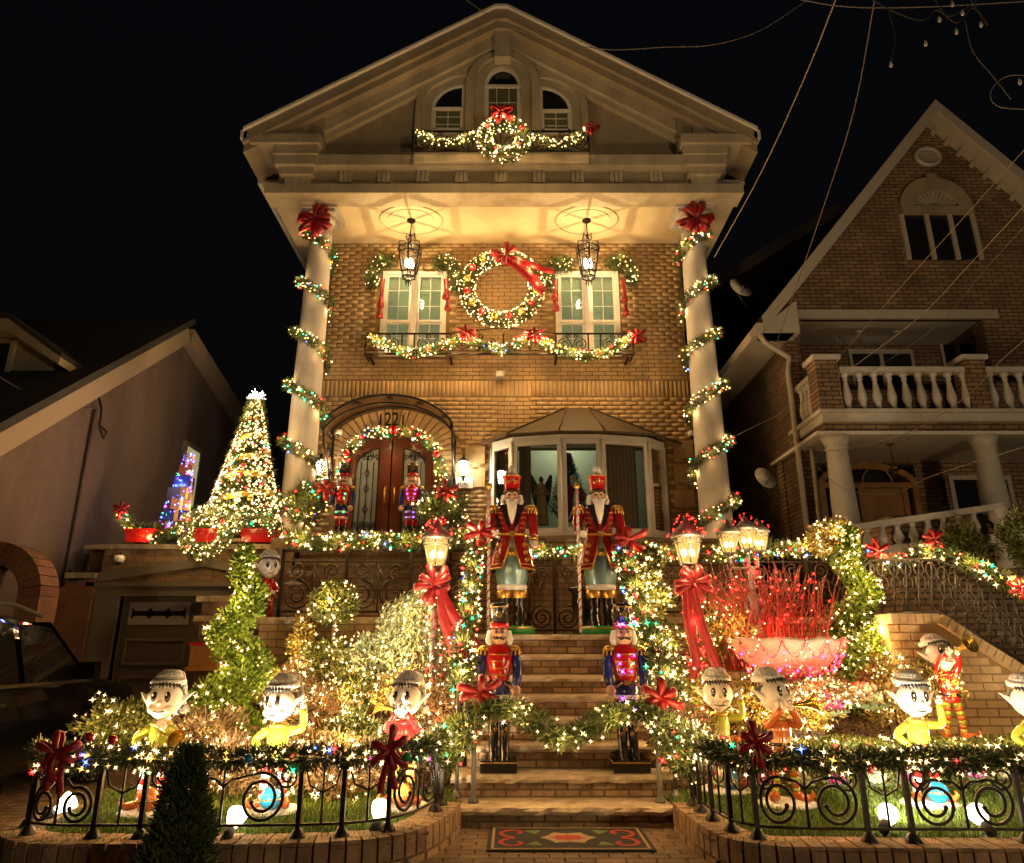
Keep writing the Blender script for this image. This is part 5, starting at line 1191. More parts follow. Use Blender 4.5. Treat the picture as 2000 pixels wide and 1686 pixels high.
DB = thing('unlit_bulb_string', 'tangled string of unlit bulbs hanging in the top right corner', 'light string', tuple(P(1830, 10, 4.5)))
m2 = MB(); m2.tube(smooth_path([P(x, y, 4.5) for x, y in ((1690, -10), (1740, 20), (1800, 40), (1830, 20), (1870, 45), (1900, 15), (1930, 50), (1890, -10))], 6), .006, 5); m2.tube(smooth_path([P(x, y, 4.5) for x, y in ((1820, -10), (1850, 30), (1880, 20), (1920, -10))], 6), .006, 5); m2.tube(smooth_path([P(x, y, 4.5) for x, y in ((1735, 18), (1748, 70), (1742, 118))], 6), .004, 5); m2.build('cord', M['rubber'], DB)
for x, y in ((1740, 126), (1808, 85), (1835, 38), (1868, 62), (1880, 25), (1916, 48), (1860, 8), (1992, 160)):
    v = P(x, y, 4.5); m2 = MB(); m2.lathe([(.006, .03), (.009, .01), (.013, -.005), (.010, -.022), (0, -.03)], 8, tuple(v)); m2.build('bulb', M['silver'], DB)
# ================================================================== wreaths, swags, garlands on the facade
def wreath(px, py, Y, Ro, Ri, lab, nb=150, bs=.032, bowpos=None, bows=.2, orn=(), tails=2, watts=30, tail_len=1., mix={'w': 1}, nl=7, per=7):
    c = P(px, py, Y); root = thing('wreath', lab, 'wreath', tuple(c)); R0 = (Ro+Ri)/2; r = (Ro-Ri)/2
    n = int(5200*R0*per/7); t = RNG.uniform(0, 2*pi, n); ph = RNG.uniform(0, 2*pi, n)
    rr = r*np.sqrt(RNG.uniform(.1, .8, n)); radial = np.stack([np.cos(t), 0*t, np.sin(t)], 1); off = radial*np.cos(ph)[:, None]+np.array([0, -1, 0])*np.sin(ph)[:, None]
    base = np.array(c)+radial*R0+off*rr[:, None]; tang = np.stack([-np.sin(t), 0*t, np.cos(t)], 1)
    V, Fc = needles(base, off+tang*.6, .095, .016, .4); place('foliage', np_mesh('foliage', V, Fc, M['fir']), root)['kind'] = 'stuff'
    t = RNG.uniform(0, 2*pi, nb); ph = RNG.uniform(-.3, pi+.3, nb); radial = np.stack([np.cos(t), 0*t, np.sin(t)], 1); off = radial*np.cos(ph)[:, None]+np.array([0, -1, 0])*np.sin(ph)[:, None]
    string_lights(root, np.array(c)+radial*R0+off*r*1.12, bs, mix)
    for i in range(nl): a = 2*pi*i/nl; lamp_point('string_glow', (c.x+R0*cos(a), c.y-r-.1, c.z+R0*sin(a)), watts/nl, WARM, .06, root)
    if bowpos: bow(root, (c.x+bowpos[0], c.y-r-.02, c.z+bowpos[1]), bows, tails, tail_len)
    for a, mt, ro in orn:
        m2 = MB(); m2.ball((c.x+R0*cos(a), c.y-r*1.0, c.z+R0*sin(a)), ro, 12, 8); m2.build('ornament', M[mt], root)
    return root
M['goldball'] = mat('gold_ball', (.60, .40, .08), .2, .8); M['redball'] = mat('red_ball', (.45, .015, .02), .15, .3, coat=.5)
# gable wreath and swags
wreath(984, 272, YP-.48, .48, .22, 'lit wreath with red bow on the gable balcony railing', 240, .024, (-.06, .44), .22, [(2.6, 'redball', .05), (.4, 'redball', .05), (4.3, 'redball', .04), (5.6, 'redball', .04)], 1, 15, .3)
gp = lambda l, Y: [P(x, y, Y) for x, y in l]
G1 = garland(smooth_path(gp([(812, 262), (840, 272), (870, 280), (900, 275), (932, 262)], YP-.42), 8), .075, 300, 60, .025, {'w': 1}, label='lit garland swag left of the gable wreath', watts=4, group=None)
G2 = garland(smooth_path(gp([(1038, 268), (1065, 278), (1095, 284), (1120, 272), (1146, 256)], YP-.42), 8), .075, 300, 60, .025, {'w': 1}, label='lit garland swag with red bow right of the gable wreath', watts=4)
v = P(1156, 252, YP-.45); bow(G2, v, .14, 1, .4)
# large facade wreath with a long ribbon
v0 = P(980, 563, YF-.22)
BWR = wreath(980, 563, YF-.2, .86, .56, 'large lit wreath with red bow and long ribbon between the windows', 520, .024, None, .2, [(pi*k/8+.2, 'goldball' if k % 2 else 'redball', .075) for k in range(3, 17)], 0, 30, nl=12, per=8)
bow(BWR, P(988, 500, YF-.42), .28, 1, .25)
m2 = MB(); ribbon_sheet(m2, smooth_path([P(x, y, YF-.42) for x, y in ((990, 505), (1015, 522), (1040, 545), (1062, 572))], 5), Vector((.06, 0, .09)), .004, 2); m2.build('ribbon', M['redvelvet'], BWR)
m2 = MB(); ribbon_sheet(m2, smooth_path([P(x, y, YF-.40) for x, y in ((990, 503), (1025, 512), (1055, 524), (1082, 530))], 5), Vector((.0, 0, .07)), .004, 2); m2.build('ribbon', M['redvelvet'], BWR)
# corner sprays with tassels
for k, (pts, tas, lab) in enumerate((
    (((770, 510), (745, 510), (730, 530), (728, 560)), [(746, 545), (744, 590), (742, 612)], 'fir spray with red tassel at the left corner of the left window'),
    (((850, 520), (872, 508), (888, 530), (892, 568)), [(868, 545), (870, 575), (874, 597)], 'fir spray with red tassel at the right corner of the left window'),
    (((1115, 520), (1090, 515), (1075, 530), (1068, 562)), [(1084, 545), (1084, 578), (1086, 598)], 'fir spray with red tassel at the left corner of the right window'),
    (((1190, 520), (1212, 508), (1232, 525), (1232, 555)), [(1214, 545), (1220, 580), (1222, 606)], 'fir spray with red tassel at the right corner of the right window'))):
    g = garland(smooth_path(gp(pts, YF-.2), 8), .12, 330, 30, .024, {'w': 1}, name='fir_spray', label=lab, cat='fir spray', needle=.14, watts=3.5, group='fir sprays at the upper windows')
    m2 = MB(); a, b, c_ = [P(x, y, YF-.26) for x, y in tas]; m2.tube([a, b], .022, 6); m2.tube([a+Vector((.05, 0, 0)), c_+Vector((.03, 0, .1))], .018, 6)
    for q in (b, c_): m2.lathe([(.012, .14), (.04, .1), (.035, .06), (.06, -.02), (.065, -.1), (.0, -.105)], 10, tuple(q))
    m2.build('tassel', M['redvelvet'], g)
# balcony swags
BY = YF-.5
for pts, lab, bw in ((((718, 660), (745, 672), (775, 684), (810, 690), (850, 682), (880, 672), (905, 660)), 'multicoloured garland swag at the left of the window balcony', (910, 652)),
                 (((905, 658), (930, 672), (960, 682), (990, 682), (1020, 668), (1042, 656)), 'multicoloured garland swag in the middle of the window balcony', (1043, 655)),
                 (((1042, 658), (1070, 675), (1105, 688), (1150, 695), (1190, 686), (1220, 668), (1240, 655)), 'multicoloured garland swag at the right of the window balcony', (1243, 658))):
    g = garland(smooth_path(gp(pts, BY), 8), .10, 330, 52, .026, FULL, label=lab, watts=20, group='garland swags on the window balcony'); bow(g, P(*bw, BY-.12), .19, 2, .35)
# columns
for s, cx in ((-1, COLX[0]), (1, COLX[1])):
    z1, z0 = ZC-.45, ZPORCH+.35; turns = 5.5; n = 200; path = []
    for i in range(n+1):
        t = i/n; a = -pi*.05+turns*2*pi*t; rr = .215+.075*t+.05
        path.append((cx+s*cos(a)*rr*1.05, YCOL-sin(a)*rr, z1+(z0-z1)*t-.0))
    g = garland(path, .10, 230, 26, .027, FULL, label='lit garland spiralling down the '+('left' if s < 0 else 'right')+' white column', watts=2.4, step=.62, group='column garlands')
    bow(g, (cx, YCOL-.36, ZC-.42), .33, 1, .35, loops=9, seed=s)
# hanging lanterns
def hanging_lantern(x, lab):
    y = 12.15; zc = ZC; T = thing('hanging_lantern', lab, 'lantern', (x, y, zc), group='porch ceiling lanterns')
    m2 = MB(); m2.lathe([(.085, 0), (.085, -.03), (.02, -.05)], 14, (x, y, zc)); m2.tube([(x, y, zc-.05), (x, y, zc-.36)], .012, 6); m2.build('rod', M['iron'], T)
    zt_ = zc-.66; zb_ = zc-1.18; r1, r0 = .235, .15; m2 = MB(); bars = []
    for k in range(6):
        a = pi/6+k*pi/3; p1 = Vector((x+r1*cos(a), y+r1*sin(a), zt_)); p0 = Vector((x+r0*cos(a), y+r0*sin(a), zb_))
        m2.tube([p1, p0], .019, 5); m2.tube([p1, Vector((x+r1*.95*cos(a), y+r1*.95*sin(a), zt_+.12)), Vector((x+.12*cos(a), y+.12*sin(a), zt_+.16)), Vector((x+.05*cos(a), y+.05*sin(a), zt_+.02))], .011, 5)
        m2.tube([(x+.02*cos(a), y+.02*sin(a), zt_+.30), (x+.09*cos(a), y+.09*sin(a), zt_+.34), (x+.10*cos(a), y+.10*sin(a), zt_+.25), (x+.03*cos(a), y+.03*sin(a), zt_+.18)], .009, 5)
        m2.tube([p0, Vector((x+.13*cos(a), y+.13*sin(a), zb_-.1)), Vector((x+.05*cos(a), y+.05*sin(a), zb_-.14))], .010, 5); m2.tube([(x, y, zb_-.1), (x+.06*cos(a), y+.06*sin(a), zb_-.2), (x+.05*cos(a), y+.05*sin(a), zb_-.26)], .010, 5)
    for z, r in ((zt_, r1), (zt_-.1, r1-.02), (zb_, r0), (zb_-.1, .13)): m2.tube([(x+r*cos(pi/6+k*pi/3), y+r*sin(pi/6+k*pi/3), z) for k in range(6)], .017, 5, True)
    m2.tube([(x, y, zt_+.3), (x, y, zt_)], .02, 6); m2.build('iron_cage', M['iron'], T)
    m2 = MB()
    for k in range(6):
        a = k*pi/3; 
        for f in (.25, .75):
            q = Vector((x, y, zt_+(zb_-zt_)*f)); r = (r1+(r0-r1)*f)*.87; tang = Vector((-sin(a), cos(a), 0)); c_ = q+Vector((cos(a)*r, sin(a)*r, 0))
            for s in (-1, 1): m2.tube([c_+tang*u*s*1.0+Vector((0, 0, w)) for u, w in scroll2(.045, 0, .05, .012, 0, 1.3, 10)], .007, 4)
    m2.build('scrollwork', M['iron'], T)
    m2 = MB()
    for k in range(4): a = k*pi/2+.5; m2.lathe([(.0, -.08), (.03, -.05), (.036, 0), (.024, .06), (0, .11)], 8, (x+.06*cos(a), y+.06*sin(a), (zt_+zb_)/2-.06))
    m2.build('candle_bulbs', M['hot'], T)
    lamp_point('lantern_light', (x, y, (zt_+zb_)/2+.06), 42, (1, .70, .32), .006, T)
for x, nm in zip(LANT, ('left', 'right')): hanging_lantern(x, f'ornate iron hanging lantern on the {nm} of the porch ceiling')
# wall sconces with plaques
for px, nm in ((905, 'right of the door by the bay window'), (624, 'left of the door beside the left column')):
    v = P(px, 915, YF-.2); T = thing('wall_sconce', f'bright wall lantern {nm}', 'wall lantern', tuple(v), group='door sconces')
    m2 = MB(); m2.lathe([(.01, .28), (.02, .22), (.11, .14), (.10, .13)], 8, tuple(v)); m2.lathe([(.06, -.14), (.03, -.18), (.015, -.24), (0, -.25)], 8, tuple(v))
    for k in range(4): a = pi/4+k*pi/2; m2.tube([v+Vector((.10*cos(a), .10*sin(a), .14)), v+Vector((.06*cos(a), .06*sin(a), -.14))], .008, 4)
    m2.tube([v+Vector((0, 0, .24)), v+Vector((0, .1, .3)), v+Vector((0, .2, .2))], .014, 5); m2.build('bracket', M['iron'], T)
    m2 = MB(); m2.lathe([(.055, -.13), (.09, .12)], 8, tuple(v)); m2.build('glass_shade', M['hotwhite'], T)
    lamp_point('sconce_light', v+Vector((0, -.14, 0)), 20, (1, .80, .48), .05, T)
    q = P(px+2, 943, YF-.06); T2 = thing('tile_plaque', f'small pale tile plaque under the lantern {nm}', 'plaque', tuple(q)); m2 = MB(); m2.bx(q.x-.16, q.x+.16, YF-.06, YF-.03, q.z-.1, q.z+.1); m2.build('tile', M['face'], T2)
    m2 = MB(); 
    for k in range(7): m2.box((q.x-.11+k*.036, YF-.062, q.z-.03+.02*sin(k*2.3)), (.02, .004, .03+.02*cos(k*1.7)))
    m2.build('tile_drawing', M['bluepaint'], T2)['kind'] = 'stuff'
v = P(880, 943, YF-.06); m2 = MB(); m2.bx(v.x-.05, v.x+.05, YF-.06, YF-.02, v.z-.08, v.z+.08); tag(m2.build('mailbox_plate', M['irongrey']), 'small dark bell plate beside the tile plaque', 'plate')
# door arch garland
pts = [(668, 935), (672, 900), (692, 868), (725, 848), (768, 842), (812, 848), (842, 868), (858, 900), (862, 940)]
garland(smooth_path(gp(pts, YF-.3), 8), .105, 330, 52, .026, FULL, label='multicoloured garland arched over the red front door', watts=9, orn=[(.5, 'redball', .09), (.16, 'redball', .07), (.83, 'redball', .07), (.3, 'redball', .05), (.66, 'redball', .05)])
# interior figures seen in the bay
def loft(mb, secs, n=14):
    rows = []
    for (cx, cy, z, rx, ry) in secs: rows.append([(cx+rx*cos(2*pi*k/n), cy+ry*sin(2*pi*k/n), z) for k in range(n)])
    mb.sheet(rows, True, True); mb.add(rows[0], [tuple(range(n))]); mb.add(rows[-1], [tuple(range(n-1, -1, -1))]); return mb
for px, nm in ((1058, 'left'), (1200, 'right')):
    b0 = P(px, 1026, YF-.18); tp_ = P(px, 925, YF-.18).z; h = tp_-b0.z; T = thing('angel_figure', f'gold winged angel figure in the bay window, {nm} of the centre pane', 'figurine', tuple(b0), group='gold angels in the bay window')
    m2 = MB(); loft(m2, [(b0.x, b0.y, b0.z, .13, .1), (b0.x+.01, b0.y, b0.z+h*.3, .11, .08), (b0.x, b0.y, b0.z+h*.58, .075, .06), (b0.x, b0.y, b0.z+h*.68, .10, .065), (b0.x, b0.y, b0.z+h*.77, .07, .05), (b0.x, b0.y, b0.z+h*.82, .03, .03)])
    m2.tube([(b0.x-.08, b0.y-.02, b0.z+h*.72), (b0.x-.13, b0.y-.06, b0.z+h*.58), (b0.x-.02, b0.y-.1, b0.z+h*.58)], [.035, .03, .02], 6); m2.tube([(b0.x+.08, b0.y-.02, b0.z+h*.72), (b0.x+.13, b0.y-.06, b0.z+h*.58), (b0.x+.02, b0.y-.1, b0.z+h*.58)], [.035, .03, .02], 6); m2.build('robe', M['goldribbon'], T)
    m2 = MB(); m2.ball((b0.x, b0.y, b0.z+h*.88), (.045, .045, .06), 10, 8); m2.build('head', M['bronze'], T)
    for s in (-1, 1):
        m2 = MB(); ou = [(.02, .70), (.10, .86), (.17, 1.0), (.21, .96), (.20, .75), (.16, .5), (.10, .34), (.04, .5)]; m2.prism([(b0.x+s*x, b0.z+h*z) for x, z in (ou if s < 0 else ou[::-1])], b0.y+.05, b0.y+.07); m2.build('wing', M['bronze'], T)
b0 = P(1122, 1028, YF-.15); h = P(1122, 925, YF-.15).z-b0.z
T = thing('bearded_figure', 'tall figure in a red fur-trimmed coat with white beard behind the centre pane', 'figurine', tuple(b0))
m2 = MB(); loft(m2, [(b0.x, b0.y, b0.z+h*.08, .17, .08), (b0.x, b0.y, b0.z+h*.3, .15, .09), (b0.x, b0.y, b0.z+h*.55, .11, .08), (b0.x, b0.y, b0.z+h*.74, .13, .08), (b0.x, b0.y, b0.z+h*.8, .06, .06)])
m2.tube([(b0.x-.1, b0.y, b0.z+h*.74), (b0.x-.2, b0.y-.02, b0.z+h*.62), (b0.x-.18, b0.y-.06, b0.z+h*.74)], .04, 6); m2.tube([(b0.x+.1, b0.y, b0.z+h*.74), (b0.x+.2, b0.y-.02, b0.z+h*.58), (b0.x+.12, b0.y-.06, b0.z+h*.5)], .04, 6); m2.build('coat', M['redvelvet'], T)
m2 = MB(); m2.ball((b0.x, b0.y-.01, b0.z+h*.88), (.055, .055, .075), 10, 8); m2.build('head', M['skin'], T)
m2 = MB(); loft(m2, [(b0.x, b0.y-.06, b0.z+h*.66, .01, .01), (b0.x, b0.y-.06, b0.z+h*.76, .045, .03), (b0.x, b0.y-.04, b0.z+h*.86, .06, .03)]); m2.ball((b0.x, b0.y+.01, b0.z+h*.93), (.06, .06, .045), 10, 6); m2.tube([(b0.x, b0.y-.1, b0.z+h*.6), (b0.x-.03, b0.y-.11, b0.z+h*.3), (b0.x-.12, b0.y-.1, b0.z+h*.1)], .02, 5); m2.tube([(b0.x, b0.y-.1, b0.z+h*.6), (b0.x+.03, b0.y-.11, b0.z+h*.3), (b0.x+.12, b0.y-.1, b0.z+h*.1)], .02, 5); m2.build('beard_and_trim', M['beard'], T)
# bare fir in the window
v = P(1112, 1015, YF+.25); hT = P(1110, 882, YF+.25).z-v.z; T = thing('indoor_fir', 'dark unlit fir tree inside the bay window behind the figures', 'tree', tuple(v))
m2 = MB(); m2.tube([v, v+Vector((0, 0, hT))], [.03, .006], 6); 
for k in range(60): 
    t = k/60; a = k*2.4; r = .42*(1-t)+.03; z = v.z+hT*t*.95; m2.tube([(v.x, v.y, z), (v.x+r*cos(a)*.6, v.y+r*sin(a)*.5, z+.04), (v.x+r*cos(a), v.y+r*sin(a)*.7, z+.16*(1-t)+.05)], [.012, .02, .006], 5)
m2.build('trunk', M['bark'], T); n = 5200; t = RNG.uniform(0, 1, n); a = RNG.uniform(0, 2*pi, n); r = (.42*(1-t)+.03)*RNG.uniform(.2, 1, n); pp = np.stack([v.x+r*np.cos(a), v.y+r*np.sin(a)*.7, v.z+hT*t*.95+.15*(r/.45)], 1); V, Fc = needles(pp, np.stack([np.cos(a), np.sin(a), .8+0*a], 1), .06, .012, .3); place('crown', np_mesh('crown', V, Fc, M['fir']), T)
M['furband'] = mat('white_fur_band', (.82, .80, .76), .9, bump=1, scale=60, noise_col=(.40, .39, .38), nscale=40)
# ================================================================== nutcrackers
def dress(T, parts):
    for nm, mb, mt in parts: mb.build(nm, M[mt], T, True)
def royal_nutcracker(lab, loc, rz=0):
    "about 1.95 m, facing -Y"
    T = thing('royal_nutcracker', lab, 'nutcracker', loc, rz, 1.09, group='tall red nutcrackers on the landing')
    m = MB(); m.lathe([(.25, 0), (.26, .02), (.26, .06), (.24, .09), (0, .09)], 24); dress(T, [('base', m, 'green')])
    m = MB(); m.tube([(.262*cos(t*pi/16), .262*sin(t*pi/16), .065) for t in range(32)], .008, 5, True); dress(T, [('base_rim', m, 'gold')])
    for s in (-1, 1):
        m = MB(); x = s*.085; loft(m, [(x, -.05, .09, .07, .13), (x, -.05, .14, .065, .12), (x, -.01, .2, .055, .065), (x, .0, .34, .07, .075), (x, .0, .46, .085, .09)]); m.build('boot', M['blackgloss'], T, True)
        m = MB(); loft(m, [(x, 0, .40, .082, .088), (x, 0, .43, .09, .095), (x, 0, .475, .094, .098), (x, 0, .49, .08, .085)]); m.build('boot_cuff', M['gold'], T, True)
    m = MB(); loft(m, [(0, 0, .49, .16, .10), (0, 0, .51, .175, .115), (0, 0, .54, .175, .115), (0, 0, .555, .16, .10)]); m.build('fur_band', M['beard'], T, True)
    m = MB(); loft(m, [(0, 0, .55, .165, .105), (0, 0, .66, .19, .13), (0, 0, .78, .19, .13), (0, 0, .92, .15, .11)], 20)
    m.v = [(x*(1+.05*sin(math.atan2(y, x)*10)), y*(1+.05*sin(math.atan2(y, x)*10)), z) for x, y, z in m.v]; m.build('breeches', M['teal'], T, True)
    # coat skirt, open at the front
    rows = []
    for z, rx, ry in ((.72, .265, .20), (.86, .24, .18), (1.0, .19, .145), (1.12, .155, .12)):
        k = 24; a0, a1 = -pi/2+.42*(1.16-z)/.44, 3*pi/2-.42*(1.16-z)/.44
        rows.append([(rx*cos(a0+(a1-a0)*i/k)*(1+.03*sin(i*2.4)), ry*sin(a0+(a1-a0)*i/k), z+(.07*abs(math.cos((a0+(a1-a0)*i/k)/1.0+pi/2))**.7 if z < .75 else 0)*0-(.05*(1-abs(i/k-.5)*2) if z < .75 else 0)) for i in range(k+1)])
    m = MB(); m.sheet(rows); m.sheet([[(x*.985, y*.985, z) for x, y, z in r] for r in rows]); m.build('coat_skirt', M['maroon'], T, True)
    m = MB(); m.tube([(x*1.01, y*1.01, z+.01) for x, y, z in rows[0]], .013, 5); m.tube([(x*1.01, y*1.01, z+.055) for x, y, z in rows[0]], .007, 5)
    for c in (0, -1): m.tube([(r[c][0], r[c][1]-.006, r[c][2]) for r in rows], .011, 5)
    m.build('skirt_braid', M['gold'], T, True)
    m = MB(); loft(m, [(0, -.035, .86, .10, .10), (0, -.05, .95, .115, .10), (0, -.045, 1.05, .09, .09), (0, -.03, 1.14, .05, .09)]); m.build('apron', M['teal'], T, True)
    m = MB()
    for i in range(9): a = -pi/2+(i-4)*.19; m.tube([(.118*cos(a), -.05+.103*sin(a), .955), (.125*cos(a), -.05+.112*sin(a), .865)], [.006, .015], 5)
    m.build('apron_fringe', M['gold'], T, True)['kind'] = 'stuff'
    m = MB(); loft(m, [(0, 0, 1.10, .15, .115), (0, 0, 1.14, .15, .115), (0, 0, 1.26, .17, .125), (0, 0, 1.40, .195, .12), (0, 0, 1.46, .15, .10), (0, 0, 1.49, .07, .07)], 18); m.build('torso', M['maroon'], T, True)
    m = MB()
    for s_ in (-1, 1):
        for k in range(4): z = 1.19+.06*k; w = .15+.012*k; m.tube([(s_*(w*.62), -.108-.004*k, z), (s_*w*.85, -.08-.004*k, z+.012), (s_*w*.98, -.035, z+.005)], .0055, 4)
        for k in range(3): m.tube([(x, -.155+.012*k*0-abs(z-.86)*.12, z) for x, z in scroll2(s_*(.17-.012*k), .82+.085*k, .028, .007, 0, s_*1.6, 12)], .0055, 4)
    m.build('gold_embroidery', M['gold'], T, True)['kind'] = 'stuff'
    m = MB(); m.tube([(.155*cos(t*pi/12), .12*sin(t*pi/12), 1.125) for t in range(24)], .018, 6, True); m.box((0, -.125, 1.125), (.07, .03, .06)); m.build('belt', M['gold'], T, True)
    m = MB()
    for s in (-1, 1): m.add([(s*.02, -.138, 1.16), (s*.07, -.137, 1.24), (s*.14, -.105, 1.46), (s*.06, -.108, 1.47), (s*.02, -.148, 1.16), (s*.07, -.15, 1.24), (s*.14, -.12, 1.46), (s*.06, -.13, 1.47)], [(4,5,6,7),(0,3,2,1),(0,1,5,4),(1,2,6,5),(2,3,7,6),(3,0,4,7)])
    m.build('lapels', M['blackgloss'], T, True)
    for s in (-1, 1):
        m = MB(); m.ball((s*.225, 0, 1.44), (.075, .085, .045), 12, 6); ep = m.build('epaulette', M['gold'], T, True)
        m = MB()
        for i in range(12): a = i*2*pi/12; m.tube([(s*.225+.07*cos(a), .08*sin(a), 1.44), (s*.228+.072*cos(a), .083*sin(a), 1.37)], .009, 4)
        m.build('fringe', M['gold'], ep, True)['kind'] = 'stuff'
        if s < 0: pts = [(s*.22, 0, 1.42), (s*.255, -.02, 1.27), (s*.25, -.06, 1.17), (s*.215, -.15, 1.13)]
        else: pts = [(s*.22, 0, 1.42), (s*.25, -.01, 1.28), (s*.255, -.02, 1.15), (s*.25, -.04, 1.06)]
        m = MB(); m.tube(pts, [.06, .06, .052, .045], 10); arm = m.build('arm', M['maroon'], T, True)
        m = MB(); e = Vector(pts[-1]); d = (e-Vector(pts[-2])).normalized(); m.tube([e-d*.04, e], .052, 10); m.build('cuff', M['gold'], arm, True)
        m = MB(); h = e+d*.045; m.ball(h, (.042, .045, .045), 10, 8)
        for k in range(4): m.tube([h+Vector((-.02*s+.0, -.02+.0, .025-.017*k)), h+Vector((s*.02, -.055, .025-.017*k)), h+Vector((s*.045, -.03, .022-.017*k))], .012, 5)
        m.tube([h+Vector((-s*.03, 0, .03)), h+Vector((-s*.035, -.04, .035))], .012, 5); m.build('hand', M['beard'], T, True)
    m = MB(); m.ball((0, -.005, 1.56), (.088, .09, .105), 16, 12); m.tube([(0, 0, 1.44), (0, 0, 1.52)], .055, 10); m.ball((0, -.1, 1.565), (.017, .025, .03), 8, 6)
    for s in (-1, 1): m.ball((s*.045, -.075, 1.545), (.028, .02, .022), 8, 6)
    m.build('head', M['skin'], T, True)
    m = MB()
    for s in (-1, 1): m.ball((s*.033, -.083, 1.592), (.014, .009, .012), 8, 6)
    m.build('eyes', M['blackgloss'], T, True)
    m = MB(); loft(m, [(0, -.12, 1.24, .012, .012), (0, -.135, 1.34, .04, .03), (0, -.12, 1.44, .06, .045), (0, -.085, 1.52, .075, .04)]); 
    for s in (-1, 1): m.tube([(s*.01, -.108, 1.535), (s*.05, -.10, 1.525), (s*.085, -.075, 1.54)], [.018, .018, .006], 6); m.tube([(s*.015, -.092, 1.613), (s*.05, -.085, 1.618)], [.009, .007], 5)
    m.build('beard', M['beard'], T, True)
    m = MB(); 
    for s in (-1, 1): loft(m, [(s*.085, .02, 1.47, .03, .06), (s*.10, .02, 1.52, .038, .07), (s*.095, .02, 1.60, .03, .07)]); m.ball((s*.105, -.02, 1.53), .034, 8, 6)
    loft(m, [(0, .06, 1.46, .08, .04), (0, .06, 1.62, .085, .05)]); m.build('hair', M['beard'], T, True)
    m = MB(); m.lathe([(.092, 1.635), (.090, 1.66), (.092, 1.72), (.108, 1.82), (.112, 1.83), (0, 1.835)], 20); m.build('hat', M['redgloss'], T, True)
    m = MB(); m.tube([(.113*cos(t*pi/12), .113*sin(t*pi/12), 1.825) for t in range(24)], .007, 5, True); 
    for k in range(3): m.tube([(x, -.10-.008*(z-1.65)/.15, z) for x, z in scroll2((k-1)*.045, 1.74+(.03 if k == 1 else 0), .025, .006, 0, 1.6, 12)], .005, 4)
    m.build('hat_braid', M['gold'], T, True)
    m = MB(); m.lathe([(.095, 1.625), (.10, 1.63), (.10, 1.655), (.093, 1.66)], 20); m.ball((0, -.095, 1.636), (.075, .05, .01), 12, 6); m.build('hat_brim', M['bronze'], T, True)
    m = MB(); m.ball((0, 0, 1.90), (.05, .05, .075), 14, 10); m.build('plume', M['beard'], T, True)
    # staff
    st = bpy.data.objects.new('staff', None); COL.objects.link(st); st.parent = T; st.location = (-.215-.05, -.21, .02)
    m = MB(); m.tube([(0, 0, 0), (0, 0, 1.62)], .017, 8); m.build('pole', M['beard'], st, True)
    m = MB(); m.tube([(.014*cos(t*.9), .014*sin(t*.9), t*.0135) for t in range(120)], .0085, 5); m.build('red_stripe', M['redgloss'], st, True)
    m = MB(); m.ball((0, 0, 1.65), (.035, .035, .04), 12, 8); m.build('knob', M['gold'], st, True)
    return T
for px, nm in ((1000, 'left of the pair above the steps'), (1177, 'right of the pair, dark urn behind it')):
    v = P(px, 1236, 9.0); royal_nutcracker(f'red nutcracker with white beard and striped staff, {nm}', (v.x, 9.0, ZL+.003))
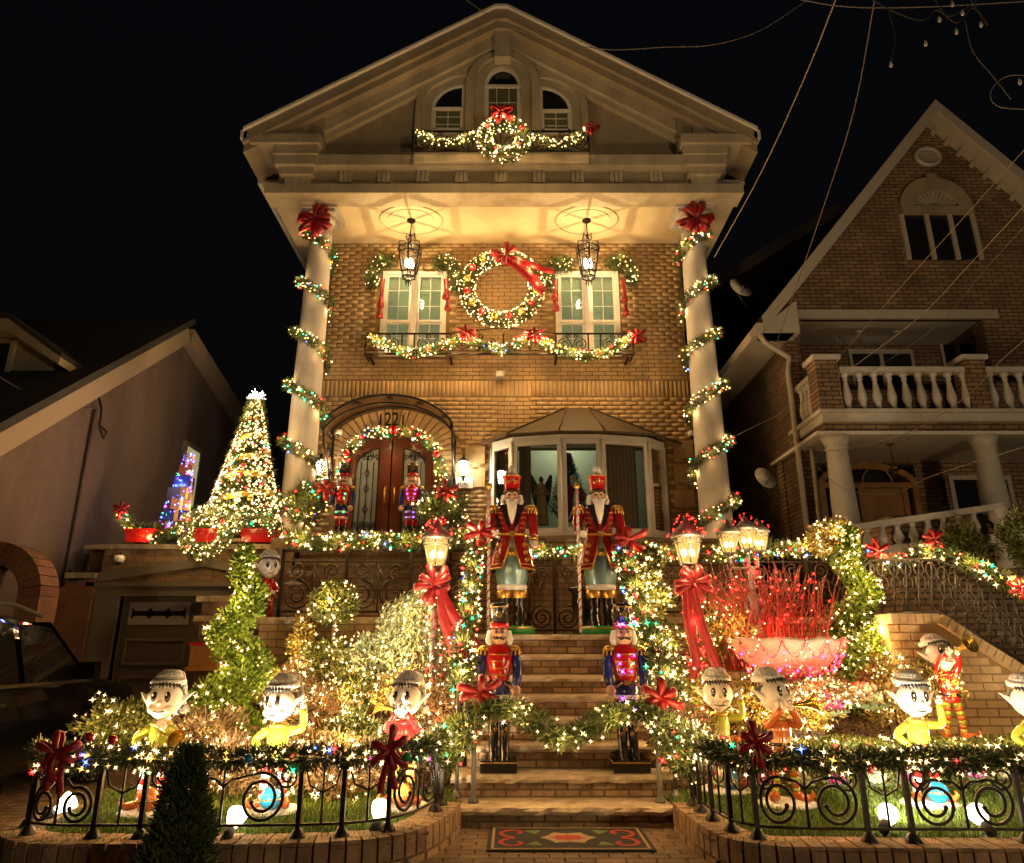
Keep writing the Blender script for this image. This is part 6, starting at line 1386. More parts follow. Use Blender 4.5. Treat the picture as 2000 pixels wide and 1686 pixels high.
def soldier(lab, loc, s=1., group=None, lit=(), drum=True, hat='blackgloss', base=True, mixb={'p': 1}):
    "about 1.45 m at s=1"
    T = thing('nutcracker_soldier', lab, 'nutcracker', loc, 0, s, group)
    m = MB(); m.bx(-.16, .16, -.16, .16, 0, .1); m.build('plinth', M['blackgloss'], T, True); m = MB(); m.bx(-.164, .164, -.164, .164, .078, .09); m.build('plinth_trim', M['gold'], T, True)
    for q in (-1, 1):
        m = MB(); x = q*.05; loft(m, [(x, -.03, .10, .042, .09), (x, -.025, .14, .04, .075), (x, 0, .19, .042, .045), (x, 0, .40, .05, .05)]); m.build('boot', M['blackgloss'], T, True)
        m = MB(); m.tube([(x-.02+a, -.05, .30+b) for a, b in scroll2(0, 0, .018, .005, 0, 1.5, 10)], .005, 4); m.tube([(x+.02+a, -.05, .34+b) for a, b in scroll2(0, 0, .018, .005, 0, 1.5, 10)], .005, 4); m.build('boot_scroll', M['gold'], T, True)
        m = MB(); loft(m, [(x, 0, .40, .048, .05), (x, 0, .6, .055, .06)]); m.build('trouser_leg', M['redgloss'], T, True)
    if drum:
        m = MB(); loft(m, [(0, -.03, .52, .10, .10), (0, -.03, .60, .10, .10)], 18); m.build('drum', M['bluepaint'], T, True)
        for z in (.505, .60): m = MB(); loft(m, [(0, -.03, z, .108, .108), (0, -.03, z+.03, .108, .108)], 18); m.build('drum_hoop', M['beard'], T, True)
        m = MB(); 
        for k in range(8): a = k*pi/4; m.tube([(.103*cos(a), -.03+.103*sin(a), .53), (.103*cos(a+pi/8), -.03+.103*sin(a+pi/8), .60), (.103*cos(a+pi/4), -.03+.103*sin(a+pi/4), .53)], .006, 4)
        m.build('drum_cord', M['redgloss'], T, True)
    m = MB(); loft(m, [(0, .0, .58, .075, .07), (0, 0, .66, .115, .09), (0, 0, .74, .11, .085)], 18); m.build('coat_tail', M['bluepaint'], T, True)
    m = MB(); loft(m, [(0, 0, .72, .085, .075), (0, -.005, .82, .105, .09), (0, -.01, .95, .125, .10), (0, 0, 1.03, .11, .085), (0, 0, 1.07, .05, .05)], 18); m.build('tunic', M['redgloss'], T, True)
    for k, z in enumerate((.80, .86, .92, .98)):
        m = MB(); w = .085+.02*k/3; m.tube([(w*sin(a), -.008-(.085+.02*(z-.72)/.3)*cos(a)-.006, z) for a in [(-1.1+2.2*i/10) for i in range(11)]], .006, 4); m.build('braid', M['gold'], T, True)
    m = MB(); m.tube([(.092*cos(t*pi/10), .082*sin(t*pi/10), .735) for t in range(20)], .016, 5, True); m.build('belt', M['blackgloss'], T, True); m = MB(); m.box((0, -.095, .735), (.05, .015, .04)); m.build('buckle', M['gold'], T, True)
    for q in (-1, 1):
        m = MB(); m.tube([(q*.13, 0, 1.01), (q*.165, -.01, .90), (q*.165, -.03, .78), (q*.15, -.08, .70)], [.042, .045, .042, .035], 8); m.build('arm', M['bluepaint'], T, True)
        m = MB(); m.ball((q*.15, -.10, .67), (.045, .045, .048), 10, 8)
        for k in range(4): m.tube([(q*.15-.02+.013*k, -.135, .69), (q*.15-.02+.013*k, -.15, .665), (q*.15-.02+.013*k, -.135, .645)], .010, 4)
        m.build('hand', M['skin'], T, True)
        m = MB(); m.tube([(q*.14, -.13, .68), (q*.05, -.15, .74)], .009, 5); m.build('drumstick', M['oak'], T, True)
        m = MB(); m.ball((q*.135, 0, 1.03), (.06, .06, .03), 10, 6)
        for i in range(9): a = i*2*pi/9; m.tube([(q*.138+.052*cos(a), .052*sin(a), 1.03), (q*.14+.055*cos(a), .055*sin(a), .97)], .009, 4)
        m.build('epaulette', M['gold'], T, True)
    m = MB(); m.ball((0, -.005, 1.145), (.082, .08, .095), 14, 10); m.tube([(0, 0, 1.04), (0, 0, 1.10)], .045, 8); m.ball((0, -.09, 1.15), (.018, .03, .02), 8, 6); m.build('head', M['skin'], T, True)
    m = MB(); 
    for q in (-1, 1): m.ball((q*.032, -.078, 1.175), (.011, .008, .012), 8, 6); m.tube([(q*.005, -.085, 1.125), (q*.035, -.085, 1.112), (q*.065, -.072, 1.13)], [.012, .012, .004], 6); m.tube([(q*.012, -.082, 1.2), (q*.05, -.074, 1.203)], .006, 4)
    m.build('moustache_and_eyes', M['hair'], T, True)
    m = MB()
    for q in (-1, 1): loft(m, [(q*.085, .02, 1.06, .03, .05), (q*.095, .02, 1.11, .035, .06), (q*.08, .02, 1.19, .03, .06)])
    loft(m, [(0, .055, 1.05, .08, .035), (0, .05, 1.2, .08, .04)]); m.build('hair', M['beard'], T, True)
    m = MB(); m.lathe([(.085, 1.21), (.092, 1.215), (.092, 1.255), (.085, 1.26)], 18); m.build('hat_band', M['redgloss'], T, True)
    m = MB(); m.lathe([(.085, 1.258), (.085, 1.40), (.09, 1.41), (.09, 1.43), (.0, 1.44)], 18); m.build('hat', M[hat], T, True)
    m = MB(); 
    for k in range(6): a = k*pi/6; m.bar((-.028*cos(a), -.087, 1.33-.028*sin(a)), (.028*cos(a), -.087, 1.33+.028*sin(a)), .012, .008)
    m.tube([(.086*cos(t*pi/10), .086*sin(t*pi/10), 1.402) for t in range(20)], .005, 4, True); m.build('hat_badge', M['gold'], T, True)
    if lit:
        L0 = Vector(loc); o = place('string_lights', bulbs_mesh([tuple(Vector(p)*s) for p in lit], .022, pick_cols(len(lit), mixb)), T, True); o.scale = (1/s,)*3; o['kind'] = 'stuff'
    return T
GN = 'nutcracker soldiers on the lower steps'
LIT = [(-.07, -.115, .97), (.07, -.115, .97), (-.06, -.115, .9), (.06, -.115, .9), (-.04, -.11, .83), (.04, -.11, .83), (-.06, -.15, .6), (.06, -.15, .6), (-.06, -.15, .52), (.06, -.15, .52)]
v = PZ(974, 1500, .345); soldier('nutcracker drummer in red tunic and black hat, left on the lower steps', (P(974, 1500, 6.78).x, 6.80, .348), 1.0, GN)
soldier('nutcracker drummer with purple lights on its hat, right on the lower steps', (P(1230, 1500, 6.78).x, 6.80, .348), 1.0, GN, LIT+[(-.05, -.10, 1.24), (.0, -.105, 1.235), (.05, -.1, 1.24), (-.02, -.105, 1.245)], mixb={'p': 3, 'b': 1, 'g': 1})
sd = (P(667, 905, 12.5).z-ZPORCH)/1.44
soldier('nutcracker soldier with black hat left of the red door', (P(668, 1000, 12.5).x, 12.5, ZPORCH+.003), sd, 'nutcracker soldiers by the door', LIT[2:6]+LIT[6:], mixb={'g': 1, 'r': 1, 'p': 1})
soldier('nutcracker soldier with purple lights in front of the right door leaf', (P(803, 1000, 12.5).x, 12.5, ZPORCH+.003), sd, 'nutcracker soldiers by the door', LIT, mixb={'p': 1})
# ================================================================== garden elves
def elf(lab, loc, rz=0, s=1., jacket='limegreen', arms=('horn', 'hip'), look=0., tilt=0., hat='fur', legs=('redgloss', 'beard'), ball='blueball', base=True, drum=False):
    T = thing('elf_figure', lab, 'elf figurine', loc, rz, s, group='garden elf figures')
    if base: m = MB(); m.lathe([(.19, 0), (.20, .015), (.17, .035), (.08, .045), (0, .045)], 20, sx=1.15); m.build('snow_base', M['snow'], T, True)
    for q in (-1, 1):
        x0 = q*.045; x1 = q*.085; pts = [Vector((x0, .0, .40)), Vector((x0*1.4, -.02, .26)), Vector((x1, .0, .09))]
        path = resample(smooth_path(pts, 8), 9)
        for k in range(8):
            m = MB(); m.tube([path[k], path[k+1]], [.042-.002*k, .042-.002*(k+1)], 10); m.build('stocking_band', M[legs[k % 2]], T, True)
        m = MB(); loft(m, [(x1, .0, .05, .035, .045), (x1, .0, .10, .035, .04)]); m.tube([(x1, .02, .065), (x1+q*.03, -.05, .062), (x1+q*.06, -.11, .07), (x1+q*.075, -.135, .10), (x1+q*.06, -.13, .125)], [.035, .034, .024, .014, .006], 8); m.build('curled_shoe', M['orange'], T, True)
    m = MB(); loft(m, [(0, 0, .36, .085, .07), (0, 0, .39, .095, .078), (0, 0, .43, .075, .062), (0, 0, .52, .085, .066), (0, 0, .60, .08, .06), (0, 0, .635, .04, .038)], 16); m.build('jacket', M[jacket], T, True)
    m = MB(); m.tube([(.078*cos(t*pi/10), .066*sin(t*pi/10), .43) for t in range(20)], .014, 5, True); m.build('belt', M['blackgloss'], T, True); m = MB(); m.box((0, -.072, .43), (.04, .012, .034)); m.build('buckle', M['gold'], T, True)
    m = MB(); m.tube([(.06*cos(t*pi/10), .05*sin(t*pi/10), .615) for t in range(20)], .02, 6, True); m.build('collar', M['goldribbon'] if jacket != 'redgloss' else M['redgloss'], T, True)
    def hand(h, d, tgt):
        m = MB(); m.ball(h, (.026, .024, .028), 10, 8)
        up = Vector((0, 0, 1)); sd_ = d.cross(up).normalized() if abs(d.z) < .95 else Vector((1, 0, 0)); n_ = sd_.cross(d)
        for k in range(4): o = n_*(.018-.012*k); m.tube([h+o+d*.015, h+o+d*(.045-.004*abs(k-1)), h+o+d*.05+sd_*.018], .0085, 5)
        m.tube([h+n_*.02, h+n_*.035+d*.02+sd_*.01], .009, 5); m.build('hand', M['face'], T, True)
    for q, pose in zip((-1, 1), arms):
        sh = Vector((q*.075, 0, .585))
        if pose == 'hip': pts = [sh, Vector((q*.17, -.01, .51)), Vector((q*.10, -.06, .43))]
        elif pose == 'horn': pts = [sh, Vector((q*.15, -.05, .53)), Vector((q*.10, -.15, .60))]
        elif pose == 'ear': pts = [sh, Vector((q*.19, -.02, .60)), Vector((q*.19, -.03, .74))]
        elif pose == 'blow': pts = [sh, Vector((q*.12, -.10, .58)), Vector((q*.035, -.20, .70))]
        elif pose == 'up': pts = [sh, Vector((q*.10, -.06, .70)), Vector((q*.05, -.16, .80))]
        else: pts = [sh, Vector((q*.13, -.03, .48)), Vector((q*.09, -.11, .46))]
        m = MB(); m.tube(smooth_path(pts, 5), [.036-.001*i for i in range(11)], 8); m.build('arm', M[jacket], T, True)
        d = (pts[2]-pts[1]).normalized(); hand(pts[2]+d*.02, d, None)
    # head, turned as a whole
    Hd = bpy.data.objects.new('head', None); COL.objects.link(Hd); Hd.parent = T; Hd.location = (0, 0, .63); Hd.rotation_euler = (tilt, 0, look)
    m = MB(); m.ball((0, -.01, .155), (.130, .118, .125), 20, 14); m.ball((0, -.03, .085), (.085, .085, .07), 14, 10); m.tube([(0, 0, -.02), (0, 0, .06)], .036, 10); m.ball((0, -.135, .125), (.016, .03, .016), 8, 6)
    for q in (-1, 1):
        m.ball((q*.055, -.085, .085), (.04, .035, .035), 10, 8)
        m.add([(q*.115, -.015, .10), (q*.125, .03, .13), (q*.115, -.01, .175), (q*.205, .025, .215), (q*.125, -.03, .135)], [(0,1,3),(1,2,3),(2,4,3),(4,0,3)], False)
    m.build('face', M['face'], Hd, True)
    for q in (-1, 1):
        m = MB(); m.ball((q*.047, -.112, .170), (.024, .018, .040), 12, 8); e = m.build('eye', M['blackgloss'], Hd, True); m = MB(); m.ball((q*.048-.007, -.1295, .186), (.006, .004, .010), 6, 4); m.build('highlight', M['snow'], e, True)
    m = MB(); m.tube([(x, -.118+abs(x)*.22, .062+abs(x)*abs(x)*5) for x in (-.045, -.025, 0, .025, .045)], .004, 5); m.build('mouth', M['hair'], Hd, True)
    m = MB(); loft(m, [(0, .045, .12, .116, .085), (0, .04, .18, .130, .092), (0, .03, .235, .118, .095)], 18)
    for k in range(11): a = -pi/2+(k-5)*.22; m.tube([(.104*cos(a), -.006+.104*sin(a), .268), (.119*cos(a+.04), -.012+.114*sin(a+.04), .252), (.122*cos(a+.10), -.014+.117*sin(a+.10), .240-.007*(k % 3))], [.014, .012, .003], 6)
    m.build('hair', M['hair'], Hd, True)
    m = MB(); m.tube([(.104*cos(t*pi/14), .010+.106*sin(t*pi/14), .284+.016*sin(t*pi/14)) for t in range(28)], .027, 8, True); m.build('hat_brim', M['furband'], Hd, True)
    m = MB(); loft(m, [(0, .012, .275, .104, .102), (0, .016, .315, .104, .102), (0, .022, .348, .088, .088), (.005, .035, .375, .058, .06), (.05, .09, .36, .034, .036), (.09, .13, .25, .02, .02), (.10, .15, .12, .014, .014)], 16); m.build('hat', M['greyhat' if hat == 'fur' else hat], Hd, True)
    m = MB(); m.ball((.105, .15, .09), .036, 10, 8); m.build('pompom', M['fur'], Hd, True)
    # props
    def horn(a, d, L=.22, R=.07):
        a = Vector(a); d = Vector(d).normalized(); prof = [(0, .009), (.35, .012), (.6, .02), (.8, .038), (.93, .058), (1, .075)]
        m = MB(); m.tube([a+d*L*t for t, r in prof], [r*R/.075 for t, r in prof], 14, caps=False); m.tube([a+d*(L*t-.002) for t, r in prof[1:]], [r*R/.075*.96 for t, r in prof[1:]], 14, caps=False); m.build('horn', M['goldball'], T, True)
    if 'horn' in arms: horn((.05, -.10, .56), (.75, -.6, -.12), .24)
    if 'blow' in arms or 'up' in arms:
        hz = .70 if 'blow' in arms else .80
        c_, s_ = cos(look), sin(look)
        horn((.0, -.135, hz+.01), (s_*1.2+(-.9 if 'blow' in arms and look <= 0 else .9 if 'blow' in arms else .1), -.6 if 'blow' in arms else -.75, .28), .25, .085)
    if ball: m = MB(); m.ball((.02, -.11, .115), .082, 16, 12); bo = m.build('toy_ball', M[ball], T, True); m = MB(); m.tube([(.02+.083*cos(t*pi/10), -.11+.083*sin(t*pi/10), .115) for t in range(20)], .006, 4, True); m.build('stripe', M['goldball'], bo, True)
    if drum: m = MB(); loft(m, [(.06, -.12, .36, .075, .07), (.06, -.12, .45, .075, .07)], 16); m.build('drum', M['orange'], T, True)
    return T
def at_lawn(px, py=1590): v = PZ(px, py, .19); return (v.x, v.y, .185)
es = 1.0
elf('elf in lime jacket holding a gold horn beside the red fence bow', at_lawn(292, 1588), 0, 1.03, 'limegreen', ('hip', 'horn'), .12, -.1, ball='orange')
elf('elf in lime jacket cupping its ear, blue ball at its feet, left lawn', at_lawn(530, 1585), 0, 1.0, 'limegreen', ('hip', 'ear'), -.35, 0)
elf('elf in red suit blowing a horn to the left, by the lamp post', at_lawn(783, 1578), 0, 1.02, 'redgloss', ('blow', 'blow'), -.25, -.12, legs=('orange', 'limegreen'), ball='orange')
elf('elf in orange suit blowing a horn to the right beside the cabbages', at_lawn(1538, 1572), 0, 1.05, 'orange', ('blow', 'blow'), .55, -.2, legs=('orange', 'limegreen'), ball=None)
elf('brightly lit elf in lime jacket with blue ball, right lawn', at_lawn(1815, 1572), 0, 1.02, 'limegreen', ('hip', 'ear'), .0, 0)
v = P(1883, 1420, 7.1); elf('elf in red suit raising a horn upwards against the boundary wall', (v.x, 7.25, ground_z(v.x, 7.25)+.20), 0, 1.02, 'redgloss', ('up', 'up'), .1, -.35, legs=('orange', 'limegreen'), ball=None)
v = P(1395, 1440, 6.75); elf('elf in gold jacket with a drum beside the right lamp post', (v.x+.06, 6.75, ground_z(v.x, 6.75)), 0, 1.02, 'limegreen', ('low', 'ear'), -.15, 0, drum=True)
v = P(522, 1190, 9.7); elf('elf peeping out above the left spiral bush by the railing', (v.x+.0, 9.6, 1.6), .3, 1.05, 'redgloss', ('low', 'low'), .3, 0, legs=('orange', 'redgloss'), ball=None, base=True)
elf('elf cut off by the right edge of the picture on the lawn', tuple(Vector(at_lawn(2050, 1575))), 0, 1.0, 'limegreen', ('hip', 'ear'), -.2, 0)
m = MB(); v = P(522, 1190, 9.7); m.bx(v.x-.25, v.x+.25, 9.4, 9.85, 0, 1.6); tag(m.build('brick_pier', M['brickdark']), 'short brick pier under the peeping elf by the railing', 'pier')
# ================================================================== lawn floodlights
def flood(px, py, tgt, lab, w=26, on=True):
    v = PZ(px, py+9, .30); T = thing('lawn_floodlight', lab, 'floodlight', (v.x, v.y, .19), group='lawn floodlights'); b = Vector((v.x, v.y, .30)); d = (Vector(tgt)-b).normalized()
    m = MB(); m.tube([b-d*.075, b-d*.055, b-d*.02, b+d*.025, b+d*.045], [.026, .032, .052, .064, .066], 16); m.build('lamp_body', M['parlamp'], T)
    m = MB(); m.tube([b-d*.17, b-d*.09], .034, 10); m.tube([b-d*.16, b-d*.14+Vector((0, 0, -.06)), (b.x, b.y, .18)], .014, 6); m.build('socket', M['rubber'], T)
    m = MB(); m.tube([b+d*.046, b+d*.056], [.055, .03], 14); m.build('lens', M['hotwhite'], T)
    m = MB(); m.tube(smooth_path([(b.x, b.y, .2), (b.x+.05, b.y-.12, .195), (b.x-.03, b.y-.2, .195), (b.x+.1, b.y-.25, .195)], 6), .006, 5); m.build('cord', M['rubber'], T)
    lamp_spot('flood_beam', b+d*.09, tgt, w*3, (1, .83, .56), .04, 95, T, .7); return T
def elfhead(px, py, z=.72): v = PZ(px, py, .19); return (v.x, v.y, z)
flood(460, 1590, elfhead(530, 1585, .8), 'lit floodlight under the ear-cupping elf', 55)
flood(742, 1575, elfhead(783, 1578, .75), 'lit floodlight beside the red suited elf', 70)
flood(1733, 1585, elfhead(1800, 1572), 'lit floodlight below the brightest elf on the right lawn', 50)
flood(1912, 1585, elfhead(1815, 1572), 'floodlight at the right of the brightest elf', 26)
flood(130, 1560, elfhead(292, 1588), 'floodlight at the left end of the left lawn', 26)
# ================================================================== lamp posts
def lantern_head(T, c, s=1., lights=True, watts=18, red=60):
    c = Vector(c); rt, rb, h = .15*s, .085*s, .27*s
    def ring(r, z, n=6): return [(c.x+r*cos(pi/6+k*2*pi/n), c.y+r*sin(pi/6+k*2*pi/n), c.z+z) for k in range(n)]
    a, b = ring(rb, 0), ring(rt, h)
    for k in range(6):
        m = MB(); l = (k+1) % 6; q = [Vector(a[k]), Vector(a[l]), Vector(b[l]), Vector(b[k])]; cc_ = sum(q, Vector())/4; m.add([cc_+(p-cc_)*.95 for p in q], [(0,1,2,3)]); m.build('glass_pane', M['lampglass'], T)
    m = MB()
    for k in range(6): m.tube([a[k], b[k]], .009*s, 5)
    m.tube(a, .011*s, 5, True); m.tube(b, .012*s, 5, True); m.tube(ring(rt*.93, h*.78), .006*s, 4, True)
    for k in range(6):
        l = (k+1) % 6
        for t in (0, .33, .66):
            p0 = Vector(b[k]).lerp(Vector(b[l]), t); p1 = Vector(b[k]).lerp(Vector(b[l]), t+.33); dz_ = Vector((0, 0, -h*.2)); m.tube([p0, p1+dz_*1.0], .004*s, 4); m.tube([p0+dz_, p1], .004*s, 4)
    m.lathe([(rt*1.12, h), (rt*1.18, h+.02*s), (rt*.7, h+.10*s), (rt*.3, h+.15*s), (rt*.25, h+.18*s), (rt*.12, h+.2*s), (0, h+.24*s)], 12, tuple(c)); m.lathe([(.02*s, -.06*s), (.05*s, -.03*s), (rb, 0)], 10, tuple(c)); m.build('lantern_frame', M['irongrey'], T)
    m = MB()
    for k in (-1, 1): m.lathe([(0, -.04*s), (.025*s, -.02*s), (.03*s, .02*s), (0, .05*s)], 8, (c.x+k*.04*s, c.y, c.z+h*.42))
    m.build('bulb', M['hot'], T)
    lamp_point('lantern_light', c+Vector((0, -rt-.08, h*.5)), watts, (1, .66, .3), .08, T)
    if red:
        n = red; t = RNG.uniform(0, 2*pi, n); z = RNG.uniform(0, 1, n); r = rt*(1.15-z*.95)+.03; pts = np.stack([c.x+r*np.cos(t), c.y+r*np.sin(t), c.z+h+.02*s+z*.22*s], 1)
        string_lights(T, pts, .014*s, {'r': 1}); 
def lamp_post(px, ptop, pbase, Y, lab, wrap='irongrey', redpole=True):
    b = P(px, pbase, Y); x = P(px, 1100, Y).x; zb = ground_z(x, Y)-.05; zl = P(px, ptop, Y).z; T = thing('lamp_post', lab, 'lamp post', (x, Y, zb), group='garden lamp posts')
    m = MB(); m.lathe([(.10, 0), (.10, .05), (.06, .08), (.05, .3), (.038, .34), (.035, zl-zb-.15), (.05, zl-zb-.12), (.03, zl-zb-.05)], 12, (x, Y, zb)); m.build('pole', M[wrap], T)
    m = MB(); m.tube([(x+.042*cos(t*.5), Y+.042*sin(t*.5), zb+.1+t*(zl-zb-.3)/200) for t in range(200)], .004, 4); m.build('light_cord', M['rubber'], T)
    n = 260 if redpole else 90; t = RNG.uniform(0, 1, n); a = RNG.uniform(pi, 2*pi, n); rr = .06+RNG.uniform(0, .05, n); string_lights(T, np.stack([x+rr*np.cos(a), Y+rr*np.sin(a), zb+.1+t*(zl-zb-.2)], 1), .018, {'r': 1} if redpole else {'r': 2, 'w': 1})
    lantern_head(T, (x, Y, zl), 1.0, True, 20, 46)
    for f in (.3, .7): lamp_point('red_glow', (x, Y-.14, zb+(zl-zb)*f), 3.0 if redpole else 1.5, (1, .12, .08), .05, T)
    lamp_point('red_glow', (x, Y-.28, zl+.42), 2.5, (1, .1, .08), .06, T)
    bow(T, (x-.0, Y-.07, zl-.20), .19, 0, 1, loops=9, seed=px); return T, x, zl
T1, lx, lz = lamp_post(852, 1106, 1440, 7.3, 'lit lamp post with big red bow left of the steps', redpole=False)
for pts in (((858, 1150), (878, 1190), (905, 1230), (940, 1275)), ((862, 1150), (868, 1210), (885, 1262), (893, 1310))):
    m = MB(); ribbon_sheet(m, smooth_path([P(x, y, 7.15) for x, y in pts], 6), Vector((.05, 0, .02)), .004, 1.5); m.build('bow_tail', M['redvelvet'], T1)
T2, lx2, lz2 = lamp_post(1345, 1102, 1440, 7.3, 'lit lamp post wrapped in red lights right of the steps', redpole=True)
for pts in (((1340, 1150), (1345, 1220), (1360, 1290), (1350, 1330)), ((1352, 1150), (1370, 1220), (1395, 1290), (1408, 1320))):
    m = MB(); ribbon_sheet(m, smooth_path([P(x, y, 7.15) for x, y in pts], 6), Vector((.045, 0, .02)), .004, 1.5); m.build('bow_tail', M['redvelvet'], T2)
x = P(1465, 1100, 8.4).x; T3 = thing('triple_lamp_post', 'lamp post with three lit lanterns behind the fountain', 'lamp post', (x, 8.4, .6)); m = MB(); m.lathe([(.09, 0), (.05, .1), (.035, 1.7)], 10, (x, 8.4, .6))
zh = P(1465, 1078, 8.4).z
for q in (P(1425, 1080, 8.3), P(1460, 1074, 8.4), P(1478, 1078, 8.6)): m.tube([(x, 8.4, zh-.2), (q.x, q.y, q.z-.18), (q.x, q.y, q.z-.06)], .02, 6)
m.build('pole', M['irongrey'], T3)
for i, q in enumerate((P(1425, 1080, 8.3), P(1460, 1072, 8.35), P(1484, 1076, 8.65))): lantern_head(T3, q, .82, True, 9, 14)
n = 70; t = RNG.uniform(0, 1, n); a = RNG.uniform(pi, 2*pi, n); string_lights(T3, np.stack([x+.08*np.cos(a), 8.4+.08*np.sin(a), .7+t*1.75], 1), .02, {'r': 1})
# ================================================================== fountain with red lights
v = P(1535, 1262, 7.5); FX, FY, FZ = v.x, 7.5, v.z; R0 = 108*MPP(1262, 7.5)
FT = thing('fountain', 'stone fountain bowl draped in red lights', 'fountain', (FX, FY, .5))
m = MB(); n = 48; prof = [(.25, -.34), (.40, -.30), (.70, -.16), (.93, -.03), (1.0, .02), (1.0, .05), (.95, .06), (.85, .0), (.3, -.06), (0, -.06)]; rows = []
for r, z in prof: rows.append([(FX+R0*r*(1+.035*abs(sin(k*pi*8/n))*(1 if r > .5 else 0))*cos(2*pi*k/n), FY+R0*r*sin(2*pi*k/n)*.9, FZ+z+(.025*abs(sin(k*pi*8/n)) if r > .92 else 0)) for k in range(n)])
m.sheet(rows, True, True); m.build('bowl', M['stone'], FT)
m = MB(); zb = .55; m.lathe([(.27, zb), (.27, zb+.06), (.23, zb+.1), (.18, zb+.2), (.19, FZ-.42), (.28, FZ-.3)], 20, (FX, FY, 0)); m.build('pedestal', M['greystone'], FT)
sx, sy, k = FX-.16, FY+.35, .82
m = MB(); loft(m, [(sx, sy, FZ-.05, .11*k, .09*k), (sx, sy, FZ+.25*k, .10*k, .08*k), (sx-.01, sy, FZ+.45*k, .07*k, .06*k), (sx-.01, sy, FZ+.60*k, .10*k, .065*k), (sx-.01, sy, FZ+.68*k, .045*k, .045*k)]); m.ball((sx-.01, sy, FZ+.76*k), (.05*k, .055*k, .07*k), 10, 8); m.tube([(sx+.07*k, sy, FZ+.62*k), (sx+.14*k, sy-.04, FZ+.5*k), (sx+.05*k, sy-.09, FZ+.42*k)], [.03*k, .026*k, .02*k], 6); m.tube([(sx-.09*k, sy, FZ+.62*k), (sx-.14*k, sy-.04, FZ+.48*k), (sx-.06*k, sy-.09, FZ+.40*k)], [.03*k, .026*k, .02*k], 6); m.build('statue', M['greystone'], FT)
pts = []
for k in range(8):
    a0 = pi+k*pi/8
    for j in range(22): t = j/21; a = a0+t*pi/8; sagz = .16*4*t*(1-t); rr = R0*1.02*(1-sagz*.55); pts.append((FX+rr*cos(a), FY+rr*sin(a)*.92-.01, FZ+.06-sagz))
    for j in range(18): t = j/17; a = a0+t*pi/8; sagz = .10+.14*4*t*(1-t); rr = R0*1.0*(1-sagz*1.0); pts.append((FX+rr*cos(a), FY+rr*sin(a)*.92-.02, FZ+.0-sagz))
    for j in range(12): t = j/11; rr = R0*(1-.5*t); pts.append((FX+rr*cos(a0), FY+rr*sin(a0)*.92-.02, FZ+.05-.33*t))
for k in range(170): a = RNG.uniform(pi, 2*pi); t = RNG.uniform(.5, 1); rr = R0*(1-.75*t); pts.append((FX+rr*cos(a), FY+rr*sin(a)*.92-.03, FZ-.30*t-.02))
string_lights(FT, np.array(pts)+RNG.normal(0, .008, (len(pts), 3)), .016, {'r': 5, 'm': .4, 'w': .5})
m = MB()
for k in range(8):
    a0 = pi+k*pi/8; m.tube([(FX+R0*1.02*(1-.32*t*(1-t))*cos(a0+t*pi/8), FY+R0*1.02*(1-.32*t*(1-t))*sin(a0+t*pi/8)*.92-.005, FZ+.055-.64*t*(1-t)) for t in [i/8 for i in range(9)]], .004, 4)
m.build('light_cord', M['rubber'], FT)
for dx, dz_, w in ((-.45, -.30, 4.0), (.0, -.36, 4.5), (.45, -.30, 4.0)): lamp_point('red_glow', (FX+dx*R0*1.6, FY-R0*1.0-.05, FZ+dz_), w, (1, .06, .035), .08, FT)
# red twig shrub behind it
TW = thing('red_twig_shrub', 'leafless red twig shrub rising behind the fountain bowl', 'shrub', (FX, FY+.5, .7)); m = MB(); rnd = random.Random(5)
for k in range(190):
    x = FX+rnd.uniform(-.62, .62); y = FY+rnd.uniform(.15, .9); z0 = FZ-.25; h = rnd.uniform(.65, 1.15); lx_ = rnd.gauss(0, .16); pts = [(x*.0+FX+(x-FX)*.8, y, z0)]
    for j in range(1, 6): t = j/5; pts.append((FX+(x-FX)*(.8+.25*t)+lx_*t*t+rnd.gauss(0, .012), y+rnd.gauss(0, .02), z0+h*t))
    m.tube(pts, [.007-.0009*j for j in range(6)], 4)
    j = rnd.randint(2, 4); p = Vector(pts[j]); m.tube([p, p+Vector((rnd.uniform(-.08, .08), 0, .12)), p+Vector((rnd.uniform(-.14, .14), 0, .26))], [.004, .003, .002], 4)
m.build('twigs', M['redtwig'], TW)['kind'] = 'stuff'
n = 120; string_lights(TW, np.stack([FX+RNG.uniform(-.6, .6, n), FY+RNG.uniform(.05, .5, n), FZ+RNG.uniform(.05, .75, n)], 1), .018, {'r': 6, 'w': 1})
lamp_point('red_glow', (FX, FY+.1, FZ+.12), 8, (1, .08, .045), .1, TW); lamp_point('red_glow', (FX-.45, FY-.05, FZ+.3), 2.5, (1, .14, .10), .1, TW); lamp_point('red_glow', (FX+.45, FY-.05, FZ+.3), 2.5, (1, .14, .10), .1, TW)
